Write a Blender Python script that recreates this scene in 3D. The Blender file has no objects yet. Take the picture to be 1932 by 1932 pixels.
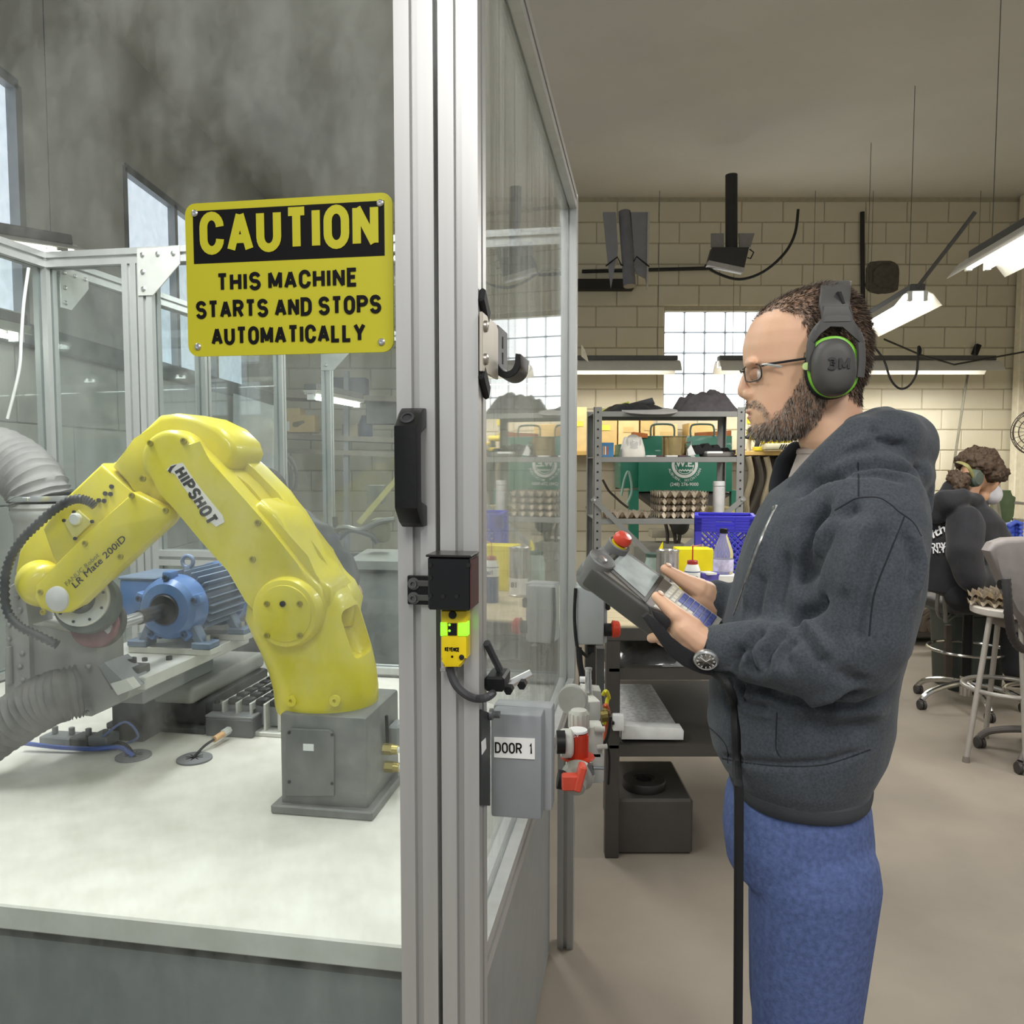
import bpy, bmesh, math, random
from math import sin, cos, pi, radians, sqrt, atan2
from mathutils import Vector as V, Matrix as M, noise as NZ
from mathutils.bvhtree import BVHTree
random.seed(7)
sc = bpy.context.scene
# ---------------- camera, world, lights, exposure ----------------
CAM = V((0, 0, 1.51)); F = 1503.0; PIT = radians(3.6)
cd = bpy.data.cameras.new('camera'); cam = bpy.data.objects.new('camera', cd); sc.collection.objects.link(cam)
cam.location = CAM; cam.rotation_euler = (pi/2 - PIT, 0, 0)
cd.sensor_width = 36; cd.lens = F/1932*36; cd.clip_start = .02; cd.clip_end = 60
sc.camera = cam
w = bpy.data.worlds.new('world'); sc.world = w; w.use_nodes = True
w.node_tree.nodes['Background'].inputs[0].default_value = (.93, .97, 1, 1)
w.node_tree.nodes['Background'].inputs[1].default_value = .34
vs = sc.view_settings
vs.view_transform = 'Standard'; vs.look = 'None'; vs.gamma = 1; vs.use_curve_mapping = False
vs.exposure = 0.3
sc.cycles.use_denoising = True
sc.cycles.transparent_max_bounces = 40
sc.cycles.max_bounces = 8
def area(loc, target, power, sx, sy, col=(1, .98, .95)):
    l = bpy.data.lights.new('added_area_light', 'AREA'); l.shape = 'RECTANGLE'; l.size = sx; l.size_y = sy
    l.energy = power; l.color = col
    o = bpy.data.objects.new('added_area_light', l); sc.collection.objects.link(o)
    o.location = loc; o.rotation_euler = (V(target)-V(loc)).to_track_quat('-Z', 'Y').to_euler()
    return o
# unseen fill lights without fixtures, added over the aisle, the machine and the benches
area((-.35, -.6, 2.75), (-.35, -.3, 0), 26, .3, 1.3)
area((1.0, -.3, 2.75), (1.0, 0.2, 0), 24, .3, 1.3)
area((-1.1, 1.75, 2.5), (-1.1, 1.75, 0), 26, .25, 1.2, (1, .99, .97))
area((-.2, 1.9, 2.7), (-.2, 1.9, 0), 14, .25, 1.2, (1, .99, .97))
area((1.7, 3.4, 2.5), (1.7, 3.4, 0), 34, .3, 1.3)
area((3.6, 3.2, 2.5), (3.6, 3.2, 0), 26, .3, 1.3)
area((-.6, 4.6, 2.45), (-.6, 4.6, 0), 26, .3, 1.3, (1, .98, .93))
# extra light added under the three edge-on fixtures to brighten the back wall
for x_, pw in ((.95, 6), (2.35, 10), (3.85, 17)): area((x_, 7.22, 2.24), (x_, 7.4, 0), pw, 1.1, .2)
# ---------------- helpers ----------------
def hexc(h):
    h = h.lstrip('#'); r = []
    for i in (0, 2, 4):
        c = int(h[i:i+2], 16)/255
        r.append(c/12.92 if c <= .04045 else ((c+.055)/1.055)**2.4)
    return (*r, 1)
FWD = V((0, cos(PIT), -sin(PIT))); UPV = V((0, sin(PIT), cos(PIT))); RT = V((1, 0, 0))
def ray(px, py): return FWD + RT*((px-966)/F) + UPV*((966-py)/F)
def P(px, py, D):
    d = ray(px, py); return CAM + d*(D/d.y)
def proj(p):
    d = V(p)-CAM; z = d.dot(FWD); return (966+F*d.dot(RT)/z, 966-F*d.dot(UPV)/z)
class Frame:
    def __init__(s, O, X, Y, Z=V((0, 0, 1))):
        s.O = V(O); s.X = V(X).normalized(); s.Y = V(Y).normalized(); s.Z = V(Z).normalized()
        s.R = M((s.X, s.Y, s.Z)).transposed()
    def tr(s, px, py, n=0.):
        d = ray(px, py); t = ((s.O-CAM).dot(s.Y)+n)/d.dot(s.Y); return CAM+d*t
    def ac(s, px, py, n=0.):
        q = s.tr(px, py, n)-s.O; return q.dot(s.X), q.dot(s.Z)
    def w(s, a, n, c): return s.O+s.X*a+s.Y*n+s.Z*c
    def loc(s, p):
        q = V(p)-s.O; return V((q.dot(s.X), q.dot(s.Y), q.dot(s.Z)))
    def m4(s, a=0, n=0, c=0):
        m = s.R.to_4x4(); m.translation = s.w(a, n, c); return m
WF = Frame((0, 0, 0), (1, 0, 0), (0, 1, 0))
A95 = radians(9.5)
E = Frame((-.042, 1.0, 0), (cos(A95), -sin(A95), 0), (sin(A95), cos(A95), 0))   # the machine enclosure's own axes
def cr(pts, k=4, closed=True):
    n = len(pts); out = []; pts = [V(p) for p in pts]
    rng = range(n) if closed else range(n-1)
    for i in rng:
        if closed: a, b, c, d = pts[i-1], pts[i], pts[(i+1) % n], pts[(i+2) % n]
        else: a, b, c, d = pts[max(i-1, 0)], pts[i], pts[i+1], pts[min(i+2, n-1)]
        for j in range(k):
            t = j/k
            out.append(.5*((2*b)+(c-a)*t+(2*a-5*b+4*c-d)*t*t+(3*b-a-3*c+d)*t**3))
    if not closed: out.append(pts[-1])
    return out
def axes(d):
    d = V(d).normalized(); u = V((0, 0, 1)) if abs(d.z) < .9 else V((1, 0, 0))
    x = u.cross(d).normalized(); return x, d.cross(x), d
WM = {}
def wm(o): return WM[o.name] if o is not None else M.Identity(4)
def tag(o, label=None, cat=None, group=None, kind=None):
    if label: o['label'] = label
    if cat: o['category'] = cat
    if group: o['group'] = group
    if kind: o['kind'] = kind
    return o
def thing(name, label, cat, loc=(0, 0, 0), rz=0, group=None, kind=None):
    o = bpy.data.objects.new(name, None); sc.collection.objects.link(o)
    o.location = loc; o.rotation_euler = (0, 0, rz); o.empty_display_size = .05
    WM[o.name] = M.Translation(V(loc)) @ M.Rotation(rz, 4, 'Z')
    return tag(o, label, cat, group, kind)
def inst(me, name, mw, parent, mt=None):
    o = bpy.data.objects.new(name, me); sc.collection.objects.link(o); o.parent = parent
    o.matrix_basis = wm(parent).inverted() @ mw; WM[o.name] = mw.copy()
    return o
def copy_tree(o, dm, label=None, parent=None, group=None):
    c = o.copy(); sc.collection.objects.link(c)
    if parent is None:
        WM[c.name] = dm @ WM[o.name]; c.matrix_basis = WM[c.name]
        if label: c['label'] = label
        if group: c['group'] = group
    else:
        c.parent = parent; WM[c.name] = dm @ WM[o.name]; c.matrix_basis = WM[parent.name].inverted() @ WM[c.name]
    for ch in list(o.children): copy_tree(ch, dm, None, c)
    return c
class MB:
    def __init__(s): s.bm = bmesh.new()
    def v(s, p): return s.bm.verts.new(p)
    def f(s, vs):
        try: return s.bm.faces.new(vs)
        except ValueError: return None
    def box(s, c, size, R=None, bev=0, seg=1):
        m = M.Translation(V(c)) @ (R.to_4x4() if R is not None else M.Identity(4)) @ M.Diagonal((*size, 1))
        r = bmesh.ops.create_cube(s.bm, size=1, matrix=m)
        if bev: s.bevel(list({e for v in r['verts'] for e in v.link_edges}), bev, seg)
        return s
    def bevel(s, es, b, seg=1):
        bmesh.ops.bevel(s.bm, geom=es, offset=b, segments=seg, affect='EDGES', profile=.5, clamp_overlap=True)
    def ring(s, c, x, y, rx, ry, n, e=2., ph=0):
        out = []
        for i in range(n):
            t = 2*pi*i/n+ph; ct, st = cos(t), sin(t)
            if e != 2: ct, st = math.copysign(abs(ct)**(2/e), ct), math.copysign(abs(st)**(2/e), st)
            out.append(s.v(V(c)+x*(rx*ct)+y*(ry*st)))
        return out
    def skin(s, rings, cap=True, closed=False):
        k = len(rings)
        for i in range(k if closed else k-1):
            a, b = rings[i], rings[(i+1) % k]; n = len(a)
            for j in range(n): s.f((a[j], a[(j+1) % n], b[(j+1) % n], b[j]))
        if cap and not closed:
            s.f(rings[0][::-1]); s.f(rings[-1])
        return s
    def cyl(s, p0, p1, r0, r1=None, n=16, cap=True):
        r1 = r0 if r1 is None else r1; x, y, d = axes(V(p1)-V(p0))
        return s.skin([s.ring(p0, x, y, r0, r0, n), s.ring(p1, x, y, r1, r1, n)], cap)
    def lathe(s, prof, o, d, n=24, cap=True):
        x, y, d = axes(d); o = V(o)
        return s.skin([s.ring(o+d*h, x, y, r, r, n) for r, h in prof], cap)
    def tube(s, pts, r, n=8, closed=False, ry=None, up=None):
        pts = [V(p) for p in pts]; k = len(pts); rings = []; px = None
        for i in range(k):
            if closed: t = pts[(i+1) % k]-pts[i-1]
            else: t = pts[min(i+1, k-1)]-pts[max(i-1, 0)]
            if t.length < 1e-9: t = V((0, 0, 1))
            t.normalize()
            if up is not None: x = V(up).cross(t).normalized()
            elif px is None: x = axes(t)[0]
            else:
                x = px-t*px.dot(t)
                x = x.normalized() if x.length > 1e-6 else axes(t)[0]
            px = x; y = t.cross(x)
            ri = r[i] if isinstance(r, (list, tuple)) else r
            rj = ri if ry is None else (ry[i] if isinstance(ry, (list, tuple)) else ry)
            rings.append(s.ring(pts[i], x, y, ri, rj, n))
        return s.skin(rings, not closed, closed)
    def prism(s, pts, vec, bev=0, seg=2, both=True):
        vec = V(vec); a = [s.v(p) for p in pts]; b = [s.v(V(p)+vec) for p in pts]; n = len(a)
        fa = s.f(a); fb = s.f(b[::-1])
        for i in range(n): s.f((a[i], b[i], b[(i+1) % n], a[(i+1) % n]))
        if bev:
            es = list(fa.edges) + (list(fb.edges) if both else [])
            s.bevel(es, bev, seg)
        return s
    def fprism(s, fr, px, n0, n1, bev=0, seg=2, both=True, nt=None):
        nt = n0 if nt is None else nt
        pts = [fr.tr(x, y, nt)+fr.Y*(n0-nt) for x, y in px]
        return s.prism(pts, fr.Y*(n1-n0), bev, seg, both)
    def ell(s, c, rad, R=None, n=16, m=10):
        mt = M.Translation(V(c)) @ (R.to_4x4() if R is not None else M.Identity(4)) @ M.Diagonal((*rad, 1))
        bmesh.ops.create_uvsphere(s.bm, u_segments=n, v_segments=m, radius=1, matrix=mt); return s
    def cap(s, p0, r0, p1, r1, n=12):      # a tapered capsule, closed by itself
        p0, p1 = V(p0), V(p1); d = p1-p0; L = d.length
        if L < 1e-6: return s.ell(p0, (r0,)*3, None, n, 8)
        x, y, d = axes(d); rg = []
        for a in (-85, -55, -25, 0): rg.append(s.ring(p0+d*(r0*sin(radians(a))), x, y, r0*cos(radians(a)), r0*cos(radians(a)), n))
        for a in (0, 25, 55, 85): rg.append(s.ring(p1+d*(r1*sin(radians(a))), x, y, r1*cos(radians(a)), r1*cos(radians(a)), n))
        return s.skin(rg)
    def chain(s, pts, rs, n=12):
        for i in range(len(pts)-1): s.cap(pts[i], rs[i], pts[i+1], rs[i+1], n)
        return s
    def add(s, me):
        s.bm.from_mesh(me); return s
    def fix(s):
        bmesh.ops.recalc_face_normals(s.bm, faces=s.bm.faces); return s
    def voxel(s, vox, smooth=0, fac=.5):
        s.fix(); me = bpy.data.meshes.new('tmp'); s.bm.to_mesh(me)
        o = bpy.data.objects.new('tmp', me); sc.collection.objects.link(o)
        r = o.modifiers.new('r', 'REMESH'); r.mode = 'VOXEL'; r.voxel_size = vox; r.adaptivity = 0
        if smooth:
            q = o.modifiers.new('s', 'SMOOTH'); q.iterations = smooth; q.factor = fac
        dg = bpy.context.evaluated_depsgraph_get(); m2 = bpy.data.meshes.new_from_object(o.evaluated_get(dg))
        bpy.data.objects.remove(o); bpy.data.meshes.remove(me)
        s.bm.free(); s.bm = bmesh.new(); s.bm.from_mesh(m2); bpy.data.meshes.remove(m2); return s
    def cut(s, other):
        me = s.mesh('a'); m2 = other.mesh('b')
        o = bpy.data.objects.new('a', me); o2 = bpy.data.objects.new('b', m2)
        sc.collection.objects.link(o); sc.collection.objects.link(o2)
        q = o.modifiers.new('b', 'BOOLEAN'); q.operation = 'DIFFERENCE'; q.object = o2; q.solver = 'EXACT'
        dg = bpy.context.evaluated_depsgraph_get(); m3 = bpy.data.meshes.new_from_object(o.evaluated_get(dg))
        bpy.data.objects.remove(o); bpy.data.objects.remove(o2)
        s.bm = bmesh.new(); s.bm.from_mesh(m3); return s
    def mesh(s, name, ang=35, mt=None):
        s.fix(); ca = radians(ang)
        for e in s.bm.edges:
            e.smooth = not (len(e.link_faces) == 2 and e.calc_face_angle(0) > ca)
        for f in s.bm.faces: f.smooth = True
        me = bpy.data.meshes.new(name); s.bm.to_mesh(me); s.bm.free()
        if mt: me.materials.append(mt)
        return me
    def build(s, name, mt, parent=None, label=None, cat=None, group=None, kind=None, ang=35):
        if parent is not None:
            mw = wm(parent); s.bm.transform(mw.inverted())
        else:
            co = [v.co for v in s.bm.verts]
            lo = V([min(c[i] for c in co) for i in range(3)]); hi = V([max(c[i] for c in co) for i in range(3)])
            b = V(((lo.x+hi.x)/2, (lo.y+hi.y)/2, lo.z)); mw = M.Translation(b); s.bm.transform(M.Translation(-b))
        o = bpy.data.objects.new(name, s.mesh(name, ang, mt)); sc.collection.objects.link(o)
        o.parent = parent
        if parent is None: o.matrix_basis = mw
        WM[o.name] = mw.copy()
        return tag(o, label, cat, group, kind)
def text(s, size, mw, mt, parent, name='lettering', ext=.0004, bold=0., xs=1., align='CENTER', sp=1., ay='CENTER'):
    cu = bpy.data.curves.new('t', 'FONT'); cu.body = s; cu.size = size; cu.extrude = ext; cu.offset = bold*size
    cu.align_x = align; cu.align_y = ay; cu.space_character = sp; cu.resolution_u = 3
    o = bpy.data.objects.new('t', cu); me = bpy.data.meshes.new_from_object(o)
    bpy.data.objects.remove(o); b = MB(); b.add(me); bpy.data.meshes.remove(me)
    b.bm.transform(mw @ M.Diagonal((xs, 1, 1, 1))); return b.build(name, mt, parent)
MATS = {}
def mat(name, col, rough=.5, metal=0., var=.08, vs=18., bump=0., bs=150., emit=0., coat=0., col2=None, spec=.5, stretch=None, sheen=0., sss=0.):
    if name in MATS: return MATS[name]
    m = bpy.data.materials.new(name); MATS[name] = m; m.use_nodes = True; nt = m.node_tree; N, L = nt.nodes, nt.links
    b = N['Principled BSDF']; b.inputs['Roughness'].default_value = rough; b.inputs['Metallic'].default_value = metal
    b.inputs['Coat Weight'].default_value = coat; b.inputs['Specular IOR Level'].default_value = spec
    b.inputs['Sheen Weight'].default_value = sheen
    if sss:
        b.inputs['Subsurface Weight'].default_value = sss; b.inputs['Subsurface Radius'].default_value = (1, .35, .2); b.inputs['Subsurface Scale'].default_value = .006
    tc = N.new('ShaderNodeTexCoord'); mp = N.new('ShaderNodeMapping'); L.new(tc.outputs['Object'], mp.inputs[0])
    if stretch: mp.inputs['Scale'].default_value = stretch
    n = N.new('ShaderNodeTexNoise'); n.inputs['Scale'].default_value = vs; n.inputs['Detail'].default_value = 5
    L.new(mp.outputs[0], n.inputs[0])
    c = hexc(col) if isinstance(col, str) else (*col, 1)
    mx = N.new('ShaderNodeMix'); mx.data_type = 'RGBA'
    c2 = hexc(col2) if col2 else tuple(min(1, x*(1+var)) for x in c[:3])+(1,)
    c1 = c if col2 else tuple(x*(1-var) for x in c[:3])+(1,)
    rmp = N.new('ShaderNodeMapRange'); rmp.inputs[1].default_value = .32; rmp.inputs[2].default_value = .68
    L.new(n.outputs[0], rmp.inputs[0]); L.new(rmp.outputs[0], mx.inputs['Factor'])
    mx.inputs['A'].default_value = c1; mx.inputs['B'].default_value = c2
    L.new(mx.outputs['Result'], b.inputs['Base Color'])
    if emit:
        L.new(mx.outputs['Result'], b.inputs['Emission Color']); b.inputs['Emission Strength'].default_value = emit
    if bump:
        n2 = N.new('ShaderNodeTexNoise'); n2.inputs['Scale'].default_value = bs; n2.inputs['Detail'].default_value = 4
        L.new(mp.outputs[0], n2.inputs[0]); bp = N.new('ShaderNodeBump'); bp.inputs['Strength'].default_value = bump; bp.inputs['Distance'].default_value = .002
        L.new(n2.outputs[0], bp.inputs['Height']); L.new(bp.outputs[0], b.inputs['Normal'])
    return m
def pane_mat(name, lo, hi, tint='#f4f8f8', sc_=(3, 3, .6), dust='#e4e4e0'):
    m = bpy.data.materials.new(name); MATS[name] = m; m.use_nodes = True; nt = m.node_tree; N, L = nt.nodes, nt.links
    N.remove(N['Principled BSDF']); out = N['Material Output']
    lw = N.new('ShaderNodeLayerWeight'); pw = N.new('ShaderNodeMath'); pw.operation = 'POWER'; pw.inputs[1].default_value = 5
    L.new(lw.outputs['Facing'], pw.inputs[0]); ma = N.new('ShaderNodeMath'); ma.operation = 'MULTIPLY_ADD'
    ma.inputs[1].default_value = .9; ma.inputs[2].default_value = .025; L.new(pw.outputs[0], ma.inputs[0])
    tr = N.new('ShaderNodeBsdfTransparent'); tr.inputs[0].default_value = hexc(tint)
    gl = N.new('ShaderNodeBsdfGlossy'); gl.inputs['Roughness'].default_value = .02; gl.inputs[0].default_value = (.9, .9, .9, 1)
    df = N.new('ShaderNodeBsdfDiffuse'); df.inputs[0].default_value = hexc(dust)
    tl = N.new('ShaderNodeBsdfTranslucent'); tl.inputs[0].default_value = hexc(dust)
    ms = N.new('ShaderNodeMixShader'); L.new(df.outputs[0], ms.inputs[1]); L.new(tl.outputs[0], ms.inputs[2])
    tc = N.new('ShaderNodeTexCoord'); mp = N.new('ShaderNodeMapping'); mp.inputs['Scale'].default_value = sc_
    L.new(tc.outputs['Object'], mp.inputs[0]); n = N.new('ShaderNodeTexNoise'); n.inputs['Scale'].default_value = 4; n.inputs['Detail'].default_value = 9; n.inputs['Roughness'].default_value = .7
    L.new(mp.outputs[0], n.inputs[0]); r = N.new('ShaderNodeMapRange'); r.inputs[1].default_value = .4; r.inputs[2].default_value = .75
    r.inputs[3].default_value = lo; r.inputs[4].default_value = hi; L.new(n.outputs[0], r.inputs[0])
    m1 = N.new('ShaderNodeMixShader'); L.new(r.outputs[0], m1.inputs[0]); L.new(tr.outputs[0], m1.inputs[1]); L.new(ms.outputs[0], m1.inputs[2])
    m2 = N.new('ShaderNodeMixShader'); L.new(ma.outputs[0], m2.inputs[0]); L.new(m1.outputs[0], m2.inputs[1]); L.new(gl.outputs[0], m2.inputs[2])
    L.new(m2.outputs[0], out.inputs[0]); return m
alu = mat('brushed aluminium', '#c0c0be', .42, .55, .05, 40, stretch=(1, 1, .05))
alu_dark = mat('dull aluminium grey', '#8d8f91', .5, .5, .05)  # plain mid-grey aluminium for frames, ribs, spacers and uprights
alu_plate = mat('machined aluminium plate', '#c9c8c2', .45, .35, .06, 25)
steel = mat('bright steel', '#cfcfcf', .28, .9, .05)
blackp = mat('black plastic', '#0d0e10', .45, 0, .15, 60, .1, spec=.35)
blackm = mat('black rubber', '#121214', .7, 0, .15, 40, .15)
white = mat('white plastic', '#e6e6e3', .4, 0, .04)
greyp = mat('grey painted metal', '#8f9190', .5, .1, .06, 12)
red = mat('red plastic', '#c4391f', .4, 0, .06)
yellow = mat('robot yellow paint', '#dfce20', .38, 0, .05, 7, coat=.25, col2='#d2c53c')
# bold condensed sign lettering: every letter drawn as strokes of even thickness
def _arc(cx, cy, rx, ry, a0, a1, n=7): return [(cx+rx*cos(radians(a0+(a1-a0)*k/n)), cy+ry*sin(radians(a0+(a1-a0)*k/n))) for k in range(n+1)]
R5 = .5
def _O(): return _arc(.5, .68, .5, .32, 0, 180, 10)+_arc(.5, .32, .5, .32, 180, 360, 10)+[(1, .68)]
GL = {
 'A': [[(0, 0), (.5, 1)], [(1, 0), (.5, 1)], [(.2, .3), (.8, .3)]], 'C': [_arc(.5, .68, .5, .32, 0, 180, 10)+_arc(.5, .32, .5, .32, 180, 360, 10)],
 'D': [[(0, 0), (0, 1), (.45, 1)]+_arc(.45, .65, .55, .35, 90, 0)+_arc(.45, .35, .55, .35, 0, -90)+[(0, 0)]], 'E': [[(1, 1), (0, 1), (0, 0), (1, 0)], [(0, .52), (.85, .52)]],
 'F': [[(1, 1), (0, 1), (0, 0)], [(0, .52), (.85, .52)]], 'H': [[(0, 0), (0, 1)], [(1, 0), (1, 1)], [(0, .5), (1, .5)]], 'I': [[(0, 0), (0, 1)]], 'K': [[(0, 0), (0, 1)], [(1, 1), (0, .42)], [(.3, .58), (1, 0)]],
 'L': [[(0, 1), (0, 0), (1, 0)]], 'M': [[(0, 0), (0, 1)], [(1, 0), (1, 1)], [(0, 1), (.5, .12)], [(1, 1), (.5, .12)]], 'N': [[(0, 0), (0, 1)], [(1, 0), (1, 1)], [(0, 1), (1, 0)]],
 'O': [_O()], '0': [_O()], 'P': [[(0, 0), (0, 1), (.55, 1)]+_arc(.55, .75, .45, .25, 90, -90)+[(0, .5)]], 'R': [[(0, 0), (0, 1), (.55, 1)]+_arc(.55, .75, .45, .25, 90, -90)+[(0, .5)], [(.5, .5), (1, 0)]],
 'S': [_arc(.5, .76, .48, .24, 10, 180)+_arc(.5, .76, .48, .26, 180, 255)+_arc(.5, .25, .5, .26, 75, 0)+_arc(.5, .25, .5, .25, 0, -170)], 'T': [[(0, 1), (1, 1)], [(.5, 1), (.5, 0)]], 'U': [[(0, 1), (0, .32)]+_arc(.5, .32, .5, .32, 180, 360, 10)+[(1, 1)]],
 'Y': [[(0, 1), (.5, .45), (.5, 0)], [(1, 1), (.5, .45)]], '1': [[(.55, 0), (.55, 1), (.2, .8)]], '3': [_arc(.45, .75, .5, .25, 150, -90)+_arc(.45, .25, .55, .26, 90, -150)], 'V': [[(0, 1), (.5, 0)], [(1, 1), (.5, 0)]], 'B': [[(0, 0), (0, 1), (.6, 1)]+_arc(.6, .76, .4, .24, 90, -90)+[(0, .52), (.6, .52)]+_arc(.6, .26, .4, .26, 90, -90)+[(0, 0)]]}
GW = {'I': .02, 'M': 1.25, '1': .6, 'E': .85, 'L': .8, 'F': .8, 'T': .95, 'A': 1.1, 'Y': 1.1, 'V': 1.1}
def stext(s, h, mw, mt, parent, width=None, name='lettering', w=.45, t=.17, gap=.10, ext=.0004, slant=0.):
    tk = t*h; x = 0; st = []
    for ch in s:
        if ch == ' ': x += h*.30; continue
        gw = max(.0, w*h*GW.get(ch, 1)-0)
        for pl_ in GL[ch]: st.append([(x+tk/2+px_*gw+slant*py_*h, tk/2+py_*(h-tk)) for px_, py_ in pl_])
        x += gw+tk+gap*h
    tot = x-gap*h; kx = (width/tot) if width else 1
    b = MB(); zi = 0
    for pl_ in st:
        zi += 1; pl_ = [q for i, q in enumerate(pl_) if i == 0 or abs(q[0]-pl_[i-1][0])+abs(q[1]-pl_[i-1][1]) > 1e-5]
        n = len(pl_); L_, R_ = [], []; closed = n > 3 and abs(pl_[0][0]-pl_[-1][0]) < 1e-6 and abs(pl_[0][1]-pl_[-1][1]) < 1e-6
        for i in range(n):
            p = V((pl_[i][0]*kx, pl_[i][1]))
            a = V((pl_[i-1][0]*kx, pl_[i-1][1])) if i > 0 else (V((pl_[-2][0]*kx, pl_[-2][1])) if closed else None)
            c = V((pl_[i+1][0]*kx, pl_[i+1][1])) if i < n-1 else (V((pl_[1][0]*kx, pl_[1][1])) if closed else None)
            d0 = (p-a).normalized() if a is not None else (c-p).normalized(); d1 = (c-p).normalized() if c is not None else d0
            n0, n1 = V((-d0.y, d0.x)), V((-d1.y, d1.x)); m = n0+n1; m = m.normalized() if m.length > .2 else n0
            k = min(1.9, 1/max(.3, m.dot(n0)))*tk/2
            L_.append(p+m*k); R_.append(p-m*k)
            if a is None and ch: pass
        lo = [b.v((q.x-tot*kx/2, q.y-h/2, 0)) for q in L_]; ro = [b.v((q.x-tot*kx/2, q.y-h/2, 0)) for q in R_]; lu = [b.v((v.co.x, v.co.y, ext+zi*.000012)) for v in lo]; ru = [b.v((v.co.x, v.co.y, ext+zi*.000012)) for v in ro]
        for i in range(n-1):
            b.f((lu[i], lu[i+1], ru[i+1], ru[i])); b.f((lo[i], lu[i], lu[i+1], lo[i+1])[::-1]); b.f((ro[i], ru[i], ru[i+1], ro[i+1]))
        b.f((lo[0], ro[0], ru[0], lu[0])); b.f((lo[-1], lu[-1], ru[-1], ro[-1]))
    b.bm.transform(mw); return b.build(name, mt, parent)
# ---------------- the room ----------------
conc = mat('worn concrete floor', '#958b7d', .75, 0, .1, 1.6, .2, 30, col2='#7f776c')
wallp = mat('cream block paint', '#d6cfba', .8, 0, .05, 2.5, .25, 60, col2='#cdc5ac')
mortar = mat('painted mortar', '#b3ab93', .9, 0, .1, 20, .2, 80)
lwall = mat('grey wall paint', '#b9b8b2', .8, 0, .06, 2, .2, 50)
ceil_m = mat('off white ceiling', '#cfcdc6', .85, 0, .05, 1)
fl = MB().box((1.2, 3.0, -.05), (9, 12.4, .1)).build('floor', conc, kind='structure')
MB().box((1.3, 3.0, 4.15), (9, 12.4, .1)).build('ceiling', ceil_m, kind='structure')
YB = 8.0; XL = -2.42; XR = 5.0
def block_mesh(name, wx, wy, wz, mt):
    return MB().box((0, 0, 0), (wx, wy, wz), None, .006, 1).mesh(name, 35, mt)
WX0, WX1, WZ0, WZ1 = 1.512, 1.512+9*.2035, 3.0-5*.2035, 3.0
b = MB()
for x0, x1, z0, z1 in ((XL, WX0, 0, 4.1), (WX1, XR, 0, 4.1), (WX0, WX1, 0, WZ0), (WX0, WX1, WZ1, 4.1)):
    b.box(((x0+x1)/2, YB+.088, (z0+z1)/2), (x1-x0, .19, z1-z0))
wb = b.build('wall_back', mortar, kind='structure')
bl = block_mesh('block', .397, .03, .193, wallp); hb = block_mesh('block', .195, .03, .193, wallp)
cnt = 0; rest = MB(); nrest = 0
for r in range(20):
    z = .1+r*.2032
    if z < .45: continue
    x = XL + (.2 if r % 2 else .4)*.5 - .1*(r % 2 == 0)
    x = XL+.1 if r % 2 else XL+.2
    x0 = XL
    first = True
    while x0 < XR-.02:
        wdt = .2032 if (first and r % 2) else .4064
        first = False
        x1 = min(x0+wdt, XR); a0, a1 = x0, x1
        inz = WZ0-.02 < z < WZ1+.02
        if inz and a1 > WX0 and a0 < WX1:
            if a0 < WX0 < a1: a1 = WX0-.004
            elif a0 < WX1 < a1: a0 = WX1+.004
            else: x0 = x1; continue
        px0, py0 = proj(((a0+a1)/2, YB, z))
        L = a1-a0
        hid = (1130 < px0 < 1400 and 860 < py0) or (1430 < px0 < 1640 and 560 < py0)
        if L > .05 and (hid or cnt >= 298):
            rest.box(((a0+a1)/2, YB-.002, z), (L-.008, .03, .193)); nrest += 1
        elif L > .05:
            cnt += 1
            me = bl if L > .38 else hb
            o = inst(me, 'block', M.Translation(((a0+a1)/2, YB-.002, z)) @ M.Diagonal(((L-.008)/(.397 if me is bl else .195), 1, 1, 1)), wb)
        x0 = x1
if nrest: rest.build('hidden_blocks', wallp, wb, kind='stuff')
# glass block window: nine columns by five rows
gb = bpy.data.materials.new('daylit glass block'); gb.use_nodes = True
nb = gb.node_tree.nodes['Principled BSDF']; nb.inputs['Base Color'].default_value = (.9, .93, .97, 1); nb.inputs['Roughness'].default_value = .15
nb.inputs['Emission Color'].default_value = (.93, .97, 1, 1); nb.inputs['Emission Strength'].default_value = 1.35
win = thing('window_1', 'glass block window glowing with daylight behind the standing man', None, (WX0, YB, WZ0), kind='structure')
mj = mat('window joint grey', '#9aa0a4', .7)
jb = MB()
for i in range(10): jb.box((WX0+i*.2035, YB+.06, (WZ0+WZ1)/2), (.014, .06, WZ1-WZ0))
for j in range(6): jb.box(((WX0+WX1)/2, YB+.062, WZ0+j*.2035), (WX1-WX0, .06, .014))
jb.build('grout_grid', mj, win)
gm = MB().box((0, 0, 0), (.189, .08, .189), None, .012, 2).mesh('glass_block', 35, gb)
for i in range(9):
    for j in range(5): inst(gm, 'glass_block', M.Translation((WX0+(i+.5)*.2035, YB+.055, WZ0+(j+.5)*.2035)), win)
MB().box(((WX0+WX1)/2, YB+.16, (WZ0+WZ1)/2), (WX1-WX0, .02, WZ1-WZ0)).build('outer_pane', gb, win)
# right wall and its pilaster
wr = MB().box((XR+.1, 5.0, 2.05), (.2, 6.4, 4.1)).build('wall_right', wallp, kind='structure')
MB().box((XR-.02, 7.9, 2.05), (.06, .1, 4.1), None, .01).build('trim_1', mat('pale corner trim', '#e4dcc4', .7), kind='structure')
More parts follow.
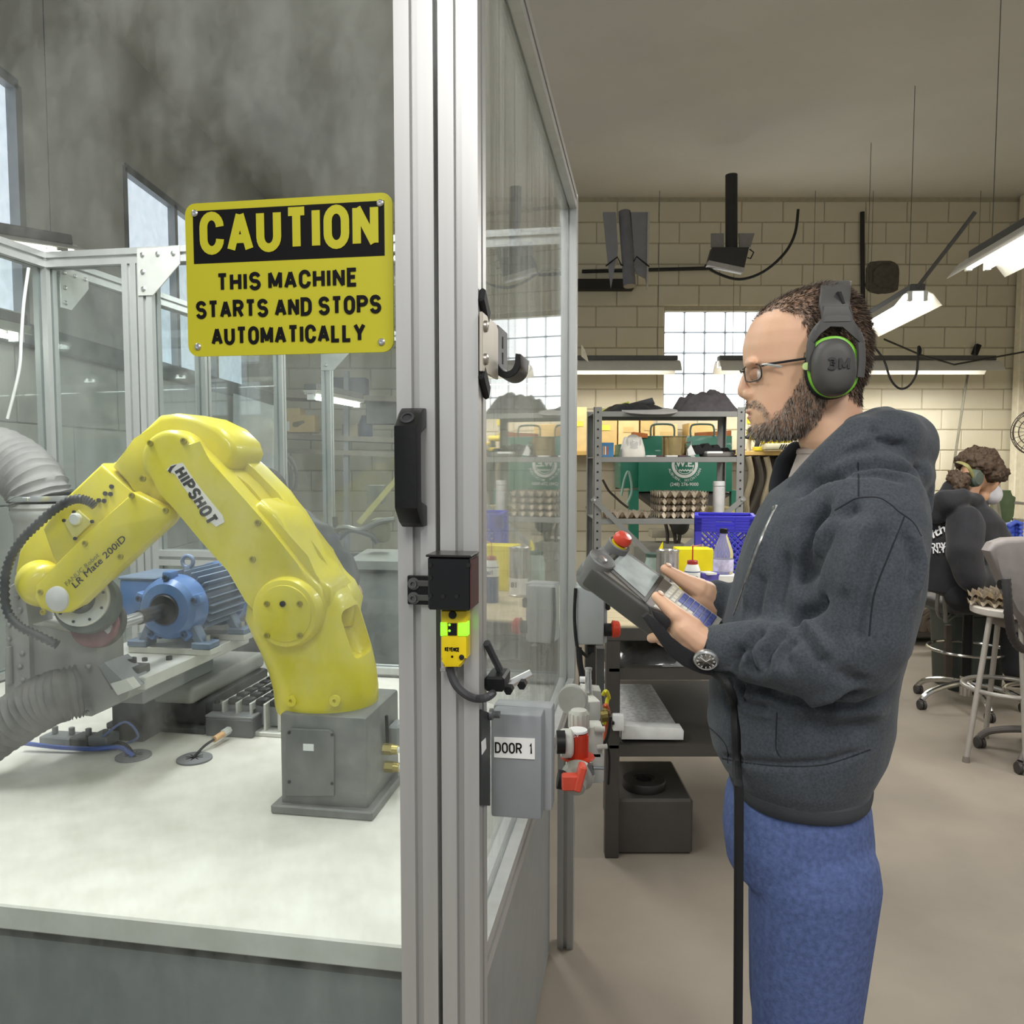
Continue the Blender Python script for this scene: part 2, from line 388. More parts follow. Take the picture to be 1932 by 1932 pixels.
# left wall: grey panels under a long dark rail with clerestory windows over it
b = MB()
zr0, zr1 = 2.17, 3.35
wins = [(2.6, 4.02), (5.1, 7.35)]
b.box((XL-.1, 4.0, zr0/2), (.2, 8.2, zr0)); b.box((XL-.1, 4.0, (zr1+4.1)/2), (.2, 8.2, 4.1-zr1))
for y0, y1 in ((-.1, 2.6), (4.02, 5.1), (7.35, 8.1)): b.box((XL-.1, (y0+y1)/2, (zr0+zr1)/2), (.2, y1-y0, zr1-zr0))
wl = b.build('wall_left', lwall, kind='structure')
pm = MB().box((0, 0, 0), (.016, .985, .395), None, .004, 1).mesh('block', 35, lwall)
for r in range(5):
    for i in range(6):
        inst(pm, 'block', M.Translation((XL+.006, 2.4+i*1.0-(.5 if r % 2 else 0), .3+r*.4)), wl)
MB().box((XL+.03, 4.6, 2.13), (.08, 6.8, .11), None, .008).build('trim_2', mat('dark window rail', '#6a6d70', .6), kind='structure')
for k, (y0, y1) in enumerate(wins):
    wn = thing('window_%d' % (k+2), 'clerestory window bright with sky in the grey side wall', None, (XL, (y0+y1)/2, zr0), kind='structure')
    MB().box((XL-.06, (y0+y1)/2, (zr0+zr1)/2), (.03, y1-y0, zr1-zr0)).build('pane', mat('sky lit pane', '#dfe6f2', .3, emit=.8), wn)
    fb = MB()
    n = 3 if k else 2
    for i in range(n+1): fb.box((XL-.02, y0+(y1-y0)*i/n, (zr0+zr1)/2), (.05, .05, zr1-zr0))
    fb.box((XL-.02, (y0+y1)/2, zr1), (.05, y1-y0, .05)).build('window_frame', alu_dark, wn)
# cut opening that was filled in, pipes and conduits on the back wall
cpt = mat('dark cement patch', '#5a544b', .9, 0, .2, 25, .8, 40)
b = MB(); cpx, cpz = P(1663, 524, YB).x, P(1663, 524, YB).z
pts = []
for i in range(28):
    t = 2*pi*i/28; q = .165*(1+.08*NZ.noise(V((cos(t)*3, sin(t)*3, 2))))
    ct, st = cos(t), sin(t); k = 1/(abs(ct)**4+abs(st)**4)**.25
    pts.append(V((cpx+q*k*ct, YB-.02, cpz+q*k*st*.97)))
b.prism(pts, (0, .03, 0))
b.lathe([(.12, 0), (.115, .012), (.01, .014)], (cpx+.02, YB-.018, cpz+.01), (0, -1, 0), 24)
b.build('trim_3', cpt, kind='structure')
dk = mat('black pipe', '#1d1c1b', .5)
def pipe(name, pts, r, label, mt=dk, cat='pipe'):
    return MB().tube(pts, r, 8).build(name, mt, None, label, cat)
pipe('conduit', [P(1098, 512, 7.965), P(1345, 506, 7.965)], .018, 'black conduit running level along the upper block wall', cat='conduit')
pipe('conduit', [P(1627, 400, 7.96), P(1627, 470, 7.96), P(1629, 640, 7.96)], .022, 'black vertical conduit beside the round cement patch', cat='conduit')
MB().box(P(1135, 538, 7.93), (.62, .1, .105), None, .01).build('beam', mat('dark steel beam', '#23211f', .7), None, 'dark steel beam end behind the hanging reflectors', 'beam')
pipe('power_cable', cr([P(1330, 500, 6.8), P(1352, 515, 6.8), P(1395, 527, 6.8), P(1440, 513, 6.8), P(1480, 478, 6.8), P(1500, 440, 6.8), P(1506, 395, 6.8)], 5, False), .012, 'thin black cord looping from the square spotlight up to the ceiling', cat='cord')
pipe('power_cable', cr([P(1650, 655, 6.4), P(1668, 680, 6.4), P(1680, 715, 6.4), P(1697, 733, 6.4), P(1715, 728, 6.4), P(1729, 705, 6.4), P(1732, 670, 6.4), P(1733, 654, 6.4), P(1737, 660, 6.4), P(1735, 672, 6.4)], 5, False), .009, 'thin dark cord hanging in a loop behind the earmuffs', cat='cord')
pipe('power_cable', [P(1668, 640, 6.6), P(1738, 670, 6.7), P(1800, 688, 7.0), P(1932, 664, 7.1)], .008, 'thin dark wire stretched along the lamp over the block wall', cat='cord')
pipe('power_cable', [P(1829, 690, 7.7), P(1820, 740, 7.75), P(1802, 860, 7.8), P(1790, 930, 7.85)], .012, 'slim grey cable running down the cream wall behind the seated worker', mat('grey cable', '#7b7768', .6), 'cord')
MB().box(P(1842, 660, 7.955), (.05, .05, .11), M.Rotation(.35, 3, 'Y'), .006).build('junction_box', blackp, None, 'small black box on the wall above the long lamp', 'box')
# ---------------- fluorescent shop lights ----------------
tubem = mat('lit fluorescent tube', '#fffaf0', .3, emit=13.); refl = mat('white enamel reflector', '#d8d5cb', .35, 0, .04); lampm = mat('grey lamp housing', '#5d5c58', .5, .2)
def shop_light(c, d, L, label, hw=.15, drop=.09, roll=0., on=True, chain=True, hang=.9, tw=.045):
    c = V(c); d = V(d).normalized(); x = V((d.y, -d.x, 0)).normalized(); up = x.cross(d).normalized()
    if up.z < 0: up = -up
    if roll:
        R = M.Rotation(roll, 3, d); x = R @ x; up = R @ up
    t = thing('shop_light', label, 'ceiling lamp', c)
    prof = [(-hw, -drop), (-hw*.62, -.02), (-.05, 0), (.05, 0), (hw*.62, -.02), (hw, -drop)]
    th = .004; o1 = [c-d*L/2+x*a+up*z for a, z in prof]; o2 = [c-d*L/2+x*a+up*(z-th) for a, z in prof[::-1]]
    MB().prism(o1+o2, d*L).build('reflector', refl, t)
    MB().box(c+up*.022, (.09, L*.98, .045), M((x, d, up)).transposed(), .006).build('ballast_housing', lampm, t)
    for s in (-1, 1):
        if on: MB().cyl(c-d*(L/2-.03)+x*(s*tw)-up*.045, c+d*(L/2-.03)+x*(s*tw)-up*.045, min(.0135, tw), n=12).build('tube', tubem, t)
        for e in (-1, 1): MB().box(c+d*(e*(L/2-.02))+x*(s*tw)-up*.03, (.026, .03, .06), M((x, d, up)).transposed()).build('socket', white, t)
    if chain:
        for e in (-1, 1): MB().cyl(c+d*(e*L*.36)+up*.03, c+d*(e*L*.36)+V((0, 0, hang)), .0022, n=5).build('hanger', lampm, t)
    return t
def lamp_between(p, q, *a, **k): return shop_light((p+q)/2, q-p, (q-p).length, *a, **k)
dl = V((.14, .99, 0))
n1 = P(1733, 548, 4.98); lamp_between(n1, n1+dl*1.25, 'lit twin tube shop light hanging just behind the man with earmuffs', hw=.14, hang=1.3)
f2 = P(1842, 490, 4.2); lamp_between(f2-dl*1.25, f2, 'lit twin tube shop light at the top edge above the seated worker', hw=.14, hang=1.3)
pipe('lamp_rod', [n1+V((0, .02, .02)), P(1810, 440, 4.75), P(1840, 400, 4.7)], .012, 'slanting grey rod holding the near end of the lit lamp', lampm, 'rod')
for (pa, pb, lb) in (((1000, 1280), 0, 'long shop light seen edge on in front of the block wall beside the steel rack'), ((1353, 1560), 0, 'edge on shop light running behind the face of the standing man'), ((1600, 1878), 0, 'long edge on shop light over the seated worker')):
    D = 7.25
    q0, q1 = P(pa[0], 681, D), P(pa[1], 681, D); lamp_between(q0, q1, lb, hw=.16, drop=.10, hang=1.5)
la = V((-2.0, 2.2, 2.02)); lamp_between(la, V((-1.86, 3.05, 2.02)), 'slim lit lamp seen through the dusty pane at the far end of the machine', hw=.05, drop=.03, chain=False, tw=.008)
lb_ = P(585, 736, 5.1); lamp_between(lb_, P(676, 754, 5.95), 'short bright tube lamp seen through the pane above the stacked cartons', hw=.04, drop=.02, chain=False, tw=.010)
# ---------------- the aluminium machine enclosure ----------------
EU = Frame(E.O, E.Y, E.X)          # a = depth v, n = u
EZ = V((0, 0, 1))
ZD, ZT, VB, UL = .83, 2.20, 1.45, -1.80
def tslot(p=.05, sw=.0105, sd=.011):
    h, s = p/2, sw/2; side = [(-h, -h), (-s, -h), (-s*1.0, -h+sd), (s*1.0, -h+sd), (s, -h)]
    out = []
    for k in range(4):
        a = k*pi/2
        out += [(x*cos(a)-y*sin(a), x*sin(a)+y*cos(a)) for x, y in side]
    return out
TS = tslot()
def extr(p0, p1, xd, name, parent, p=.05, mt=None):
    p0, p1 = V(p0), V(p1); d = (p1-p0).normalized(); x = V(xd).normalized(); y = d.cross(x); k = p/.05
    b = MB(); b.prism([p0+x*(a*k)+y*(c*k) for a, c in TS], p1-p0)
    return b.build(name, mt or alu, parent, ang=25)
enc = thing('machine_enclosure', 'aluminium framed robot cell with clear scratched panels on three sides', 'enclosure', E.w(UL/2, VB/2, 0), -A95)
def post(u, v, z0, z1, name='post'): return extr(E.w(u, v, z0), E.w(u, v, z1), E.X, name, enc)
post(-.025, .025, 0, 2.42)
post(-.025, VB-.025, 0, ZT+.1); post(UL+.025, VB-.025, 0, ZT); post(-1.45, VB-.025, ZD, ZT-.05); post(-1.395, VB-.025, ZD, ZT-.05)
post(UL+.025, 3.15, 0, ZT); post(-1.50, 3.15, 0, ZT-.05); post(UL+.025, .025, 0, ZT); post(UL+.025, 2.38, 0, ZT-.05)
def rail(p0, p1, name='rail'): return extr(p0, p1, EZ, name, enc)
rail(E.w(UL, VB-.025, ZT-.025), E.w(-.05, VB-.025, ZT-.025)); rail(E.w(UL+.025, .05, ZT-.025), E.w(UL+.025, VB-.05, ZT-.025))
rail(E.w(UL+.025, VB, ZT-.025), E.w(UL+.025, 3.125, ZT-.025)); rail(E.w(-.025, .05, ZT+.075), E.w(-.025, VB-.05, ZT+.075))
rail(E.w(UL+.05, VB-.025, ZD+.005), E.w(-.05, VB-.025, ZD+.005)); rail(E.w(-.025, .05, ZD+.0), E.w(-.025, VB-.05, ZD+.0))
rail(E.w(UL+.025, .05, ZD), E.w(UL+.025, VB-.05, ZD)); rail(E.w(-1.37, VB-.025, 1.195), E.w(-.9, VB-.025, 1.195)); rail(E.w(UL, 3.15, ZT-.025), E.w(-.9, 3.15, ZT-.025))
rail(E.w(-.9+.0, VB-.025, 1.17), E.w(-.9, VB-.025, ZD+.03), 'post')
def gusset(u, v, z, s, sx=1, plane='u'):
    ax = E.X*sx if plane == 'u' else E.Y*sx
    o = E.w(u, v, z); pts = [o, o+ax*s, o+ax*s-EZ*(s*.36), o+ax*(s*.36)-EZ*s, o-EZ*s]
    nrm = -E.Y if plane == 'u' else E.X
    g = MB().prism(pts, nrm*.005, .001, 1).build('gusset_plate', alu_plate, enc)
    bm_ = MB().lathe([(.0075, 0), (.0075, .004), (.004, .006)], (0, 0, 0), (0, 0, 1), 12).mesh('bolt', 35, steel)
    q = nrm.to_track_quat('Z', 'Y').to_matrix().to_4x4()
    for a, c in ((.14, .14), (.5, .14), (.86, .14), (.14, .5), (.14, .86)):
        m = q.copy(); m.translation = o+ax*(a*s)-EZ*(c*s)+nrm*.005; inst(bm_, 'bolt', m, g)
gusset(-1.415, VB-.05, ZT-.005, .15); gusset(-1.52, 3.12, ZT, .2)
gusset(UL+.05, VB+.01, ZT-.03, .14, 1, 'v')
p_side = pane_mat('clear scratched polycarbonate', .03, .44, sc_=(7, 7, .3))
p_hazy = pane_mat('dusty polycarbonate', .01, .11, sc_=(1.5, 1.5, .5))
def pane(u0, u1, v0, v1, z0, z1, mt=p_hazy, par=enc):
    c = E.w((u0+u1)/2, (v0+v1)/2, (z0+z1)/2)
    return MB().box(c, (max(abs(u1-u0), .005), max(abs(v1-v0), .005), z1-z0), E.R).build('clear_panel', mt, par)
pane(-.025, -.025, .045, VB-.045, ZD+.02, ZT+.055, p_side)
pane(-1.375, -.045, VB-.025, VB-.025, ZD+.03, ZT-.05); pane(UL+.045, -1.47, VB-.025, VB-.025, ZD+.03, ZT-.05)
pane(UL+.025, UL+.025, .045, VB-.045, ZD+.02, ZT-.05); pane(UL+.025, UL+.025, VB+.01, 3.13, ZD, ZT-.05)
# machine table under the cell
tb = thing('machine_table', 'white machine deck on a grey cabinet inside the aluminium enclosure', 'table', E.w(-.92, .72, 0), -A95)
deckm = mat('white dusty deck', '#dedbd2', .6, 0, .06, 14, .1, 60, col2='#cfcbc0')
MB().box(E.w((UL+.05-.05)/2, .73, ZD-.02), (abs(UL)-.1, 1.34, .04), E.R, .003).build('deck', deckm, tb)
MB().box(E.w((UL+.05-.05)/2, .73, ZD/2-.03), (abs(UL)-.14, 1.28, ZD-.02-.06), E.R).build('cabinet', greyp, tb)
# ---------------- the hinged door ----------------
dr = thing('machine_door', 'clear sliding door with aluminium stile and a black pull handle', 'door', E.w(-.5, .025, .05), -A95)
extr(E.w(-.081, .025, .05), E.w(-.081, .025, 2.36), E.X, 'stile', dr); extr(E.w(-1.2, .025, .05), E.w(-1.2, .025, 2.36), E.X, 'stile', dr)
extr(E.w(-1.175, .025, 2.385), E.w(-.056, .025, 2.385), EZ, 'rail', dr); extr(E.w(-1.175, .025, .5), E.w(-.106, .025, .5), EZ, 'rail', dr)
pane(-1.18, -.10, .025, .025, .52, 2.36, pane_mat('door polycarbonate', .0, .11, sc_=(2, 2, 1)), dr)
pane(-1.18, -.10, .025, .025, .06, .48, greyp, dr)
u0 = -.081; zt = EU.O.z+E.loc(E.tr(770, 800, -.045)).z; zb = E.loc(E.tr(770, 962, -.045)).z
prof = [(0, zt+.022), (-.016, zt+.021), (-.028, zt+.014), (-.046, zt-.002), (-.046, zb+.002), (-.03, zb-.016), (-.018, zb-.023), (0, zb-.023), (0, zb+.004), (-.027, zb+.006), (-.03, zb+.012), (-.03, zt-.014), (-.027, zt-.006), (0, zt-.003)]
hd = MB().prism([E.w(u0-.0145, v, z) for v, z in prof], E.X*.029, .0025, 2).build('handle', blackp, dr)
hx = (-E.Y*.75+EZ*.66).normalized()
MB().lathe([(.009, 0), (.009, .0015), (.006, .002), (.0055, -.004), (.0, -.004)], E.w(u0, -.036, zt+.0075), hx, 18).build('screw_recess', mat('grey screw socket', '#3c3d40', .4, .3), hd)
# ---------------- the caution sign ----------------
sy = mat('sign yellow', '#bab41b', .45, 0, .03, 3); sk = mat('sign black ink', '#090708', .6, spec=.2)
vsn = .014
pl, pr = E.loc(E.tr(358, 668, vsn)), E.loc(E.tr(744, 664, vsn)); W_ = pr.x-pl.x; zb_ = (pl.z+pr.z)/2-.002; H_ = W_*.70
sg = thing('caution_sign', 'yellow caution sign with black lettering screwed to the clear door', 'sign', E.w((pl.x+pr.x)/2, vsn, zb_), -A95)
def sx(a, c, n=0): return E.w(pl.x+W_*a, vsn-.003-n, zb_+c*W_)
r = .05; pts = []
for cx_, cy_, a0 in ((1-r, r, -90), (1-r, .70-r, 0), (r, .70-r, 90), (r, r, 180)):
    for k in range(6):
        a = radians(a0+k*18); pts.append(sx(cx_+r*cos(a), cy_+r*sin(a)))
MB().prism(pts, E.Y*.003).build('panel', sy, sg)
def flat(a0, a1, c0, c1, n=.0004): return [sx(a0, c0, n), sx(a1, c0, n), sx(a1, c1, n), sx(a0, c1, n)]
MB().prism(flat(.04, .963, .425, .665), E.Y*.0005).build('header', sk, sg)
def tm(p, fr=E, rot=0.):
    m = M((fr.X, fr.Z, -fr.Y)).transposed().to_4x4() @ M.Rotation(rot, 4, 'Z'); m.translation = p; return m
stext('CAUTION', .195*W_, tm(sx(.505, .560, .001)), sy, sg, .86*W_, t=.2, ext=.0003)
for s_, c_, sz, xs in (('THIS MACHINE', .336, .083, .685), ('STARTS AND STOPS', .213, .083, .90), ('AUTOMATICALLY', .090, .083, .75)):
    stext(s_, sz*W_, tm(sx(.495, c_, .0006)), sk, sg, xs*W_, t=.2, ext=.0003)
bs_ = MB().lathe([(.0048, 0), (.0046, .0015), (.003, .0028), (.0014, .0028), (.0012, .0015), (0, .0015)], (0, 0, 0), (0, 0, 1), 14).mesh('screw', 35, steel)
q = (-E.Y).to_track_quat('Z', 'Y').to_matrix().to_4x4()
for a, c in ((.05, .045), (.945, .045), (.05, .655), (.945, .655)):
    m = q.copy(); m.translation = sx(a, c, 0); inst(bs_, 'screw', m, sg)
# ---------------- the yellow robot arm ----------------
VA = .54
def ez(px, py, v): q_ = E.loc(E.tr(px, py, v)); return q_.x, q_.z
ua, _ = ez(618, 1330, VA)
rb = thing('robot_arm', 'yellow six axis robot arm bent over the grinding spindle on a grey base', 'robot', E.w(ua, VA, ZD), -A95)
rgrey = mat('robot base grey', '#7d7d78', .5, .1, .1, 30, .1, 90, col2='#6d6e6b')
ul_, zt_ = ez(527, 1346, VA-.1); ur_, _ = ez(691, 1346, VA-.1)
bsz = (ur_-ul_, .20, zt_-ZD)
b = MB().box(E.w((ul_+ur_)/2, VA, (zt_+ZD)/2), bsz, E.R, .006, 2)
b.box(E.w((ul_+ur_)/2, VA, ZD+.009), (bsz[0]+.03, .23, .018), E.R, .003)
zn = ez(618, 1318, VA)[1]
b.cyl(E.w(ua-.002, VA-.006, zt_-.01), E.w(ua-.002, VA-.006, zn+.02), .080, .080, 40)
base = b.build('base', rgrey, rb)
cvr = MB().fprism(E, [(541, 1380), (548, 1373), (624, 1376), (632, 1384), (632, 1500), (541, 1500)], VA-.101, VA-.107, .001, 1).build('cover_plate', mat('cover plate grey', '#6f706d', .55, .1, .06), base)
MB().fprism(E, [(572, 1403), (592, 1404), (592, 1417), (572, 1416)], VA-.107, VA-.1075).build('white_label', white, base)
bolt_y = MB().lathe([(.006, -.001), (.006, .003), (.0035, .0032), (.003, .001), (0, .001)], (0, 0, 0), (0, 0, 1), 12)
bolt_yel = bolt_y.mesh('bolt', 35, mat('dull yellow bolt', '#a79a2c', .5, .2))
scr = MB().lathe([(.003, -.001), (.003, .002), (0, .002)], (0, 0, 0), (0, 0, 1), 10).mesh('screw', 35, mat('dark screw', '#2d2d2c', .4, .5))
def put(me, name, px, py, v, par, s=1., nrm=None):
    nrm = -E.Y if nrm is None else nrm
    m = nrm.to_track_quat('Z', 'Y').to_matrix().to_4x4() @ M.Scale(s, 4); m.translation = E.tr(px, py, v); return inst(me, name, m, par)
for x_, y_ in ((546, 1382), (627, 1386), (546, 1475), (627, 1478)): put(scr, 'screw', x_, y_, VA-.107, base)
brass = mat('brass fitting', '#b7a564', .35, .6, .06)
bu = ur_
for (px_, py_) in ((724, 1413), (727, 1446)):
    q_ = EU.tr(px_, py_, bu); v_ = E.loc(q_).y
    f = MB().cyl(q_, q_+E.X*.018, .0115, n=6).cyl(q_+E.X*.018, q_+E.X*.03, .0105, .009, 14).build('hose_fitting', brass, base)
    MB().cyl(q_+E.X*.03, q_+E.X*.034, .006, n=12).build('port', white, f)
q_ = EU.tr(722, 1350, bu); MB().cyl(q_+E.X*.008, EU.tr(724, 1400, bu)+E.X*.008, .0035, n=8).build('cable', blackm, base)
MB().box(EU.tr(738, 1385, bu)+E.X*.012, (.024, .05, .05), E.R, .004).build('connector_block', greyp, base)
# turret: one body of stacked rings on the base, closed under the shoulder discs
tv = MB()
rings = []
for py_, l_, r_, hv, ex in ((1331, 529, 707, .088, 2.0), (1318, 527, 709, .09, 2.1), (1290, 526, 708, .09, 2.3), (1255, 519, 702, .088, 2.6), (1220, 507, 692, .086, 3), (1190, 492, 683, .085, 3), (1160, 478, 674, .084, 3), (1130, 482, 664, .083, 3), (1108, 502, 652, .08, 3), (1092, 545, 636, .07, 2.6)):
    a_, z_ = ez(l_, py_, VA); c_, _ = ez(r_, py_, VA)
    rings.append(tv.ring(E.w((a_+c_)/2, VA, z_), E.X, E.Y, (c_-a_)/2, hv, 40, ex))
tv.skin(rings)
pkt = MB(); pc = E.tr(676, 1190, VA-.01)
kr = M.Rotation(radians(-24), 3, E.Y) @ E.R
pkt.box(pc, (.075, .085, .10), kr, .016, 3)
tv.cut(pkt)
tur = tv.build('turret', yellow, rb, ang=40)
for x_, y_ in ((551, 1321), (633, 1321)):
    q_ = E.tr(x_, y_, VA-.086); MB().lathe([(.011, 0), (.011, .006), (.0035, .007), (.003, .002), (0, .002)], q_, -E.Y, 18).build('boss', yellow, tur)
def disc(px, py, rp, v0, v1, name, par, mt=yellow, bev=.006, n=48):
    c_ = E.tr(px, py, v0); e_ = E.tr(px+rp, py, v0); R_ = (e_-c_).length
    prof = [(R_-bev, 0), (R_-bev*.3, bev*.3), (R_, bev), (R_, v1-v0), (R_*.5, v1-v0)]
    return MB().lathe(prof, c_, E.Y, n).build(name, mt, par, ang=40)
sh = disc(534, 1158, 64, VA-.115, VA-.02, 'shoulder_housing', rb, bev=.014)
cv = disc(535, 1158, 51, VA-.118, VA-.112, 'cover_disc', sh, bev=.0015)
for x_, y_ in ((504, 1139), (566, 1139), (504, 1199), (566, 1199)): put(bolt_yel, 'bolt', x_, y_, VA-.118, sh)
put(scr, 'plug', 534, 1139, VA-.118, sh, 1.9)
# upper arm
def circ(cx_, cy_, r_, a0, a1, n=10): return [(cx_+r_*cos(radians(a0+(a1-a0)*k/n)), cy_-r_*sin(radians(a0+(a1-a0)*k/n))) for k in range(n+1)]
ua_ = [(268, 893)] + circ(318, 865, 55, 190, 25, 14)[1:] + [(395, 868), (440, 918), (500, 986), (560, 1062), (600, 1110), (610, 1150), (595, 1195), (540, 1215), (490, 1185), (474, 1128), (430, 1078), (380, 1022), (330, 962), (300, 930)]
fa = MB().fprism(E, ua_, VA-.09, VA-.01, .014, 4).build('upper_arm', yellow, rb, ang=50)
bk = [(372, 830), (438, 848), (474, 884), (520, 930), (553, 968), (568, 1000), (592, 1050), (622, 1080), (648, 1102), (664, 1135), (655, 1185), (600, 1200), (560, 1150), (500, 1075), (440, 1000), (395, 930)]
MB().fprism(E, bk, VA+.01, VA+.075, .012, 4, nt=VA-.0).build('arm_rear_shell', yellow, fa, ang=50)
web = [(385, 880), (430, 880), (470, 915), (515, 968), (570, 1040), (600, 1100), (580, 1130), (520, 1080), (440, 990)]
MB().fprism(E, web, VA-.04, VA+.03, .003, 1).build('arm_web', mat('shaded recess yellow', '#cdbb1e', .45, 0, .05, col2='#c8b820'), fa)  # robot yellow made darker here, recess shade put into the colour
cap_ = [(474, 968), (512, 940), (545, 965), (566, 1004), (590, 1052), (618, 1082), (642, 1106), (640, 1150), (590, 1140), (535, 1066)]
MB().fprism(E, cap_, VA-.072, VA+.055, .016, 4, nt=VA-.02).build('arm_bridge', yellow, fa, ang=50)
for x_, y_, s_ in ((284, 836, 1), (347, 832, 1.1), (270, 903, 1.1), (487, 986, 1.1), (477, 1055, 1.1)): put(bolt_yel, 'bolt', x_, y_, VA-.0905, fa, s_)
# elbow housing behind the arm's upper disc
hsp = [(298, 783), (330, 779), (372, 787), (412, 806), (438, 832), (446, 856), (434, 884), (396, 915), (360, 935), (325, 962), (285, 950), (252, 925), (206, 880), (252, 828)]
eh = MB().fprism(E, hsp, VA-.05, VA+.075, .014, 3).build('elbow_housing', yellow, rb, ang=50)
# forearm: two fork plates and a middle body
f_far = [(214, 872), (135, 944), (96, 970), (60, 1001), (36, 1040), (28, 1080), (42, 1112), (75, 1140), (120, 1150), (200, 1060), (290, 955)]
fm = MB().fprism(E, f_far, VA+.028, VA+.062, .008, 3, nt=VA+.03).build('forearm', yellow, rb, ang=50)
f_mid = [(212, 874), (262, 922), (318, 962), (300, 990), (170, 1110), (150, 1092), (122, 1052), (102, 996), (136, 946)]
MB().fprism(E, f_mid, VA-.055, VA+.05, .008, 3, nt=VA-.02).build('forearm_body', yellow, fm, ang=50)
f_near = [(250, 928), (319, 962), (321, 978), (302, 1000), (228, 1066), (152, 1142), (130, 1156), (104, 1158), (76, 1150), (62, 1128), (66, 1106), (112, 1058), (168, 1004)]
fp = MB().fprism(E, f_near, VA-.085, VA-.055, .006, 3).build('forearm_cover', yellow, fm, ang=50)
for x_, y_ in ((249, 935), (313, 963), (161, 1025), (228, 1050), (77, 1117), (82, 1155)): put(bolt_yel, 'bolt', x_, y_, VA-.0855, fp)
gcap = mat('grey cap', '#c9c7c5', .5, 0, .05)
c_ = E.tr(109, 1130, VA-.085); MB().lathe([(.0265, 0), (.0255, .004), (.02, .008), (0, .0095)], c_, -E.Y, 32).build('end_cap', gcap, fp)
# wrist drum between the fork plates
w0 = E.tr(84, 1108, VA-.055); w1 = E.tr(70, 1090, VA+.03)
MB().lathe([(.03, 0), (.044, .012), (.047, .03), (.047, .075), (.03, .088)], w0, w1-w0, 36).build('wrist', yellow, rb, ang=50)
# face plate of the forearm's top, diamond plate with a white plug, valve bolts
dm = MB().fprism(E, [(122, 985), (150, 962), (176, 985), (142, 1018)], VA-.056, VA-.06, .001, 1).build('diamond_plate', mat('pale yellow plate', '#d8cf7a', .5), fm)
c_ = E.tr(145, 979, VA-.06); MB().lathe([(.0125, 0), (.0125, .007), (.010, .010), (0, .0105)], c_, -E.Y, 24).build('white_plug', white, fm)
for x_, y_ in ((121, 982), (174, 984), (142, 1016), (140, 966)): put(scr, 'screw', x_, y_, VA-.06, fm, 1.2)
for x_, y_ in ((211, 918), (199, 931), (209, 932), (187, 944), (197, 945)): put(scr, 'valve_bolt', x_, y_, VA-.056, fm, 1.5)
# corrugated black cable guide
cp = cr([E.tr(x, y, n) for x, y, n in ((180, 955, VA-.07), (165, 945, VA-.075), (140, 942, VA-.08), (105, 960, VA-.08), (70, 990, VA-.08), (40, 1020, VA-.08), (18, 1058, VA-.08), (9, 1100, VA-.08), (13, 1150, VA-.08), (35, 1180, VA-.08), (70, 1198, VA-.07), (108, 1216, VA-.06))], 9, False)
MB().tube(cp, [.0102 if i % 2 else .0068 for i in range(len(cp))], 10).build('corrugated_conduit', mat('black conduit', '#3b3c3d', .55, 0, .1), rb, ang=80)
# lettering on the arm
def dirm(p0, p1, v, n=.0008):
    a, c_ = E.tr(*p0, v), E.tr(*p1, v); x = (c_-a); L = x.length; x.normalize(); z = -E.Y; y = z.cross(x)
    m = M((x, y, z)).transposed().to_4x4(); m.translation = (a+c_)/2+z*n; return m, L
dk_ = mat('black ink', '#100e0c', .6, spec=.2)
m, L = dirm((133, 1112), (242, 1008), VA-.085); text('LR Mate 200iD', .0195, m, dk_, fp, xs=L/.133, bold=.0)
m, L = dirm((124, 1104), (186, 1046), VA-.085); text('FANUC Robot', .0135, m, mat('faded ink', '#8a8440', .6), fp, xs=L/.083)
m, L = dirm((338, 885), (402, 985), VA-.0905)
hp = [(314, 887), (324, 877), (345, 873), (358, 893), (381, 925), (397, 945), (420, 972), (424, 985), (408, 994), (390, 978), (368, 948), (345, 917), (331, 895)]
MB().fprism(E, hp, VA-.0905, VA-.0912).build('decal_backing', mat('decal white', '#e8e2da', .5), fa)
stext('HIPSHOT', .027, m, dk_, fa, L*1.02, t=.22, slant=.08)
MB().fprism(E, [(317, 888), (322, 880), (334, 876), (326, 884), (321, 893)], VA-.0911, VA-.0915).build('decal_emblem', dk_, fa)
# ---------------- grinding head, spindle and motor ----------------
VM = .757
um, zm = ez(312, 1150, VM)
blue = mat('motor blue paint', '#4f76b0', .42, .1, .06, 10, .05, 60, coat=.2, col2='#48699f'); bluedk = mat('motor fin blue', '#66758a', .5, .15, .08)
RM = .078
mo = thing('electric_motor', 'blue finned electric motor with eye bolt driving the steel spindle', 'motor', E.w(um, VM+.13, zm-.105), -A95)
mc = lambda v, a=0, c=0: E.w(um+a, v, zm+c)
b = MB().lathe([(.028, 0), (.04, -.006), (.062, -.002), (.074, .010), (RM, .028), (RM, .06), (.07, .062)], mc(VM), E.Y, 48)
bell = b.build('end_bell', blue, mo, ang=30)
MB().lathe([(.020, 0), (.034, -.001), (.037, .002), (.037, .02)], mc(VM-.008), E.Y, 32).build('shaft_seal', blackp, bell)
for k in range(5):
    a = radians(90+k*72); q_ = mc(VM+.012, (RM-.002)*cos(a), (RM-.002)*sin(a))
    e_ = MB().box(q_+E.Y*.012, (.03, .034, .026), E.R @ M.Rotation(-a, 3, 'Y'), .006, 2).build('bolt_lug', blue, bell)
    inst(MB().lathe([(.0075, 0), (.0075, .006), (.004, .006), (.0035, .002), (0, .002)], (0, 0, 0), (0, 0, 1), 12).mesh('cap_screw', 35, mat('dark cap screw', '#3d5374', .4, .4)), 'cap_screw', (lambda m: (setattr(m, 'translation', q_-E.Y*.005), m)[1])((-E.Y).to_track_quat('Z', 'Y').to_matrix().to_4x4()), bell)
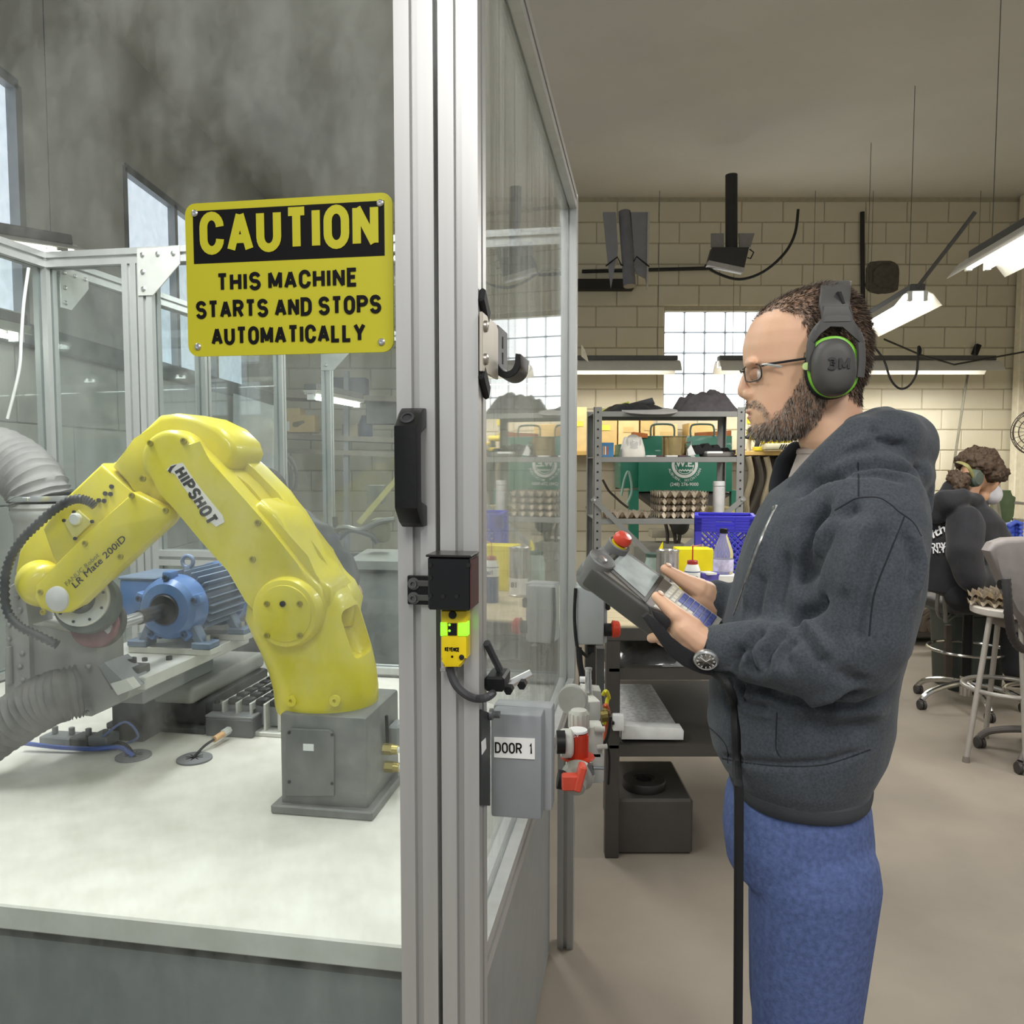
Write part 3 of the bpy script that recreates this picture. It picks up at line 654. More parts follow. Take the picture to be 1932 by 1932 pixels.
MB().cyl(mc(VM+.055), mc(VM+.25), .064, n=40).build('stator', bluedk, mo)
fin = MB().box((0, .1, .0735), (.0028, .178, .023), None).mesh('cooling_fin', 35, mat('fin grey blue', '#75859b', .5, .1, .08))
E4 = E.R.to_4x4()
for k in range(26):
    a = 360/26*k
    if 196 < a < 344 and not (200 < a < 226 or 314 < a < 340): continue
    m = M.Translation(mc(VM+.055)) @ E4 @ M.Rotation(radians(90-a), 4, 'Y'); inst(fin, 'cooling_fin', m, mo)
MB().lathe([(.079, 0), (.086, .004), (.086, .05), (.075, .066), (.05, .07)], mc(VM+.228), E.Y, 48).build('fan_cover', blue, mo)
MB().box(mc(VM+.12, -.105, .012), (.10, .15, .105), E.R, .008, 2).build('terminal_box', blue, mo)
MB().box(mc(VM+.12, -.105, .066), (.104, .154, .008), E.R, .003).build('terminal_lid', bluedk, mo)
q_ = mc(VM+.10, 0, RM+.010)
eb = MB().cyl(mc(VM+.1, 0, RM-.006), q_+EZ*.002, .012, .009, 16)
ep = [q_+EZ*.016+E.X*(.0145*cos(2*pi*k/24))+EZ*(.0145*sin(2*pi*k/24)) for k in range(24)]
eb.tube(ep, .0052, 10, True); eb.build('eye_bolt', mat('blue grey eye bolt', '#7485a5', .45, .2), mo)
for du in (-.085, .085):
    for dv in (.03, .20):
        f_ = MB().box(mc(VM+dv, du, -.088), (.05, .05, .016), E.R, .003)
        f_.box(mc(VM+dv, du*.78, -.066), (.022, .03, .05), E.R @ M.Rotation(radians(-28 if du > 0 else 28), 3, 'Y'), .003)
        f_ = f_.build('foot', bluedk, mo); MB().cyl(mc(VM+dv, du+.006*(1 if du > 0 else -1), -.08), mc(VM+dv, du+.006*(1 if du > 0 else -1), -.066), .006, n=6).build('nut', steel, f_)
zp = zm-.128    # top of the aluminium plate
uR = ez(245, 1290, .517)[0]
zp = (E.tr(443, 1207, .943)).z
sp = thing('spacer_block', 'pale aluminium spacer bars under the blue motor', 'spacer', E.w(um, VM+.1, zp), -A95)
for dv in (.035, .2): MB().box(mc(VM+dv, 0, (zm-.096+zp)/2-zm), (.22, .05, zm-.096-zp), E.R, .002).build('bar', alu_plate, sp)
grd = thing('grinding_head', 'grinding wheel in a round steel guard at the end of the motor spindle', 'grinder', E.w(um, .58, zp), -A95)
MB().cyl(mc(VM-.005), mc(.655), .0165, n=28).build('bearing_sleeve', mat('dark steel sleeve', '#454442', .3, .8), grd)
MB().cyl(mc(.66), mc(.54), .0135, n=28).build('spindle', steel, grd)
ugc, zgc = ez(152, 1131, .50); gc = E.w(ugc, .50, zgc); gn = (-E.Y*.93+E.X*.26+EZ*.26).normalized()
def gdisc(p, r, t, name, mt, par, prof=None): return MB().lathe(prof or [(r-.003, 0), (r, .003), (r, t), (r*.4, t)], p, -gn, 48).build(name, mt, par)
gd = gdisc(gc, .056, .012, 'guard_flange', alu_plate, grd)
gdisc(gc-gn*.011+E.X*.004-EZ*.005, .064, .036, 'guard_housing', mat('dark green grey guard', '#565d57', .6, .2, .12), grd)
gdisc(gc-gn*.040+E.X*.010-EZ*.050, .049, .03, 'grinding_wheel', mat('maroon abrasive', '#7b5255', .85, 0, .12, 60, .4, 120), grd)
gdisc(gc-gn*.058+E.X*.010-EZ*.042, .056, .02, 'wheel_rim_guard', mat('dark guard steel', '#55544f', .6, .3), grd)
gx, gy, _ = axes(gn)
for k in range(9):
    a = 2*pi*k/9+.3; m = gn.to_track_quat('Z', 'Y').to_matrix().to_4x4(); m.translation = gc+gx*(.047*cos(a))+gy*(.047*sin(a)); inst(scr, 'screw', m, gd)
MB().cyl(gc+gn*.001, gc+gn*.03, .03, .026, 28).build('tool_flange', mat('dark flange', '#3b3a38', .5, .4), grd)
# sheet steel dust box with bolts and the two grey ducts
sheet = mat('dusty sheet steel', '#9a9994', .55, .3, .06, 14, .08, 60)
vg = .545
db = thing('dust_box', 'grey sheet steel dust box with dome bolts under the grinding guard', 'dust hood', E.w(ez(120, 1330, vg)[0], vg+.06, ZD), -A95)
MB().fprism(E, [(52, 1175), (182, 1205), (182, 1255), (210, 1302), (248, 1298), (240, 1318), (172, 1352), (60, 1340)], vg, vg+.09, .001, 1).build('front_panel', sheet, db)
MB().fprism(E, [(10, 1110), (46, 1090), (54, 1180), (60, 1345), (8, 1330)], vg-.012, vg+.06, .002, 1).build('side_panel', sheet, db)
MB().fprism(E, [(186, 1256), (196, 1250), (248, 1300), (238, 1306), (214, 1302)], vg-.02, vg+.06).build('angle_rib', alu_dark, db)
MB().fprism(E, [(208, 1290), (238, 1282), (252, 1300), (222, 1312)], vg-.03, vg-.005).build('end_block', alu_plate, db)
MB().box(E.w(ez(128, 1360, vg)[0], vg+.33, (ZD+ez(120, 1330, vg)[1])/2), (.08, .26, ez(120, 1330, vg)[1]-ZD), E.R).build('stand', mat('dark stand', '#3a3a3a', .6), db)
dom = MB().lathe([(.006, 0), (.0055, .003), (.003, .005), (0, .0055)], (0, 0, 0), (0, 0, 1), 12).mesh('dome_bolt', 35, mat('grey dome bolt', '#8d8c88', .45, .4))
for x_, y_ in ((34, 1101), (33, 1126), (38, 1151), (42, 1233), (38, 1258), (44, 1283), (166, 1257), (165, 1345)): put(dom, 'dome_bolt', x_, y_, vg-.013, db, 1.1)
for y_ in (1180, 1206, 1222, 1262): put(dom, 'hinge_bolt', 17, y_, vg-.014, db, 1.0)
MB().cyl(E.tr(17, 1220, vg-.016), E.tr(19, 1290, vg-.016), .0065, n=12).build('hinge_pin', sheet, db)
ductm = mat('grey cloth duct', '#625e5a', .7, .05, .15, 30, .25, 120); duct2 = mat('light grey cloth duct', '#888683', .7, .05, .08, 30, .25, 120)
def duct(name, ctrl, R0, label, mt, k=16, amp=.05, pitch=1):
    pts = cr(ctrl, k, False); rs = []
    for i in range(len(pts)): rs.append(R0*(1+amp*cos(i*pi/1.5)+.015*NZ.noise(V((i*.37, 1, 5)))))
    o = MB().tube(pts, rs, 40).bm
    for v in o.verts: v.co += V(NZ.noise_vector(v.co*38))*.0025
    b = MB(); b.bm.free(); b.bm = o; return b.build(name, mt, None, label, 'duct', ang=75)
d1 = duct('dust_hose', [E.tr(150, 1303, vg-.03), E.tr(120, 1310, vg-.05), E.tr(80, 1325, vg-.06), E.tr(30, 1356, vg-.07), E.tr(-30, 1395, vg-.08), E.tr(-110, 1445, vg-.09)], .052, 'thick grey flexible dust hose clamped to the low sheet steel box', ductm, 12, .085)
duct('exhaust_hose', [E.tr(-70, 845, 1.16), E.tr(-10, 858, 1.16), E.tr(35, 882, 1.15), E.tr(66, 915, 1.13), E.tr(79, 945, 1.13)], .083, 'pale corrugated exhaust hose coming down beside the aluminium post', duct2, 12, .07)
ex = thing('exhaust_pipe', 'grey sheet steel duct pipe with a hose clamp under the pale hose', 'pipe', E.w(ez(85, 1200, 1.13)[0], 1.13, ZD), -A95)
ue, ze = ez(81, 952, 1.13)
MB().lathe([(.085, 0), (.088, .012), (.084, .02), (.087, .03), (.082, .05), (.078, .06), (.078, ze-ZD-.005)], E.w(ue, 1.13, ze+.005), -EZ, 40).build('duct_pipe', sheet, ex)
MB().lathe([(.089, 0), (.0895, .004), (.0895, .012), (.089, .016)], E.w(ue, 1.13, ze+.012), EZ, 40).build('hose_clamp', steel, ex)
MB().box(E.w(ue+.02, 1.13-.088, ze+.02), (.02, .01, .012), E.R, .002).build('clamp_screw', steel, ex)
# aluminium base plate, grey rounded housing, black drive
pt = thing('base_plate', 'long pale aluminium plate with cap screws carrying the motor', 'plate', E.w(uR-.13, .76, zp-.03), -A95)
MB().box(E.w(uR-.13, .80, zp-.014), (.26, .46, .028), E.R, .002).build('plate', alu_plate, pt)
capm = MB().lathe([(.009, 0), (.009, .011), (.005, .011), (.0045, .006), (0, .006)], (0, 0, 0), (0, 0, 1), 16).mesh('cap_screw', 35, mat('black oxide screw', '#2c2b2a', .4, .4))
for a_, v_, s_ in ((-.055, .60, 1.35), (-.04, .72, .8), (-.09, .70, .7), (-.12, .70, .7), (-.16, .70, .7), (-.04, .93, .7), (-.2, .93, .7), (-.22, .6, .8)): inst(capm, 'cap_screw', M.Translation(E.w(uR+a_, v_, zp+(.018 if s_ > 1 else 0))) @ M.Scale(s_, 4), pt)
MB().box(E.w(uR-.06, .60, zp+.009), (.075, .045, .018), E.R, .002).build('clamp_block', mat('dark clamp', '#4a4946', .5, .3), pt)
def deckpt(px, py, dz=0.):
    d = ray(px, py); t = (ZD+dz-CAM.z)/d.z; return CAM+d*t
def vdeck(px, py): return E.loc(deckpt(px, py)).y
v1 = vdeck(340, 1384); hz0 = ez(340, 1330, v1-.02)[1]; hz1 = ez(340, 1296, v1-.02)[1]
uq = ez(364, 1320, v1-.02)[0]; uL_ = ez(240, 1380, v1)[0]-.06
hg = thing('actuator', 'grey rounded actuator housing on a black drive body under the plate', 'drive', E.w((uq+uL_)/2, v1+.15, ZD), -A95)
MB().box(E.w((uq+uL_)/2, v1-.02+.19, (hz1+hz0)/2), (uq-uL_, .38, hz1-hz0), E.R, .014, 4).build('upper_cover', mat('grey moulded cover', '#8e8d87', .5, 0, .06), hg)
ud = ez(385, 1360, v1)[0]
MB().box(E.w((ud+uL_)/2, v1+.19, (hz0+ZD)/2+.008), (ud-uL_-.012, .34, hz0-ZD-.018), E.R, .010, 2).build('drive_body', mat('dark drive body', '#2e2e2f', .5, .1, .1), hg)
MB().box(E.w((ud+uL_)/2, v1+.18, ZD+.008), (ud-uL_, .36, .016), E.R, .004, 2).build('mounting_flange', mat('dark drive flange', '#383838', .55, .1), hg)
MB().box(E.w(uR-.14, .80, (zp-.03+hz1)/2), (.16, .30, zp-.03-hz1), E.R, .004).build('riser', greyp, hg)
MB().lathe([(.014, 0), (.0135, .0006), (.010, .0007)], E.tr(280, 1346, v1-.0), -E.Y, 24).build('round_emblem', mat('emblem pale grey', '#9c9a94', .5), hg)
text('cyMBIA', .013, tm(E.tr(284, 1364, v1-.001)), mat('emblem pale grey', '#9c9a94'), hg)
# ---------------- pin rack, cable grommets, sensor, air line ----------------
vr = vdeck(500, 1388); zr1 = ez(447, 1326, vr)[1]; hr_ = zr1-ZD-.012
ru0 = ez(420, 1330, vr)[0]; ru1 = ez(446, 1330, vr)[0]; pr_w = ru1-ru0
rk = thing('parts_rack', 'rack of pale rails holding rows of small black parts beside the robot base', 'rack', E.w(ru0+2*pr_w, vr+.2, ZD), -A95)
rlm = MB().box((0, 0, 0), (.006, .38, hr_), None, .001, 1).mesh('rail', 35, alu_plate); slm = MB().box((0, 0, 0), (pr_w-.006, .34, hr_*.72), None).mesh('spacer', 35, alu_dark)
knm = MB().box((0, 0, 0), (pr_w-.009, .03, .016), None, .005, 2).mesh('held_part', 35, blackp)
for i in range(5):
    uu = ru0+i*pr_w
    inst(rlm, 'rail', M.Translation(E.w(uu, vr+.19, ZD+.012+hr_/2)) @ E4, rk)
    if i < 4:
        inst(slm, 'spacer', M.Translation(E.w(uu+pr_w/2, vr+.195, ZD+.012+hr_*.44)) @ E4, rk)
        for k in range(9):
            inst(knm, 'held_part', M.Translation(E.w(uu+pr_w/2, vr+.03+k*.041, zr1-.005+.004*random.random())) @ E4 @ M.Rotation(random.uniform(-.1, .1), 4, 'X'), rk)
MB().box(E.w(ru0+2*pr_w, vr+.19, ZD+.006), (pr_w*4+.03, .40, .012), E.R, .002).build('base_tray', alu_plate, rk)
vf = vdeck(430, 1391)
fx = thing('clamp_fixture', 'dark grey fixture block with cap screws in front of the parts rack', 'fixture', E.w(ez(430, 1389, vf)[0], vf+.04, ZD), -A95)
a0, z1 = ez(386, 1354, vf); a1, z0 = ez(476, 1390, vf)
MB().box(E.w((a0+a1)/2, vf+.035, (ZD+z1)/2), (a1-a0, .07, z1-ZD), E.R, .003).build('block', mat('fixture grey', '#505054', .5, .1), fx)
MB().box(E.w((a0+a1)/2, vf+.04, z1+.003), (a1-a0, .075, .006), E.R, .001).build('top_plate', alu_dark, fx)
MB().box(E.w(a0+.012, vf+.05, z1+.016), (.024, .03, .022), E.R, .003).build('stop', mat('stop grey', '#4b4b4b', .5), fx)
for a_ in (a0+.012, a1-.018): inst(capm, 'cap_screw', M.Translation(E.w(a_, vf+.04, z1+(.026 if a_ < a0+.014 else .006))) @ M.Scale(.8, 4), fx)
grom = mat('grey rubber grommet', '#77777a', .7, 0, .1)
for (px_, py_, lb) in ((252, 1428, 'round grey cable grommet with the blue air line going in'), (367, 1433, 'round grey cable grommet with the sensor cable going in')):
    g = thing('cable_grommet', lb, 'grommet', deckpt(px_, py_), group='deck grommets')
    MB().lathe([(.039, 0), (.039, .004), (.034, .0065), (.006, .005), (0, .004)], deckpt(px_, py_), EZ, 32).build('ring', grom, g)
    for k in range(4): MB().box(deckpt(px_, py_)+EZ*.006, (.04, .0015, .001), M.Rotation(k*pi/4, 3, 'Z')).build('slit', blackm, g)
sn = thing('sensor_cable', 'thin black sensor cable with an orange ring and clear nut', 'cable', deckpt(400, 1400))
c0, c1, c2, c3 = deckpt(364, 1431, .006), deckpt(385, 1408, .012), deckpt(404, 1395, .02), deckpt(420, 1385, .022)
MB().tube(cr([c0, c1, c2], 6, False), .003, 8).build('cable', blackm, sn)
MB().cyl(c2, c3, .0075, n=14).build('orange_sleeve', mat('pale orange sleeve', '#d5a878', .5), sn)
e_ = c3+(c3-c2).normalized()*.026; MB().cyl(c3, e_, .0095, n=6).build('clear_nut', mat('clear nut', '#c6c7c5', .3, .2), sn)
at = cr([deckpt(45, 1402, .02), deckpt(110, 1410, .012), deckpt(175, 1413, .01), deckpt(225, 1410, .01), deckpt(243, 1420, .012), deckpt(252, 1427, .006)], 6, False)
MB().tube(at, .0055, 8).build('air_line', mat('blue air tube', '#4a62b0', .35), None, 'bright blue air tube lying across the deck to a grommet', 'tube')
at = cr([deckpt(205, 1400, .004), deckpt(230, 1402, .008), deckpt(244, 1412, .01), deckpt(254, 1428, .006)], 6, False)
MB().tube(at, .004, 8).build('sensor_wire', blackm, None, 'short black wire bending down into the grommet by the blue tube', 'cable')
vc = thing('valve_stack', 'dark pneumatic valve stack with fittings on the deck under the thick hose', 'valve', deckpt(150, 1412), -A95)
q_ = deckpt(150, 1412)
for i, (a_, c_, sx_, mt_) in enumerate(((-.06, .012, .09, alu_dark), (0, .014, .05, mat('dark valve', '#4a4a48', .5)), (.05, .02, .05, alu_dark))): MB().box(q_+E.X*a_+EZ*c_+E.Y*.02, (sx_, .05, .024), E.R, .003).build('valve_body', mt_, vc)
for i in range(4): MB().cyl(q_+E.X*(-.08+.045*i)+E.Y*.02+EZ*.026, q_+E.X*(-.08+.045*i)+E.Y*.02+EZ*.042, .007, n=10).build('fitting', mat('grey fitting', '#7f7f7c', .4, .3), vc)
MB().tube(cr([q_+E.X*.06+EZ*.03, q_+E.X*.10+EZ*.06+E.Y*.03, q_+E.X*.12+EZ*.02+E.Y*.05, q_+E.X*.09+EZ*.0+E.Y*.05], 5, False), .003, 8).build('blue_hose', mat('pale blue hose', '#7181b8', .4), vc)
# light fitting under the cell's roof
lamp_between(P(-90, 432, 2.9), P(122, 463, 3.6), 'bright lamp beyond the roof rail at the upper corner of the robot cell', hw=.16, drop=.03, chain=True, hang=1.3)
MB().tube(cr([E.tr(54, 505, 1.0), E.tr(45, 570, 1.0), E.tr(40, 640, 1.0), E.tr(36, 700, 1.0), E.tr(14, 790, 1.0)], 5, False), .004, 6).build('white_cable', white, None, 'thin white cord hanging down in the robot cell to the pale hose', 'cord')
# ---------------- hook, safety switch and boxes on the corner post ----------------
def ev(px, py, u): q_ = E.loc(EU.tr(px, py, u)); return q_.y, q_.z
hk = thing('wall_hook', 'black J hook on a pale bolted plate at the side of the corner post', 'hook', E.w(.0, .06, 1.55), -A95)
pl_ = [(904, 588), (931, 612), (934, 622), (934, 716), (928, 712), (904, 700)]
MB().fprism(EU, pl_, .003, .0075, .0008, 1).build('mounting_plate', mat('pale zinc plate', '#bdb6a8', .4, .5, .06), hk)
hb_ = MB().lathe([(.0075, 0), (.007, .003), (.004, .0045), (.0025, .0045), (.002, .003), (0, .003)], (0, 0, 0), (0, 0, 1), 14).mesh('bolt', 35, mat('bright bolt', '#a9a59d', .3, .8))
qx = E.X.to_track_quat('Z', 'Y').to_matrix().to_4x4()
for y_ in (616, 678):
    m = qx.copy(); m.translation = EU.tr(915, y_, .0075); inst(hb_, 'bolt', m, hk)
vh = .105; u_a, z_a = ez(933, 612, vh); _, z_b = ez(933, 695, vh); u_b, _ = ez(957, 700, vh); u_c, _ = ez(978, 668, vh); _, z_c = ez(978, 668, vh)
rH = (u_c-u_a)/2-.003; cx_ = (u_a+u_c)/2
outer = [(u_a-.003, z_a)]+[(cx_-(rH+.006)*cos(radians(t)), z_b+.006-(rH+.006)*sin(radians(t))) for t in range(0, 181, 15)]+[(u_c+.003, z_c)]
inner = [(u_c-.004, z_c+.001)]+[(cx_+(rH-.002)*cos(radians(t)), z_b+.006-(rH-.002)*sin(radians(t))) for t in range(0, 181, 15)]+[(u_a+.005, z_a-.001)]
jh = MB().prism([E.w(a, vh, c) for a, c in outer+inner], E.Y*.075, .001, 1).build('j_hook', blackp, hk)
for dz in (.01, -.012): MB().box(E.w(u_a+.0052, vh+.035, (z_a+z_b)/2+dz), (.001, .006, .016), E.R).build('slot', blackm, jh)
for dz0 in (578, 722):
    v_, z_ = ev(914, dz0, .004); MB().box(E.w(.004, v_, z_), (.008, .045, .022), E.R @ M.Rotation(radians(-35), 3, 'X'), .003).build('corner_clip', blackm, hk)
vk = -.045
sw = thing('safety_switch', 'black magnetic lock head over a yellow switch with two green lights', 'switch', E.w(-.04, -.02, 1.2), -A95)
a0, z0 = ez(808, 1150, vk); a1, z1 = ez(887, 1052, vk)
lk = MB().box(E.w((a0+a1)/2, vk/2-.002, (z0+z1)/2), (a1-a0, abs(vk)+.0, z1-z0), E.R, .002).build('lock_head', mat('glossy black', '#0c0c0e', .25), sw)
MB().box(E.w((a0+a1)/2, vk/2-.002, z1+.0015), (a1-a0+.004, abs(vk)+.004, .003), E.R, .001).build('lid', mat('worn dark lid', '#3a3937', .3, .5), lk)
MB().box(E.w(a1+.0012, vk/2-.004, (z0+z1)/2), (.0022, abs(vk)-.006, z1-z0-.006), E.R).build('side_label', mat('maroon side label', '#4c2f2f', .5), lk)
for x_, y_ in ((836, 1125), (862, 1125), (812, 1066), (812, 1124), (812, 1090), (884, 1066)): put(scr, 'screw', x_, y_, vk-.0025, lk, .9)
a2, z2 = ez(769, 1140, -.006); a3, z3 = ez(812, 1087, -.006)
br = MB().box(E.w((a2+a3)/2, -.004, (z2+z3)/2), (a3-a2, .006, z3-z2), E.R, .001).build('bracket', blackp, sw)
for y_ in (1101, 1128):
    put(MB().lathe([(.0078, 0), (.0078, .002), (.005, .002), (.005, .006), (.003, .006), (.0025, .003), (0, .003)], (0, 0, 0), (0, 0, 1), 18).mesh('bolt', 35, mat('grey washer bolt', '#6f6f6d', .4, .6)), 'bolt', 781, y_, -.007, br)
    q_ = E.tr(798, y_, -.008); MB().box(q_, (.018, .003, .008), E.R, .001).build('slot_strap', mat('strap grey', '#5a5a59', .5, .3), br)
ysw = mat('switch yellow', '#e3c70e', .4, 0, .04); vy = -.026
a0, z0 = ez(832, 1246, vy); a1, z1 = ez(880, 1153, vy)
bd = MB().fprism(E, [(832, 1153), (880, 1153), (880, 1243), (869, 1247), (868, 1259), (837, 1259), (836, 1245), (832, 1243)], vy, -.001, .002, 2).build('switch_body', ysw, sw)
gl = mat('green light', '#7dff2a', .3, emit=1.3)
MB().fprism(E, [(830.5, 1175), (842, 1175), (843, 1199), (830.5, 1200)], vy-.0016, vy+.012, .001, 2).build('green_light', gl, bd)
MB().fprism(E, [(864, 1176), (881.5, 1175), (881.5, 1200), (864, 1200)], vy-.0016, vy+.012, .001, 2).build('green_light', gl, bd)
MB().fprism(E, [(845, 1176), (862, 1176), (862, 1199), (845, 1199)], vy-.001, vy+.002).build('display', blackp, bd)
for y_ in (1179, 1190): put(MB().lathe([(.0016, 0), (.0012, .0008), (0, .001)], (0, 0, 0), (0, 0, 1), 10).mesh('status_led', 35, gl), 'status_led', 848, y_, vy-.001, bd)
for x_, y_, r_ in ((854, 1160, .0052), (871, 1240, .0034)): put(MB().lathe([(1, 0), (.9, .5), (0, .6)], (0, 0, 0), (0, 0, 1), 14).mesh('knob', 35, blackm), 'knob', x_, y_, vy, bd, r_)
stext('KEYENCE', .0052, tm(E.tr(853, 1225, vy-.0004)), dk_, bd, .0185, t=.22, ext=.0002)
MB().fprism(E, [(851, 1237), (855, 1237), (855, 1241), (851, 1241)], vy-.0004, vy).build('mark', dk_, bd)
cb = cr([E.tr(849, 1259, vy+.012), E.tr(852, 1275, vy+.012), E.tr(862, 1295, vy+.012), E.tr(880, 1311, vy+.014), E.tr(899, 1318, -.005), EU.tr(918, 1316, .012), EU.tr(930, 1308, .012)], 6, False)
MB().tube(cb, .0052, 10).build('switch_cable', mat('dark grey cable', '#3c3d40', .55), sw)
MB().box(E.tr(838, 1262, vy+.014), (.008, .01, .006), E.R, .001).build('cable_clip', steel, bd)
# black hinge parts and backing plate behind the DOOR 1 box
hn = thing('hinge_bracket', 'black cable clamp bracket with small bolts above the grey door box', 'bracket', E.w(.02, .06, 1.15), -A95)
v_, z_ = ev(918, 1300, .008); MB().box(E.w(.014, .055, z_), (.026, .05, .02), E.R, .003).build('clamp', blackp, hn)
MB().tube(cr([E.w(.004, .03, z_+.055), E.w(.010, .05, z_+.03), E.w(.016, .06, z_+.012)], 4, False), .005, 8).build('cable', mat('dark grey cable', '#3c3d40'), hn)
MB().cyl(E.w(.02, .07, z_-.014), E.w(.055, .085, z_+.002), .006, n=10).build('stud', steel, hn)
for k in range(2): MB().cyl(E.w(.03+.018*k, .06, z_-.012+.008*k), E.w(.03+.018*k, .045, z_-.012+.008*k), .006, n=6).build('bolt', blackp, hn)
vb = .10
bx = thing('switch_box', 'grey junction box marked DOOR 1 on the side of the enclosure', 'junction box', E.w(.06, .14, .9), -A95)
a0, z1 = ez(925, 1346, vb); a1, _ = ez(1022, 1346, vb); z0 = z1-.15
bxm = mat('grey box paint', '#85888b', .45, 0, .04)
MB().box(E.w((a0+a1)/2, vb+.034, (z0+z1)/2), (a1-a0, .066, z1-z0), E.R, .004, 2).build('lid', bxm, bx)
MB().box(E.w((a0+a1)/2+.004, vb+.052, (z0+z1)/2), (a1-a0+.014, .032, z1-z0+.004), E.R, .005, 2).build('back_shell', mat('grey box shell', '#8f9294', .45, 0, .04), bx)
MB().fprism(E, [(932, 1391), (1009, 1394), (1009, 1433), (932, 1429)], vb-.0006, vb+.001).build('label_strip', white, bx)
m, L = dirm((934, 1410), (1006, 1413), vb-.0008, .0004); stext('DOOR  1', .0155, m, dk_, bx, L, t=.14, ext=.0002)
MB().fprism(EU, [(905, 1338), (922, 1345), (922, 1520), (905, 1520)], .0005, .003, .001, 1).build('backing_plate', mat('black backing plate', '#2b2c2e', .5), bx)
MB().fprism(EU, [(908, 1400), (916, 1392), (917, 1412), (909, 1424)], .0031, .0036).build('white_tag', white, bx)
q_ = E.tr(914, 1356, .03); MB().lathe([(.008, 0), (.008, .004), (.005, .006), (.005, .014), (0, .014)], E.w(.004, .05, E.loc(q_).z), E.X, 14).build('knob', mat('grey knob', '#67686a', .4, .3), bx)
# air preparation units along the side of the cell
ap = mat('pale grey plastic', '#c3c2ba', .45, 0, .05)
def WP(px, py, D): return P(px, py, D)
q_ = WP(1090, 1402, 1.55)
lo = thing('lockout_valve', 'red round lockout knob with a flange on a pale air valve', 'valve', q_+V((0, 0, -.03)))
rr = .0215
MB().lathe([(rr*.95, 0), (rr, .003), (rr*.93, .046), (rr*.9, .048)], WP(1090, 1427, 1.55), EZ, 28).build('knob', red, lo)
MB().lathe([(rr*.92, 0), (rr*.88, .004), (0, .004)], WP(1090, 1380, 1.55), EZ, 28).build('white_top', white, lo)
MB().lathe([(.032, 0), (.034, .002), (.032, .005), (.02, .006)], WP(1090, 1430, 1.55), EZ, 28).build('flange', red, lo)
for k in range(6): MB().box(WP(1090, 1404, 1.55)+V((rr*.98*cos(k*pi/3+.5), rr*.98*sin(k*pi/3+.5), 0)), (.004, .004, .046), M.Rotation(k*pi/3+.5, 3, 'Z'), .001).build('grip_rib', red, lo)
text('SV', .011, (lambda m: (setattr(m, 'translation', WP(1087, 1388, 1.55-rr)), m)[1])(M((RT, EZ, V((0, -1, 0)))).transposed().to_4x4()), white, lo)
MB().box(WP(1092, 1447, 1.56), (.05, .045, .03), None, .006, 2).build('valve_body', ap, lo)
MB().cyl(WP(1050, 1400, 1.5), WP(1066, 1400, 1.5), .022, n=24).build('black_dial', blackp, lo)
MB().lathe([(.026, 0), (.028, .004), (.028, .02), (.022, .024)], WP(1058, 1402, 1.53), V((1, 0, 0)), 24).build('gauge', ap, lo)
rg = thing('air_regulator', 'pale grey air filter regulator standing behind the red lockout knob', 'regulator', WP(1096, 1470, 1.62))
MB().lathe([(.02, 0), (.021, .003), (.021, .032), (.016, .040), (.004, .042)], WP(1092, 1375, 1.62), EZ, 24).build('adjust_knob', ap, rg)
for k in range(14): MB().box(WP(1092, 1358, 1.62)+V((.0212*cos(k*pi/7), .0212*sin(k*pi/7), 0)), (.002, .002, .03), M.Rotation(k*pi/7, 3, 'Z')).build('grip_rib', ap, rg)
MB().box(WP(1116, 1395, 1.66), (.045, .05, .07), None, .006, 2).build('body', ap, rg)
MB().box(WP(1122, 1440, 1.66), (.035, .05, .07), None, .006, 2).build('lower_body', ap, rg)
MB().cyl(WP(1121, 1376, 1.62), WP(1141, 1376, 1.62), .006, n=10).build('port', ap, rg)
MB().cyl(WP(1126, 1410, 1.62), WP(1146, 1408, 1.62), .005, n=10).build('port', ap, rg)
MB().box(WP(1112, 1336, 1.75), (.038, .05, .045), M.Rotation(.2, 3, 'Z'), .005, 2).build('upper_block', ap, rg)
MB().fprism(WF, [(1086, 1345), (1098, 1300), (1118, 1302), (1124, 1345)], 1.78, 1.83, .003, 2).build('sloped_block', ap, rg)
MB().fprism(WF, [(1114, 1302), (1134, 1304), (1138, 1340), (1118, 1345)], 1.80, 1.85, .003, 2).build('upper_port', mat('grey port', '#a3a29b', .4), rg)
b = MB().lathe([(.008, 0), (.008, .028), (.007, .032), (.007, .05), (.0085, .052), (.0085, .056), (0, .057)], WP(1110, 1306, 1.78), EZ, 16).build('steel_fitting', steel, rg)
MB().cyl(WP(1094, 1282, 1.78), WP(1104, 1282, 1.78), .007, n=12).build('side_port', white, rg)
gg = MB().lathe([(.033, 0), (.033, .012), (.03, .014), (0, .012)], WP(1082, 1318, 1.7), V((-.3, -.95, 0)), 28).build('pressure_gauge', mat('gauge glass', '#a9a8a2', .2), rg)
rv = thing('shutoff_valve', 'red handled shutoff valve with a grey round body below the lockout knob', 'valve', WP(1085, 1478, 1.5))
MB().lathe([(.03, 0), (.032, .006), (.03, .02), (.02, .03), (.018, .045)], WP(1092, 1456, 1.52), V((-.2, -.9, -.35)), 28).build('body', mat('grey valve body', '#9d9c93', .45), rv)
MB().box(WP(1078, 1475, 1.46), (.036, .02, .03), None, .003).build('handle', mat('faded red handle', '#cd4a35', .45), rv); MB().box(WP(1094, 1466, 1.46), (.014, .03, .05), M.Rotation(.25, 3, 'Y'), .003).build('handle', mat('faded red handle', '#cd4a35', .45), rv)
MB().cyl(WP(1052, 1470, 1.5), WP(1066, 1472, 1.5), .018, n=20).build('black_port', blackm, rv)
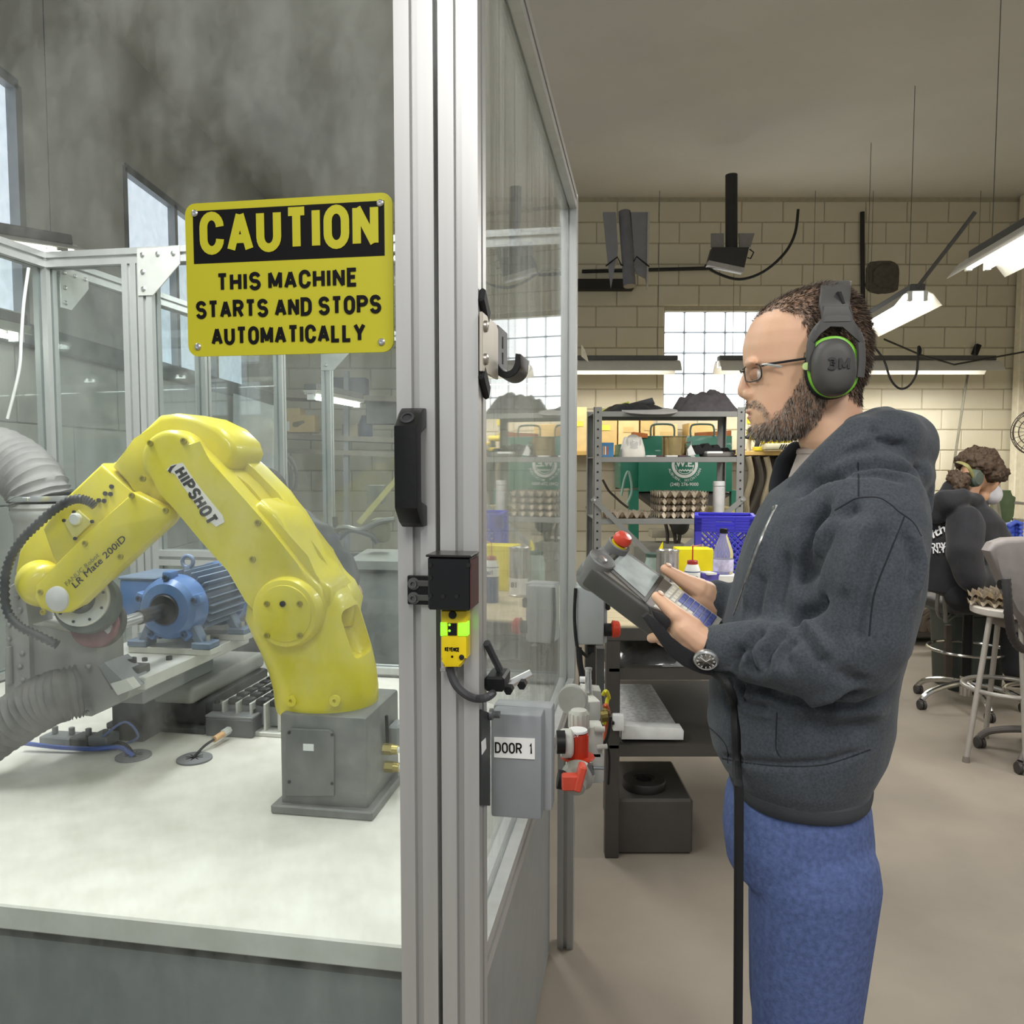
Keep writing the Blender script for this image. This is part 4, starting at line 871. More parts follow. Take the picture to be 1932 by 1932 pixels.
q_ = WP(1113, 1442, 1.5); MB().cyl(q_, q_+V((.004, 0, -.02)), .006, n=10).cyl(q_+V((.006, -.004, -.005)), q_+V((.026, -.004, -.006)), .0035, n=8).build('drain_cock', mat('dull steel', '#7d8184', .35, .7), rv)
cl = thing('cable_bundle', 'coloured cables and brass fittings between the regulator and the dark bench leg', 'cables', WP(1144, 1340, 2.0))
for i, (c_, x0_, x1_, y0_, y1_) in enumerate((('#c95a33', 1139, 1148, 1336, 1352), ('#8d7a44', 1136, 1150, 1345, 1366), ('#d8cf1e', 1138, 1149, 1310, 1322), ('#6f5a48', 1146, 1152, 1350, 1362))):
    MB().tube(cr([WP(x0_, y0_, 2.0), WP((x0_+x1_)/2, y0_-6, 1.98), WP(x1_, (y0_+y1_)/2, 2.0), WP((x0_+x1_)/2+2, y1_, 2.0), WP(1140, y1_+45, 1.98)], 5, False), .005, 8).build('cable', mat('cable %d' % i if False else 'cable colour ' + 'abcd'[i], c_, .5), cl)
MB().cyl(WP(1134, 1352, 1.98), WP(1147, 1350, 1.98), .014, n=10).build('brass_valve', mat('old brass', '#8a7a45', .4, .6), cl)
MB().tube(cr([WP(1152, 1352, 1.95), WP(1146, 1390, 1.95), WP(1134, 1410, 1.95), WP(1128, 1415, 1.95)], 5, False), .004, 8).build('cable', blackm, cl)
MB().tube(cr([WP(1146, 1365, 2.0), WP(1145, 1395, 2.0), WP(1150, 1430, 2.0), WP(1148, 1480, 2.0)], 5, False), .003, 8).build('cable', blackm, cl)
# grey control box at the rear post with its red stop button
cbx = thing('control_box', 'pale grey control box with a red stop button beyond the rear post', 'control box', WP(1118, 1222, 2.3))
a_, b_ = WP(1089, 1108, 2.3), WP(1139, 1217, 2.3)
MB().box((a_+b_)/2+V((0, .04, 0)), (b_.x-a_.x, .08, a_.z-b_.z), None, .006, 2).build('box_lid', mat('pale grey box', '#a8abac', .5, 0, .03), cbx)
MB().box((a_+b_)/2+V((.008, .06, 0)), (b_.x-a_.x+.012, .06, a_.z-b_.z+.006), None, .006, 2).build('box_shell', mat('pale grey box', '#a8abac'), cbx)
MB().cyl(WP(1140, 1188, 2.33), WP(1157, 1188, 2.33), .019, n=18).build('collar', blackm, cbx)
MB().lathe([(.018, 0), (.026, .004), (.024, .022), (.018, .026)], WP(1153, 1187, 2.33), V((1, 0, 0)), 24).build('stop_button', red, cbx)
MB().box(WP(1146, 1140, 2.34), (.014, .04, .03), None, .004).build('key_switch', blackm, cbx)
MB().cyl(WP(1115, 1218, 2.34), WP(1115, 1230, 2.34), .012, n=12).build('cable_gland', blackm, cbx)
MB().tube(cr([WP(1115, 1228, 2.34), WP(1108, 1238, 2.32), WP(1096, 1228, 2.3), WP(1088, 1215, 2.3), WP(1084, 1165, 2.3), WP(1086, 1110, 2.3)], 6, False), .005, 8).build('cable', blackm, cbx)
MB().tube(cr([WP(1092, 1222, 2.3), WP(1094, 1250, 2.3), WP(1098, 1275, 2.3), WP(1097, 1300, 2.3)], 6, False), .009, 8).build('cable', blackm, cbx)
MB().fprism(WF, [(1126, 1224), (1140, 1224), (1140, 1330), (1126, 1330)], 2.36, 2.40).build('mounting_post', mat('dark mounting post', '#5b5b59', .5, .3), cbx)
# ---------------- dark steel workbench in front of the rack ----------------
dst = mat('dark bench steel', '#4b4742', .5, .15, .08, 8, .05, 60)
wood = mat('pale worn bench top', '#b8ab8c', .7, 0, .1, 6, .1, 40, stretch=(1, 6, 1))
TX0, TX1, TY0, TY1, TZ = .355, 1.27, 2.95, 3.85, .90
wbh = thing('workbench', 'dark steel workbench with two lower shelves and a worn pale top', 'workbench', ((TX0+TX1)/2, (TY0+TY1)/2, 0))
MB().box(((TX0+TX1)/2, (TY0+TY1)/2, TZ-.012), (TX1-TX0, TY1-TY0, .024), None, .004).build('top', wood, wbh)
MB().box(((TX0+TX1)/2, TY0+.012, TZ-.035), (TX1-TX0, .03, .05), None, .003).build('apron', dst, wbh)
for x_ in (TX0+.026, TX1-.026):
    for y_ in (TY0+.026, TY1-.026): MB().box((x_, y_, (TZ-.03)/2), (.052, .052, TZ-.03), None, .003).build('leg', dst, wbh)
for z_, nm in ((.735, 'shelf'), (.44, 'shelf')):
    f_ = MB().box(((TX0+TX1)/2, (TY0+TY1)/2, z_-.006), (TX1-TX0-.02, TY1-TY0, .012)).box(((TX0+TX1)/2, TY0+.012, z_-.022), (TX1-TX0-.1, .024, .042)).build(nm, dst, wbh)
tg = thing('outlet_box', 'small white outlet box fixed to the dark bench leg', 'outlet', P(1166, 1360, 2.93))
MB().box(P(1166, 1362, 2.93), (.042, .03, .062), None, .005, 2).build('box', white, tg); MB().box(P(1154, 1363, 2.92), (.02, .02, .014), None, .003).build('plug', blackm, tg)
foil = mat('crinkled foil sheets', '#e2e2e4', .35, .3, .25, 60, .8, 90)
zf = .44
fb = thing('foil_trays', 'stack of shiny white foil sheets lying on the lower bench shelf', 'trays', (.56, 3.2, zf))
MB().fprism(WF, [(1172, 1396), (1290, 1397), (1291, 1380), (1287, 1374), (1172, 1369)], 2.97, 3.03, .006, 2).build('rolled_edge', mat('white foam roll', '#e4e3e0', .6), fb)
x0_, x1_ = P(1172, 1372, 3.0).x, P(1282, 1372, 3.0).x
for k in range(5): MB().box(((x0_+x1_)/2+.004*(k % 2), 3.31, zf+.012+.008*k), (x1_-x0_, .62, .007), M.Rotation(.004*k, 3, 'Y'), .002).build('sheet', foil, fb)
for k in range(4): MB().box((x0_+.03+k*.06, 3.66, zf+.09), (.045, .05, .03), None, .008, 2).build('foil_curl', foil, fb)
def sheetblob(name, c, sx_, sy_, h, label, mt, cat, seed=0, nx=34, ny=26, sc2=9, rough=.22, tilt=0):
    b = MB(); g = []
    for j in range(ny+1):
        row = []
        for i in range(nx+1):
            a, d = i/nx*2-1, j/ny*2-1; r_ = max(0, 1-(abs(a)**2.6+abs(d)**2.6)**(1/2.6))
            hz_ = h*min(1, r_*2.0)**.55*(.82+.22*NZ.noise(V((a*1.5+seed, d*1.2, seed)))); nn = NZ.noise(V((a*5*sx_*2+seed, d*5*sy_*2, seed*.7)))*rough*h*.8+NZ.noise(V((a*20*sx_+seed, d*20*sy_, 3)))*rough*h*.1
            row.append(b.v(V(c)+V((a*sx_/2, d*sy_/2, max(.001, hz_*(1+.0)+nn*min(1, r_*4)+tilt*a*.5*h)))))
        g.append(row)
    for j in range(ny):
        for i in range(nx): b.f((g[j][i], g[j][i+1], g[j+1][i+1], g[j+1][i]))
    edge = g[0]+[r_[-1] for r_ in g[1:]]+g[-1][-2::-1]+[r_[0] for r_ in g[-2:0:-1]]
    bot = [b.v((v.co.x, v.co.y, c[2])) for v in edge]; n = len(edge)
    for i in range(n): b.f((edge[i], bot[i], bot[(i+1) % n], edge[(i+1) % n]))
    b.f(bot[::-1]); return b.build(name, mt, None, label, cat, ang=60)
plast = mat('dark plastic bag film', '#4d4d4e', .2, 0, .3, 12, .5, 30, coat=.5)
sheetblob('plastic_bag', (.66, 3.25, .735), .56, .5, .085, 'shiny dark plastic bag slumped on the upper bench shelf', plast, 'bag', 3, rough=.45)
sheetblob('plastic_bag', (.72, 3.14, .735), .3, .32, .055, 'crumpled clear plastic bag lying before the dark bag on the bench shelf', mat('clear bag film', '#a5a5a3', .2, 0, .3, 20, .5, 30, coat=.6), 'bag', 9, rough=.6)
tr_ = thing('tape_roll', 'black roll of tape or wire standing on the floor under the bench', 'roll', P(1215, 1478, 3.1)+V((0, 0, -.03)))
q_ = P(1215, 1468, 3.1); MB().lathe([(.045, 0), (.083, 0), (.085, .004), (.085, .03), (.083, .034), (.045, .034), (.045, 0)], q_-EZ*.034, EZ, 36, False).build('roll', mat('black roll', '#2a2725', .4), tr_)
MB().lathe([(.044, 0), (.03, 0), (.03, .03), (.044, .03)], q_-EZ*.032, EZ, 28, False).build('core', mat('shiny core', '#3c3a39', .25, .5), tr_)
q2 = V((q_.x, q_.y, 0)); MB().box((q_.x+.02, q_.y+.08, (q_.z-.035)/2), (.30, .40, q_.z-.036), None, .01).build('low_bin', dst, None, 'dark closed bin under the bench carrying the black roll', 'bin')
# things on the bench top
def D_at(py, z): d = ray(966, py); t = (z-CAM.z)/d.z; return (CAM+d*t).y
def cylthing(px, py0, py1, D, r, name, label, cat, mt, parts=None, n=28):
    q0, q1 = P(px, py1, D), P(px, py0, D); t = thing(name, label, cat, (q0.x, D, q0.z)); return t, q0, q1
bz = TZ
cn = thing('paint_can', 'shiny steel can on the bench beside the yellow carton', 'can', (P(1259, 1100, 3.5).x, 3.5, bz))
q_ = V((P(1259, 1100, 3.5).x, 3.5, bz)); hc = P(1259, 1038, 3.5).z-bz
MB().lathe([(.05, 0), (.052, .003), (.052, .008), (.050, .010), (.050, hc-.008), (.052, hc-.006), (.052, hc), (.047, hc+.001), (.045, hc-.004), (0, hc-.004)], q_, EZ, 32).build('can_body', mat('can steel', '#c9c6c2', .22, .85, .1), cn)
lbq = [q_+V((.0508*cos(a), .0508*sin(a), .01)) for a in [radians(-150+k*12) for k in range(11)]]
lb2 = MB(); l0 = [lb2.v(p) for p in lbq]; l1 = [lb2.v(p+EZ*.075) for p in lbq]; l2 = [lb2.v(p*1+(q_-p).normalized()*.0003+EZ*.075) for p in lbq]
for i in range(10): lb2.f((l0[i], l0[i+1], l1[i+1], l1[i]))
lb2.build('can_label', mat('can label white', '#d9d7d2', .5), cn)
text('18', .032, (lambda m: (setattr(m, 'translation', q_+V((.012, -.0515, .055))), m)[1])(M((RT, EZ, V((0, -1, 0)))).transposed().to_4x4()), dk_, cn, bold=.02)
yb = thing('yellow_carton', 'bright yellow carton with open flap standing on the bench', 'carton', (P(1313, 1100, 3.62).x, 3.66, bz))
ycm = mat('bright yellow card', '#eddc0c', .5, 0, .03)
a_, b_ = P(1280, 1036, 3.6), P(1346, 1036, 3.6)
MB().box(((a_.x+b_.x)/2, 3.66, (a_.z+bz)/2), (b_.x-a_.x, .12, a_.z-bz), None, .002).build('box', ycm, yb)
MB().fprism(WF, [(1243, 1036), (1248, 1026), (1251, 1022), (1251, 1038), (1281, 1037), (1281, 1100), (1243, 1100)], 3.71, 3.715).build('rear_flap', ycm, yb)
sp_ = thing('spray_can', 'blue and white spray can with red cap and red straw before the yellow carton', 'spray can', (P(1306, 1100, 3.3).x, 3.3, bz))
q_ = V((P(1306, 1100, 3.3).x, 3.3, bz)); hs_ = P(1306, 1068, 3.3).z-bz; rs_ = .032
bl_ = mat('spray can blue', '#24407e', .35, .1, .04); 
MB().lathe([(rs_-.002, 0), (rs_, .003), (rs_, hs_-.02)], q_, EZ, 28).build('can', bl_, sp_)
MB().lathe([(rs_, hs_-.02), (rs_*.99, hs_-.015), (rs_*.75, hs_+.006), (rs_*.73, hs_+.008)], q_, EZ, 28).build('shoulder', white, sp_)
MB().lathe([(rs_*.68, hs_+.008), (rs_*.68, hs_+.022), (rs_*.62, hs_+.024)], q_, EZ, 24).build('cap', mat('dark red cap', '#9c2f2a', .4), sp_)
MB().cyl(q_+EZ*(hs_+.022), q_+EZ*(hs_+.085), .0028, n=8).build('straw', mat('red straw', '#b03a22', .4), sp_); MB().cyl(q_+EZ*(hs_+.083), q_+V((.034, 0, hs_+.088)), .0022, n=8).build('straw_tip', mat('pale red straw', '#d88a78', .4), sp_)
MB().lathe([(rs_+.0004, hs_-.062), (rs_+.0006, hs_-.06), (rs_+.0006, hs_-.026), (rs_+.0004, hs_-.024)], q_, EZ, 28, False).build('white_band', white, sp_)
text('1up', .026, (lambda m: (setattr(m, 'translation', q_+V((-.002, -rs_-.0012, hs_-.043))), m)[1])(M((RT, EZ, V((0, -1, 0)))).transposed().to_4x4()), bl_, sp_, bold=.03)
bt = thing('water_bottle', 'clear plastic water bottle with dark cap in front of the blue crate', 'bottle', (P(1364, 1090, 3.35).x, 3.35, bz+.06))
q_ = V((P(1364, 1090, 3.35).x, 3.35, P(1364, 1082, 3.35).z)); hbt = P(1364, 1006, 3.35).z-q_.z; rb_ = .042
wtr = bpy.data.materials.new('clear bottle'); wtr.use_nodes = True; nb = wtr.node_tree.nodes['Principled BSDF']; nb.inputs['Transmission Weight'].default_value = .8; nb.inputs['Roughness'].default_value = .12; nb.inputs['Base Color'].default_value = (.86, .86, .92, 1); nb.inputs['IOR'].default_value = 1.2
pr_ = [(rb_*.9, 0), (rb_, .006)]+[(rb_*(1-.04*(k % 2)), .012+k*.008) for k in range(8)]+[(rb_, .08), (rb_*.92, .10), (rb_*.62, hbt*.8), (rb_*.38, hbt*.93), (rb_*.34, hbt)]
MB().lathe(pr_, q_, EZ, 28).build('bottle_body', wtr, bt, ang=60)
MB().lathe([(rb_*.4, hbt), (rb_*.4, hbt+.018), (rb_*.36, hbt+.02)], q_, EZ, 20).build('bottle_cap', blackp, bt)
MB().lathe([(rb_*1.01, .012), (rb_*1.015, .014), (rb_*1.015, .06), (rb_*1.01, .062)], q_, EZ, 28, False).build('bottle_label', mat('purple white label', '#c9c4e2', .5, 0, .3, 40), bt)
sb = thing('small_carton', 'small purple and white carton lying on the bench behind the hand', 'carton', P(1336, 1100, 3.3)); MB().box(P(1337, 1092, 3.32), (.07, .06, .055), M.Rotation(.3, 3, 'Z'), .003).build('box', mat('purple print', '#5a52b0', .5, 0, .5, 30), sb); MB().box(P(1337, 1081, 3.30), (.04, .062, .008), M.Rotation(.3, 3, 'Z')).build('white_flap', white, sb); MB().box(P(1337, 1110, 3.32), (.07, .06, .05), M.Rotation(.3, 3, 'Z')).build('lower_box', white, sb)
MB().box((P(1364, 1090, 3.35).x, 3.35, (q_.z+bz)/2), (.10, .1, q_.z-bz), None, .004).build('white_box', white, None, 'low white box under the clear water bottle', 'box')
jar = thing('glass_jar', 'small greenish glass jar by the steel can on the bench', 'jar', (P(1233, 1070, 3.6).x, 3.6, bz)); q_ = V((P(1233, 1070, 3.6).x, 3.6, bz)); hj = P(1233, 1050, 3.6).z-bz
MB().lathe([(.04, 0), (.042, .01), (.042, hj*.8), (.034, hj*.93), (.034, hj)], q_, EZ, 24).build('jar_body', mat('green glass', '#a4b5ae', .15, 0, .2), jar); MB().lathe([(.037, hj), (.037, hj+.014), (.03, hj+.015)], q_, EZ, 24).build('jar_lid', mat('dark green lid', '#44574f', .4), jar)
# blue milk crate, every bar built
crm = mat('blue crate plastic', '#3a37c4', .4, 0, .05, 20)
cr0, cr1 = P(1310, 973, 3.72), P(1424, 973, 3.72); wc = cr1.x-cr0.x; zc1 = cr0.z; zc0 = bz
ct = thing('milk_crate', 'blue plastic milk crate standing on the bench behind the bottle', 'crate', ((cr0.x+cr1.x)/2, 3.72+wc/2, zc0))
def crate_side(o, x, nrm):
    b = MB(); Hc = zc1-zc0; T = nrm*.006
    R_ = M((x, nrm, EZ)).transposed(); W_ = wc
    def bar(a0_, a1_, c0_, c1_, t=.012): b.box(o+x*((a0_+a1_)/2)+EZ*((c0_+c1_)/2)+nrm*(t/2), (a1_-a0_, t, c1_-c0_), R_, .0015)
    bar(0, W_, Hc-.012, Hc, .018)
    for k in range(4): bar(0, W_, Hc-.068+k*.014, Hc-.062+k*.014, .012)
    bar(0, .035, 0, Hc-.012, .009); bar(W_-.035, W_, 0, Hc-.012, .009); bar(0, W_, 0, .03, .012); bar(0, W_*.35, Hc-.075, Hc-.012, .006); bar(W_*.65, W_, Hc-.075, Hc-.012, .006); bar(W_*.35, W_*.65, Hc-.075, Hc-.05, .010); bar(W_*.35, W_*.65, Hc-.025, Hc-.012, .010)
    n = 9; L_ = W_-.07; h_ = Hc-.105
    for s in (1, -1):
        for k in range(-6, 10):
            pts = []
            a0_ = k*L_/n*1.2; seg = []
            x0b, x1b = a0_, a0_+h_
            lo_, hi_ = max(0, x0b), min(L_, x1b)
            if hi_-lo_ < .01: continue
            c0_, c1_ = (lo_-x0b), (hi_-x0b)
            p0 = o+x*(.035+(lo_ if s > 0 else L_-lo_))+EZ*(.03+c0_)+nrm*.006; p1 = o+x*(.035+(hi_ if s > 0 else L_-hi_))+EZ*(.03+c1_)+nrm*.006
            b.cyl(p0, p1, .004, n=6)
    return b
o = V((cr0.x, 3.72, zc0)); CXv = V((cos(.225), -sin(.225), 0)); CYv = V((sin(.225), cos(.225), 0))
crate_side(o, CXv, CYv).build('front_side', crm, ct, kind='stuff'); crate_side(o+CYv*wc, CXv, -CYv).build('rear_side', crm, ct, kind='stuff')
crate_side(o+CYv*wc, -CYv, CXv).build('end_side', crm, ct, kind='stuff'); crate_side(o+CXv*wc+CYv*wc, -CYv, -CXv).build('end_side', crm, ct, kind='stuff')
MB().box(o+CXv*(wc/2)+CYv*(wc/2)+EZ*.008, (wc, wc, .012), M((CXv, CYv, EZ)).transposed()).build('crate_floor', crm, ct)
# ---------------- grey steel rack with four shelves ----------------
rkm = mat('grey rack steel', '#83837e', .5, .2, .06, 10)
SY0, SY1 = 4.7, 5.15
sx0, sx1 = P(1122, 870, SY0).x, P(1403, 870, SY0).x
sz = [P(1260, y, SY0).z for y in (776, 862, 979)]+[.55]
rack = thing('steel_rack', 'grey bolted steel shelving rack with cross braces behind the bench', 'shelf', ((sx0+sx1)/2, (SY0+SY1)/2, 0))
zt_ = P(1122, 768, SY0).z
for x_ in (sx0, sx1):
    for y_, s_ in ((SY0, 1), (SY1, -1)):
        q_ = 1 if x_ == sx0 else -1
        p_ = MB().box((x_+q_*.018, y_, zt_/2), (.046, .004, zt_)).box((x_-q_*.004, y_+s_*.018, zt_/2), (.004, .04, zt_)).build('post', rkm, rack)
        if y_ == SY0:
            hm = MB().cyl((0, 0, 0), (0, -.002, 0), .006, n=8).mesh('hole', 35, blackm)
            for k in range(24): inst(hm, 'hole', M.Translation((x_+q_*.018, SY0-.002, zt_-.03-k*.05)), p_)
for z_ in sz:
    s_ = MB().box(((sx0+sx1)/2, (SY0+SY1)/2, z_-.004), (sx1-sx0, SY1-SY0-.01, .006)).box(((sx0+sx1)/2, SY0+.006, z_-.016), (sx1-sx0-.0, .012, .032), None, .002).box(((sx0+sx1)/2, SY1-.006, z_-.016), (sx1-sx0, .008, .03)).build('shelf', rkm, rack)
for (pa, pb) in (((1122, 944), (1238, 1058)), ((1400, 943), (1262, 1058))):
    p0, p1 = P(*pa, SY0-.012), P(*pb, SY0-.012); d_ = p1-p0; b = MB()
    b.box((p0+p1)/2, (d_.length+.04, .004, .03), M.Rotation(-atan2(d_.z, d_.x), 3, 'Y')); br_ = b.build('brace', rkm, rack)
    for p in (p0, p1): MB().lathe([(.009, 0), (.008, .004), (0, .005)], p-V((0, .003, 0)), V((0, -1, 0)), 10).build('brace_bolt', steel, br_)
def on(px, D, z): return V((P(px, 871, D).x, D, z))
# top shelf heap
z0_ = sz[0]
sheetblob('black_bag', on(1195, 4.92, z0_), .40, .36, .07, 'black folded plastic sheeting heaped on the top rack shelf', mat('black sheeting', '#26272b', .3, 0, .2, 20, .4, 30), 'bag', 2, rough=.3)
sheetblob('dark_jacket', on(1328, 4.93, z0_), .40, .36, .14, 'dark charcoal cloth jacket crumpled on top of the rack', mat('charcoal cloth', '#4a4648', .9, 0, .12, 40, .3, 120), 'jacket', 6, rough=.35)
fo = thing('black_folder', 'black flat folder leaning on the sheeting on top of the rack', 'folder', on(1190, 4.85, z0_)); MB().fprism(WF, [(1140, 774), (1231, 750), (1236, 762), (1215, 770), (1160, 777)], 4.86, 4.89, .002).build('cover', blackp, fo); MB().fprism(WF, [(1128, 776), (1186, 757), (1188, 760), (1140, 777)], 4.92, 4.93).build('green_sheet', mat('yellow green sheet', '#b4c03c', .6), fo)
dsc = MB().lathe([(.06, 0), (.164, .002), (.166, .006), (.164, .01), (0, .012)], on(1224, 4.76, z0_+.002), V((0, -.18, 1)), 36).build('round_pad', mat('grey sanding pad', '#a5a3a0', .8), None, 'round grey pad overhanging the front of the top rack shelf', 'pad')
# second shelf
z1_ = sz[1]
bb = thing('blue_book_box', 'small blue printed box at the end of the second rack shelf', 'box', on(1141, 4.82, z1_))
q_ = on(1141, 4.82, z1_); h_ = P(1141, 835, 4.78).z-z1_
MB().box(q_+EZ*(h_/2), (.095, .06, h_), M.Rotation(.15, 3, 'Z'), .002).build('box', mat('printed blue card', '#3f7ba6', .5, 0, .1), bb)
for k, c_ in enumerate(('#c98b4a', '#d7d3c8', '#b5603f')): MB().box(q_+V((-.012+k*.012, -.032+.003*k*.4, h_*.45)), (.008, .002, h_*.6), M.Rotation(.15, 3, 'Z')).build('print_stripe', mat('print stripe '+'abc'[k], c_, .5), bb)
tub = thing('white_tub', 'white plastic tub with a tapered hood on the second rack shelf', 'tub', on(1193, 4.84, z1_)); q_ = on(1193, 4.84, z1_); h_ = P(1193, 824, 4.8).z-z1_
b = MB(); rg_ = []
for hh, wx, wy in ((0, .072, .06), (.02, .074, .062), (h_*.5, .068, .058), (h_*.9, .054, .05), (h_, .05, .045)): rg_.append(b.ring(q_+EZ*hh, RT, V((0, 1, 0)), wx, wy, 28, 4))
b.skin(rg_).build('tub_body', mat('cream tub', '#dcd8cc', .5), tub); MB().lathe([(.05, 0), (.045, .016), (.02, .018)], q_+V((0, -.035, h_*.72)), V((0, -.97, .2)), 24).build('hood', mat('grey tub hood', '#bcb9b2', .5), tub)
MB().lathe([(.008, 0), (.007, .003), (0, .004)], q_+V((0, -.056, h_*.8)), V((0, -1, 0)), 14).build('knob', white, tub)
pot = thing('brass_pot', 'shiny brass coloured pot with a rim on the second rack shelf', 'pot', on(1272, 4.88, z1_)); q_ = on(1272, 4.88, z1_); h_ = P(1272, 823, 4.83).z-z1_
MB().lathe([(.068, 0), (.073, .006), (.073, h_-.006), (.077, h_-.003), (.077, h_), (.071, h_), (.07, .01), (0, .01)], q_, EZ, 36).build('pot_body', mat('brassy steel', '#b9a374', .22, .85, .1), pot)
MB().tube([q_+V((.074, 0, h_*.7)), q_+V((.1, -.01, h_*.72)), q_+V((.1, -.01, h_*.5)), q_+V((.074, 0, h_*.5))], .005, 8).build('pot_handle', steel, pot)
wh = thing('white_bracket', 'small white cut out figure piece by the brass pot', 'bracket', on(1305, 4.8, z1_)); MB().fprism(WF, [(1297, 849), (1304, 838), (1309, 850), (1313, 858), (1299, 860)], 4.78, 4.80, .002).build('piece', white, wh)
ck = thing('folded_cloth', 'dark folded cloth and grey pads on the second rack shelf by the rear post', 'cloth', on(1345, 4.9, z1_))
b = MB(); N_ = 40; t_, u_ = [], []
for i in range(N_+1):
    x_ = 1307+(1388-1307)*i/N_; yy = 852-10*abs(sin(i*.34))-6*sin(i*.11); t_.append(P(x_, yy, 4.84)); u_.append(P(x_, 857, 4.84))
b.prism(t_+u_[::-1], V((0, .16, 0))).build('black_cloth', mat('black cloth', '#222122', .9, 0, .1), ck)
MB().box(on(1352, 4.86, z1_+.016), (.17, .2, .03), None, .01, 2).build('grey_pad', mat('grey pad', '#77736e', .8), ck); MB().box(on(1346, 4.80, z1_+.024), (.10, .08, .02), None, .008, 2).build('white_pad', white, ck)
for i, (pa, pb, c_) in enumerate(((1219, 1237, '#d8d6cf'), (1256, 1277, '#d8d6cf'), (1236, 1250, '#4a3038'), (1280, 1296, '#5a4048'))): MB().box(on((pa+pb)/2, 4.74, z1_+.005), ((pb-pa)/1503*4.74, .05, .009), None, .001).build('flat_tile', mat('tile shade '+('pale' if i < 2 else 'plum'), c_, .6), None, ['pale flat tile lying near the white tub on the rack', 'pale flat tile lying before the brass pot', 'plum dark tile between two pale tiles on the rack', 'plum dark tile beside the white cut out piece'][i], 'tile', 'tiles on the rack shelf')
# third shelf: egg trays and a white canister
pulp = mat('grey pulp egg tray', '#c2b5a0', .85, 0, .07, 40, .2, 120)
def tray_mesh(w_=.29, nx=5, ny=5, rx=8):
    b = MB(); n = nx*rx; g = []
    for j in range(n+1):
        row = []
        for i in range(n+1):
            a, d = i/n, j/n; u_ = a*nx*2*pi; v_ = d*ny*2*pi
            s_ = .5*(cos(u_)*cos(v_)); z_ = .019+.019*math.copysign(abs(s_*2)**.8, s_)
            row.append(b.v(((a-.5)*w_, (d-.5)*w_, z_)))
        g.append(row)
    for j in range(n):
        for i in range(n): b.f((g[j][i], g[j][i+1], g[j+1][i+1], g[j+1][i]))
    bmesh.ops.solidify(b.bm, geom=b.bm.faces[:], thickness=.003); return b.mesh('egg_tray', 50, pulp)
tm_ = tray_mesh()
def tray(p, rz, label, grp=None):
    o = bpy.data.objects.new('egg_tray', tm_); sc.collection.objects.link(o); m = M.Translation(p) @ M.Rotation(rz, 4, 'Z'); o.matrix_basis = m; WM[o.name] = m; return tag(o, label, 'egg tray', grp)
z2_ = sz[2]
tray(on(1177, 4.87, z2_+.001), .02, 'single pulp egg tray alone at the end of the third rack shelf')
for k, lb in enumerate(('lowest pulp egg tray of the stack on the rack', 'second pulp egg tray up in the rack stack', 'third pulp egg tray up in the rack stack', 'topmost pulp egg tray of the rack stack')): tray(on(1281, 4.87, z2_+.001+k*.041), .02+(pi/2)*(k % 2)+.01*k, lb)
cs = thing('white_canister', 'tall white canister with lid at the end of the third rack shelf', 'canister', on(1357, 4.82, z2_)); q_ = on(1357, 4.82, z2_); h_ = P(1357, 908, 4.8).z-z2_
MB().lathe([(.034, 0), (.035, .003), (.035, h_*.86)], q_, EZ, 28).build('body', mat('matt white', '#dcdad8', .5), cs); MB().lathe([(.0355, h_*.875), (.0355, h_*.98), (.032, h_), (0, h_)], q_, EZ, 28).build('lid', white, cs)
MB().box(on(1325, 5.0, z2_+.03), (.36, .22, .05), None, .004).build('cardboard_sheet', mat('tan card', '#b3a26c', .7), None, 'flat tan cardboard pack behind the egg trays on the rack', 'cardboard')
# green hopper machine with its white emblem
grn = mat('green machine paint', '#2c7a62', .4, 0, .06, 6, .05, 40, coat=.15); GY = 5.75
gm_ = thing('green_tumbler', 'green hopper machine with a round white emblem behind the rack', 'machine', on(1278, GY+.3, 0))
def gp(px, py): return P(px, py, GY)
MB().fprism(WF, [(1206, 822), (1382, 822), (1382, 928), (1206, 928)], GY, GY+.55, .012, 2).build('tub', grn, gm_)
MB().fprism(WF, [(1171, 838), (1204, 838), (1204, 920), (1171, 922)], GY+.05, GY+.4, .006, 2).build('side_box', grn, gm_)
MB().fprism(WF, [(1203, 930), (1384, 930), (1300, 985), (1275, 985)], GY+.05, GY+.5).build('hopper', mat('dark hopper', '#4e4b48', .6, .2), gm_)
for x_ in (1187, 1380): MB().fprism(WF, [(x_, 925), (x_+18, 925), (x_+18, 1380), (x_, 1380)], GY+.02, GY+.08).build('leg', grn, gm_)
for dx_ in (0, 75): MB().tube(cr([gp(1228+dx_, 824), gp(1228+dx_, 808), gp(1235+dx_, 801), gp(1265+dx_, 801), gp(1272+dx_, 808), gp(1272+dx_, 824)], 4, False), .007, 8).build('top_handle', mat('grey green handle', '#5d7468', .5), gm_)
MB().fprism(WF, [(1196, 815), (1222, 818), (1222, 826), (1196, 826)], GY-.02, GY+.1).build('orange_strip', mat('orange strip', '#c9763a', .6), gm_)
MB().fprism(WF, [(1316, 816), (1380, 812), (1380, 822), (1316, 824)], GY+.1, GY+.2).build('orange_strip', mat('orange strip', '#c9763a', .6), gm_)
emw = mat('emblem white', '#e3e6e0', .6)
ec = gp(1292, 877); er = 23/F*GY
b = MB()
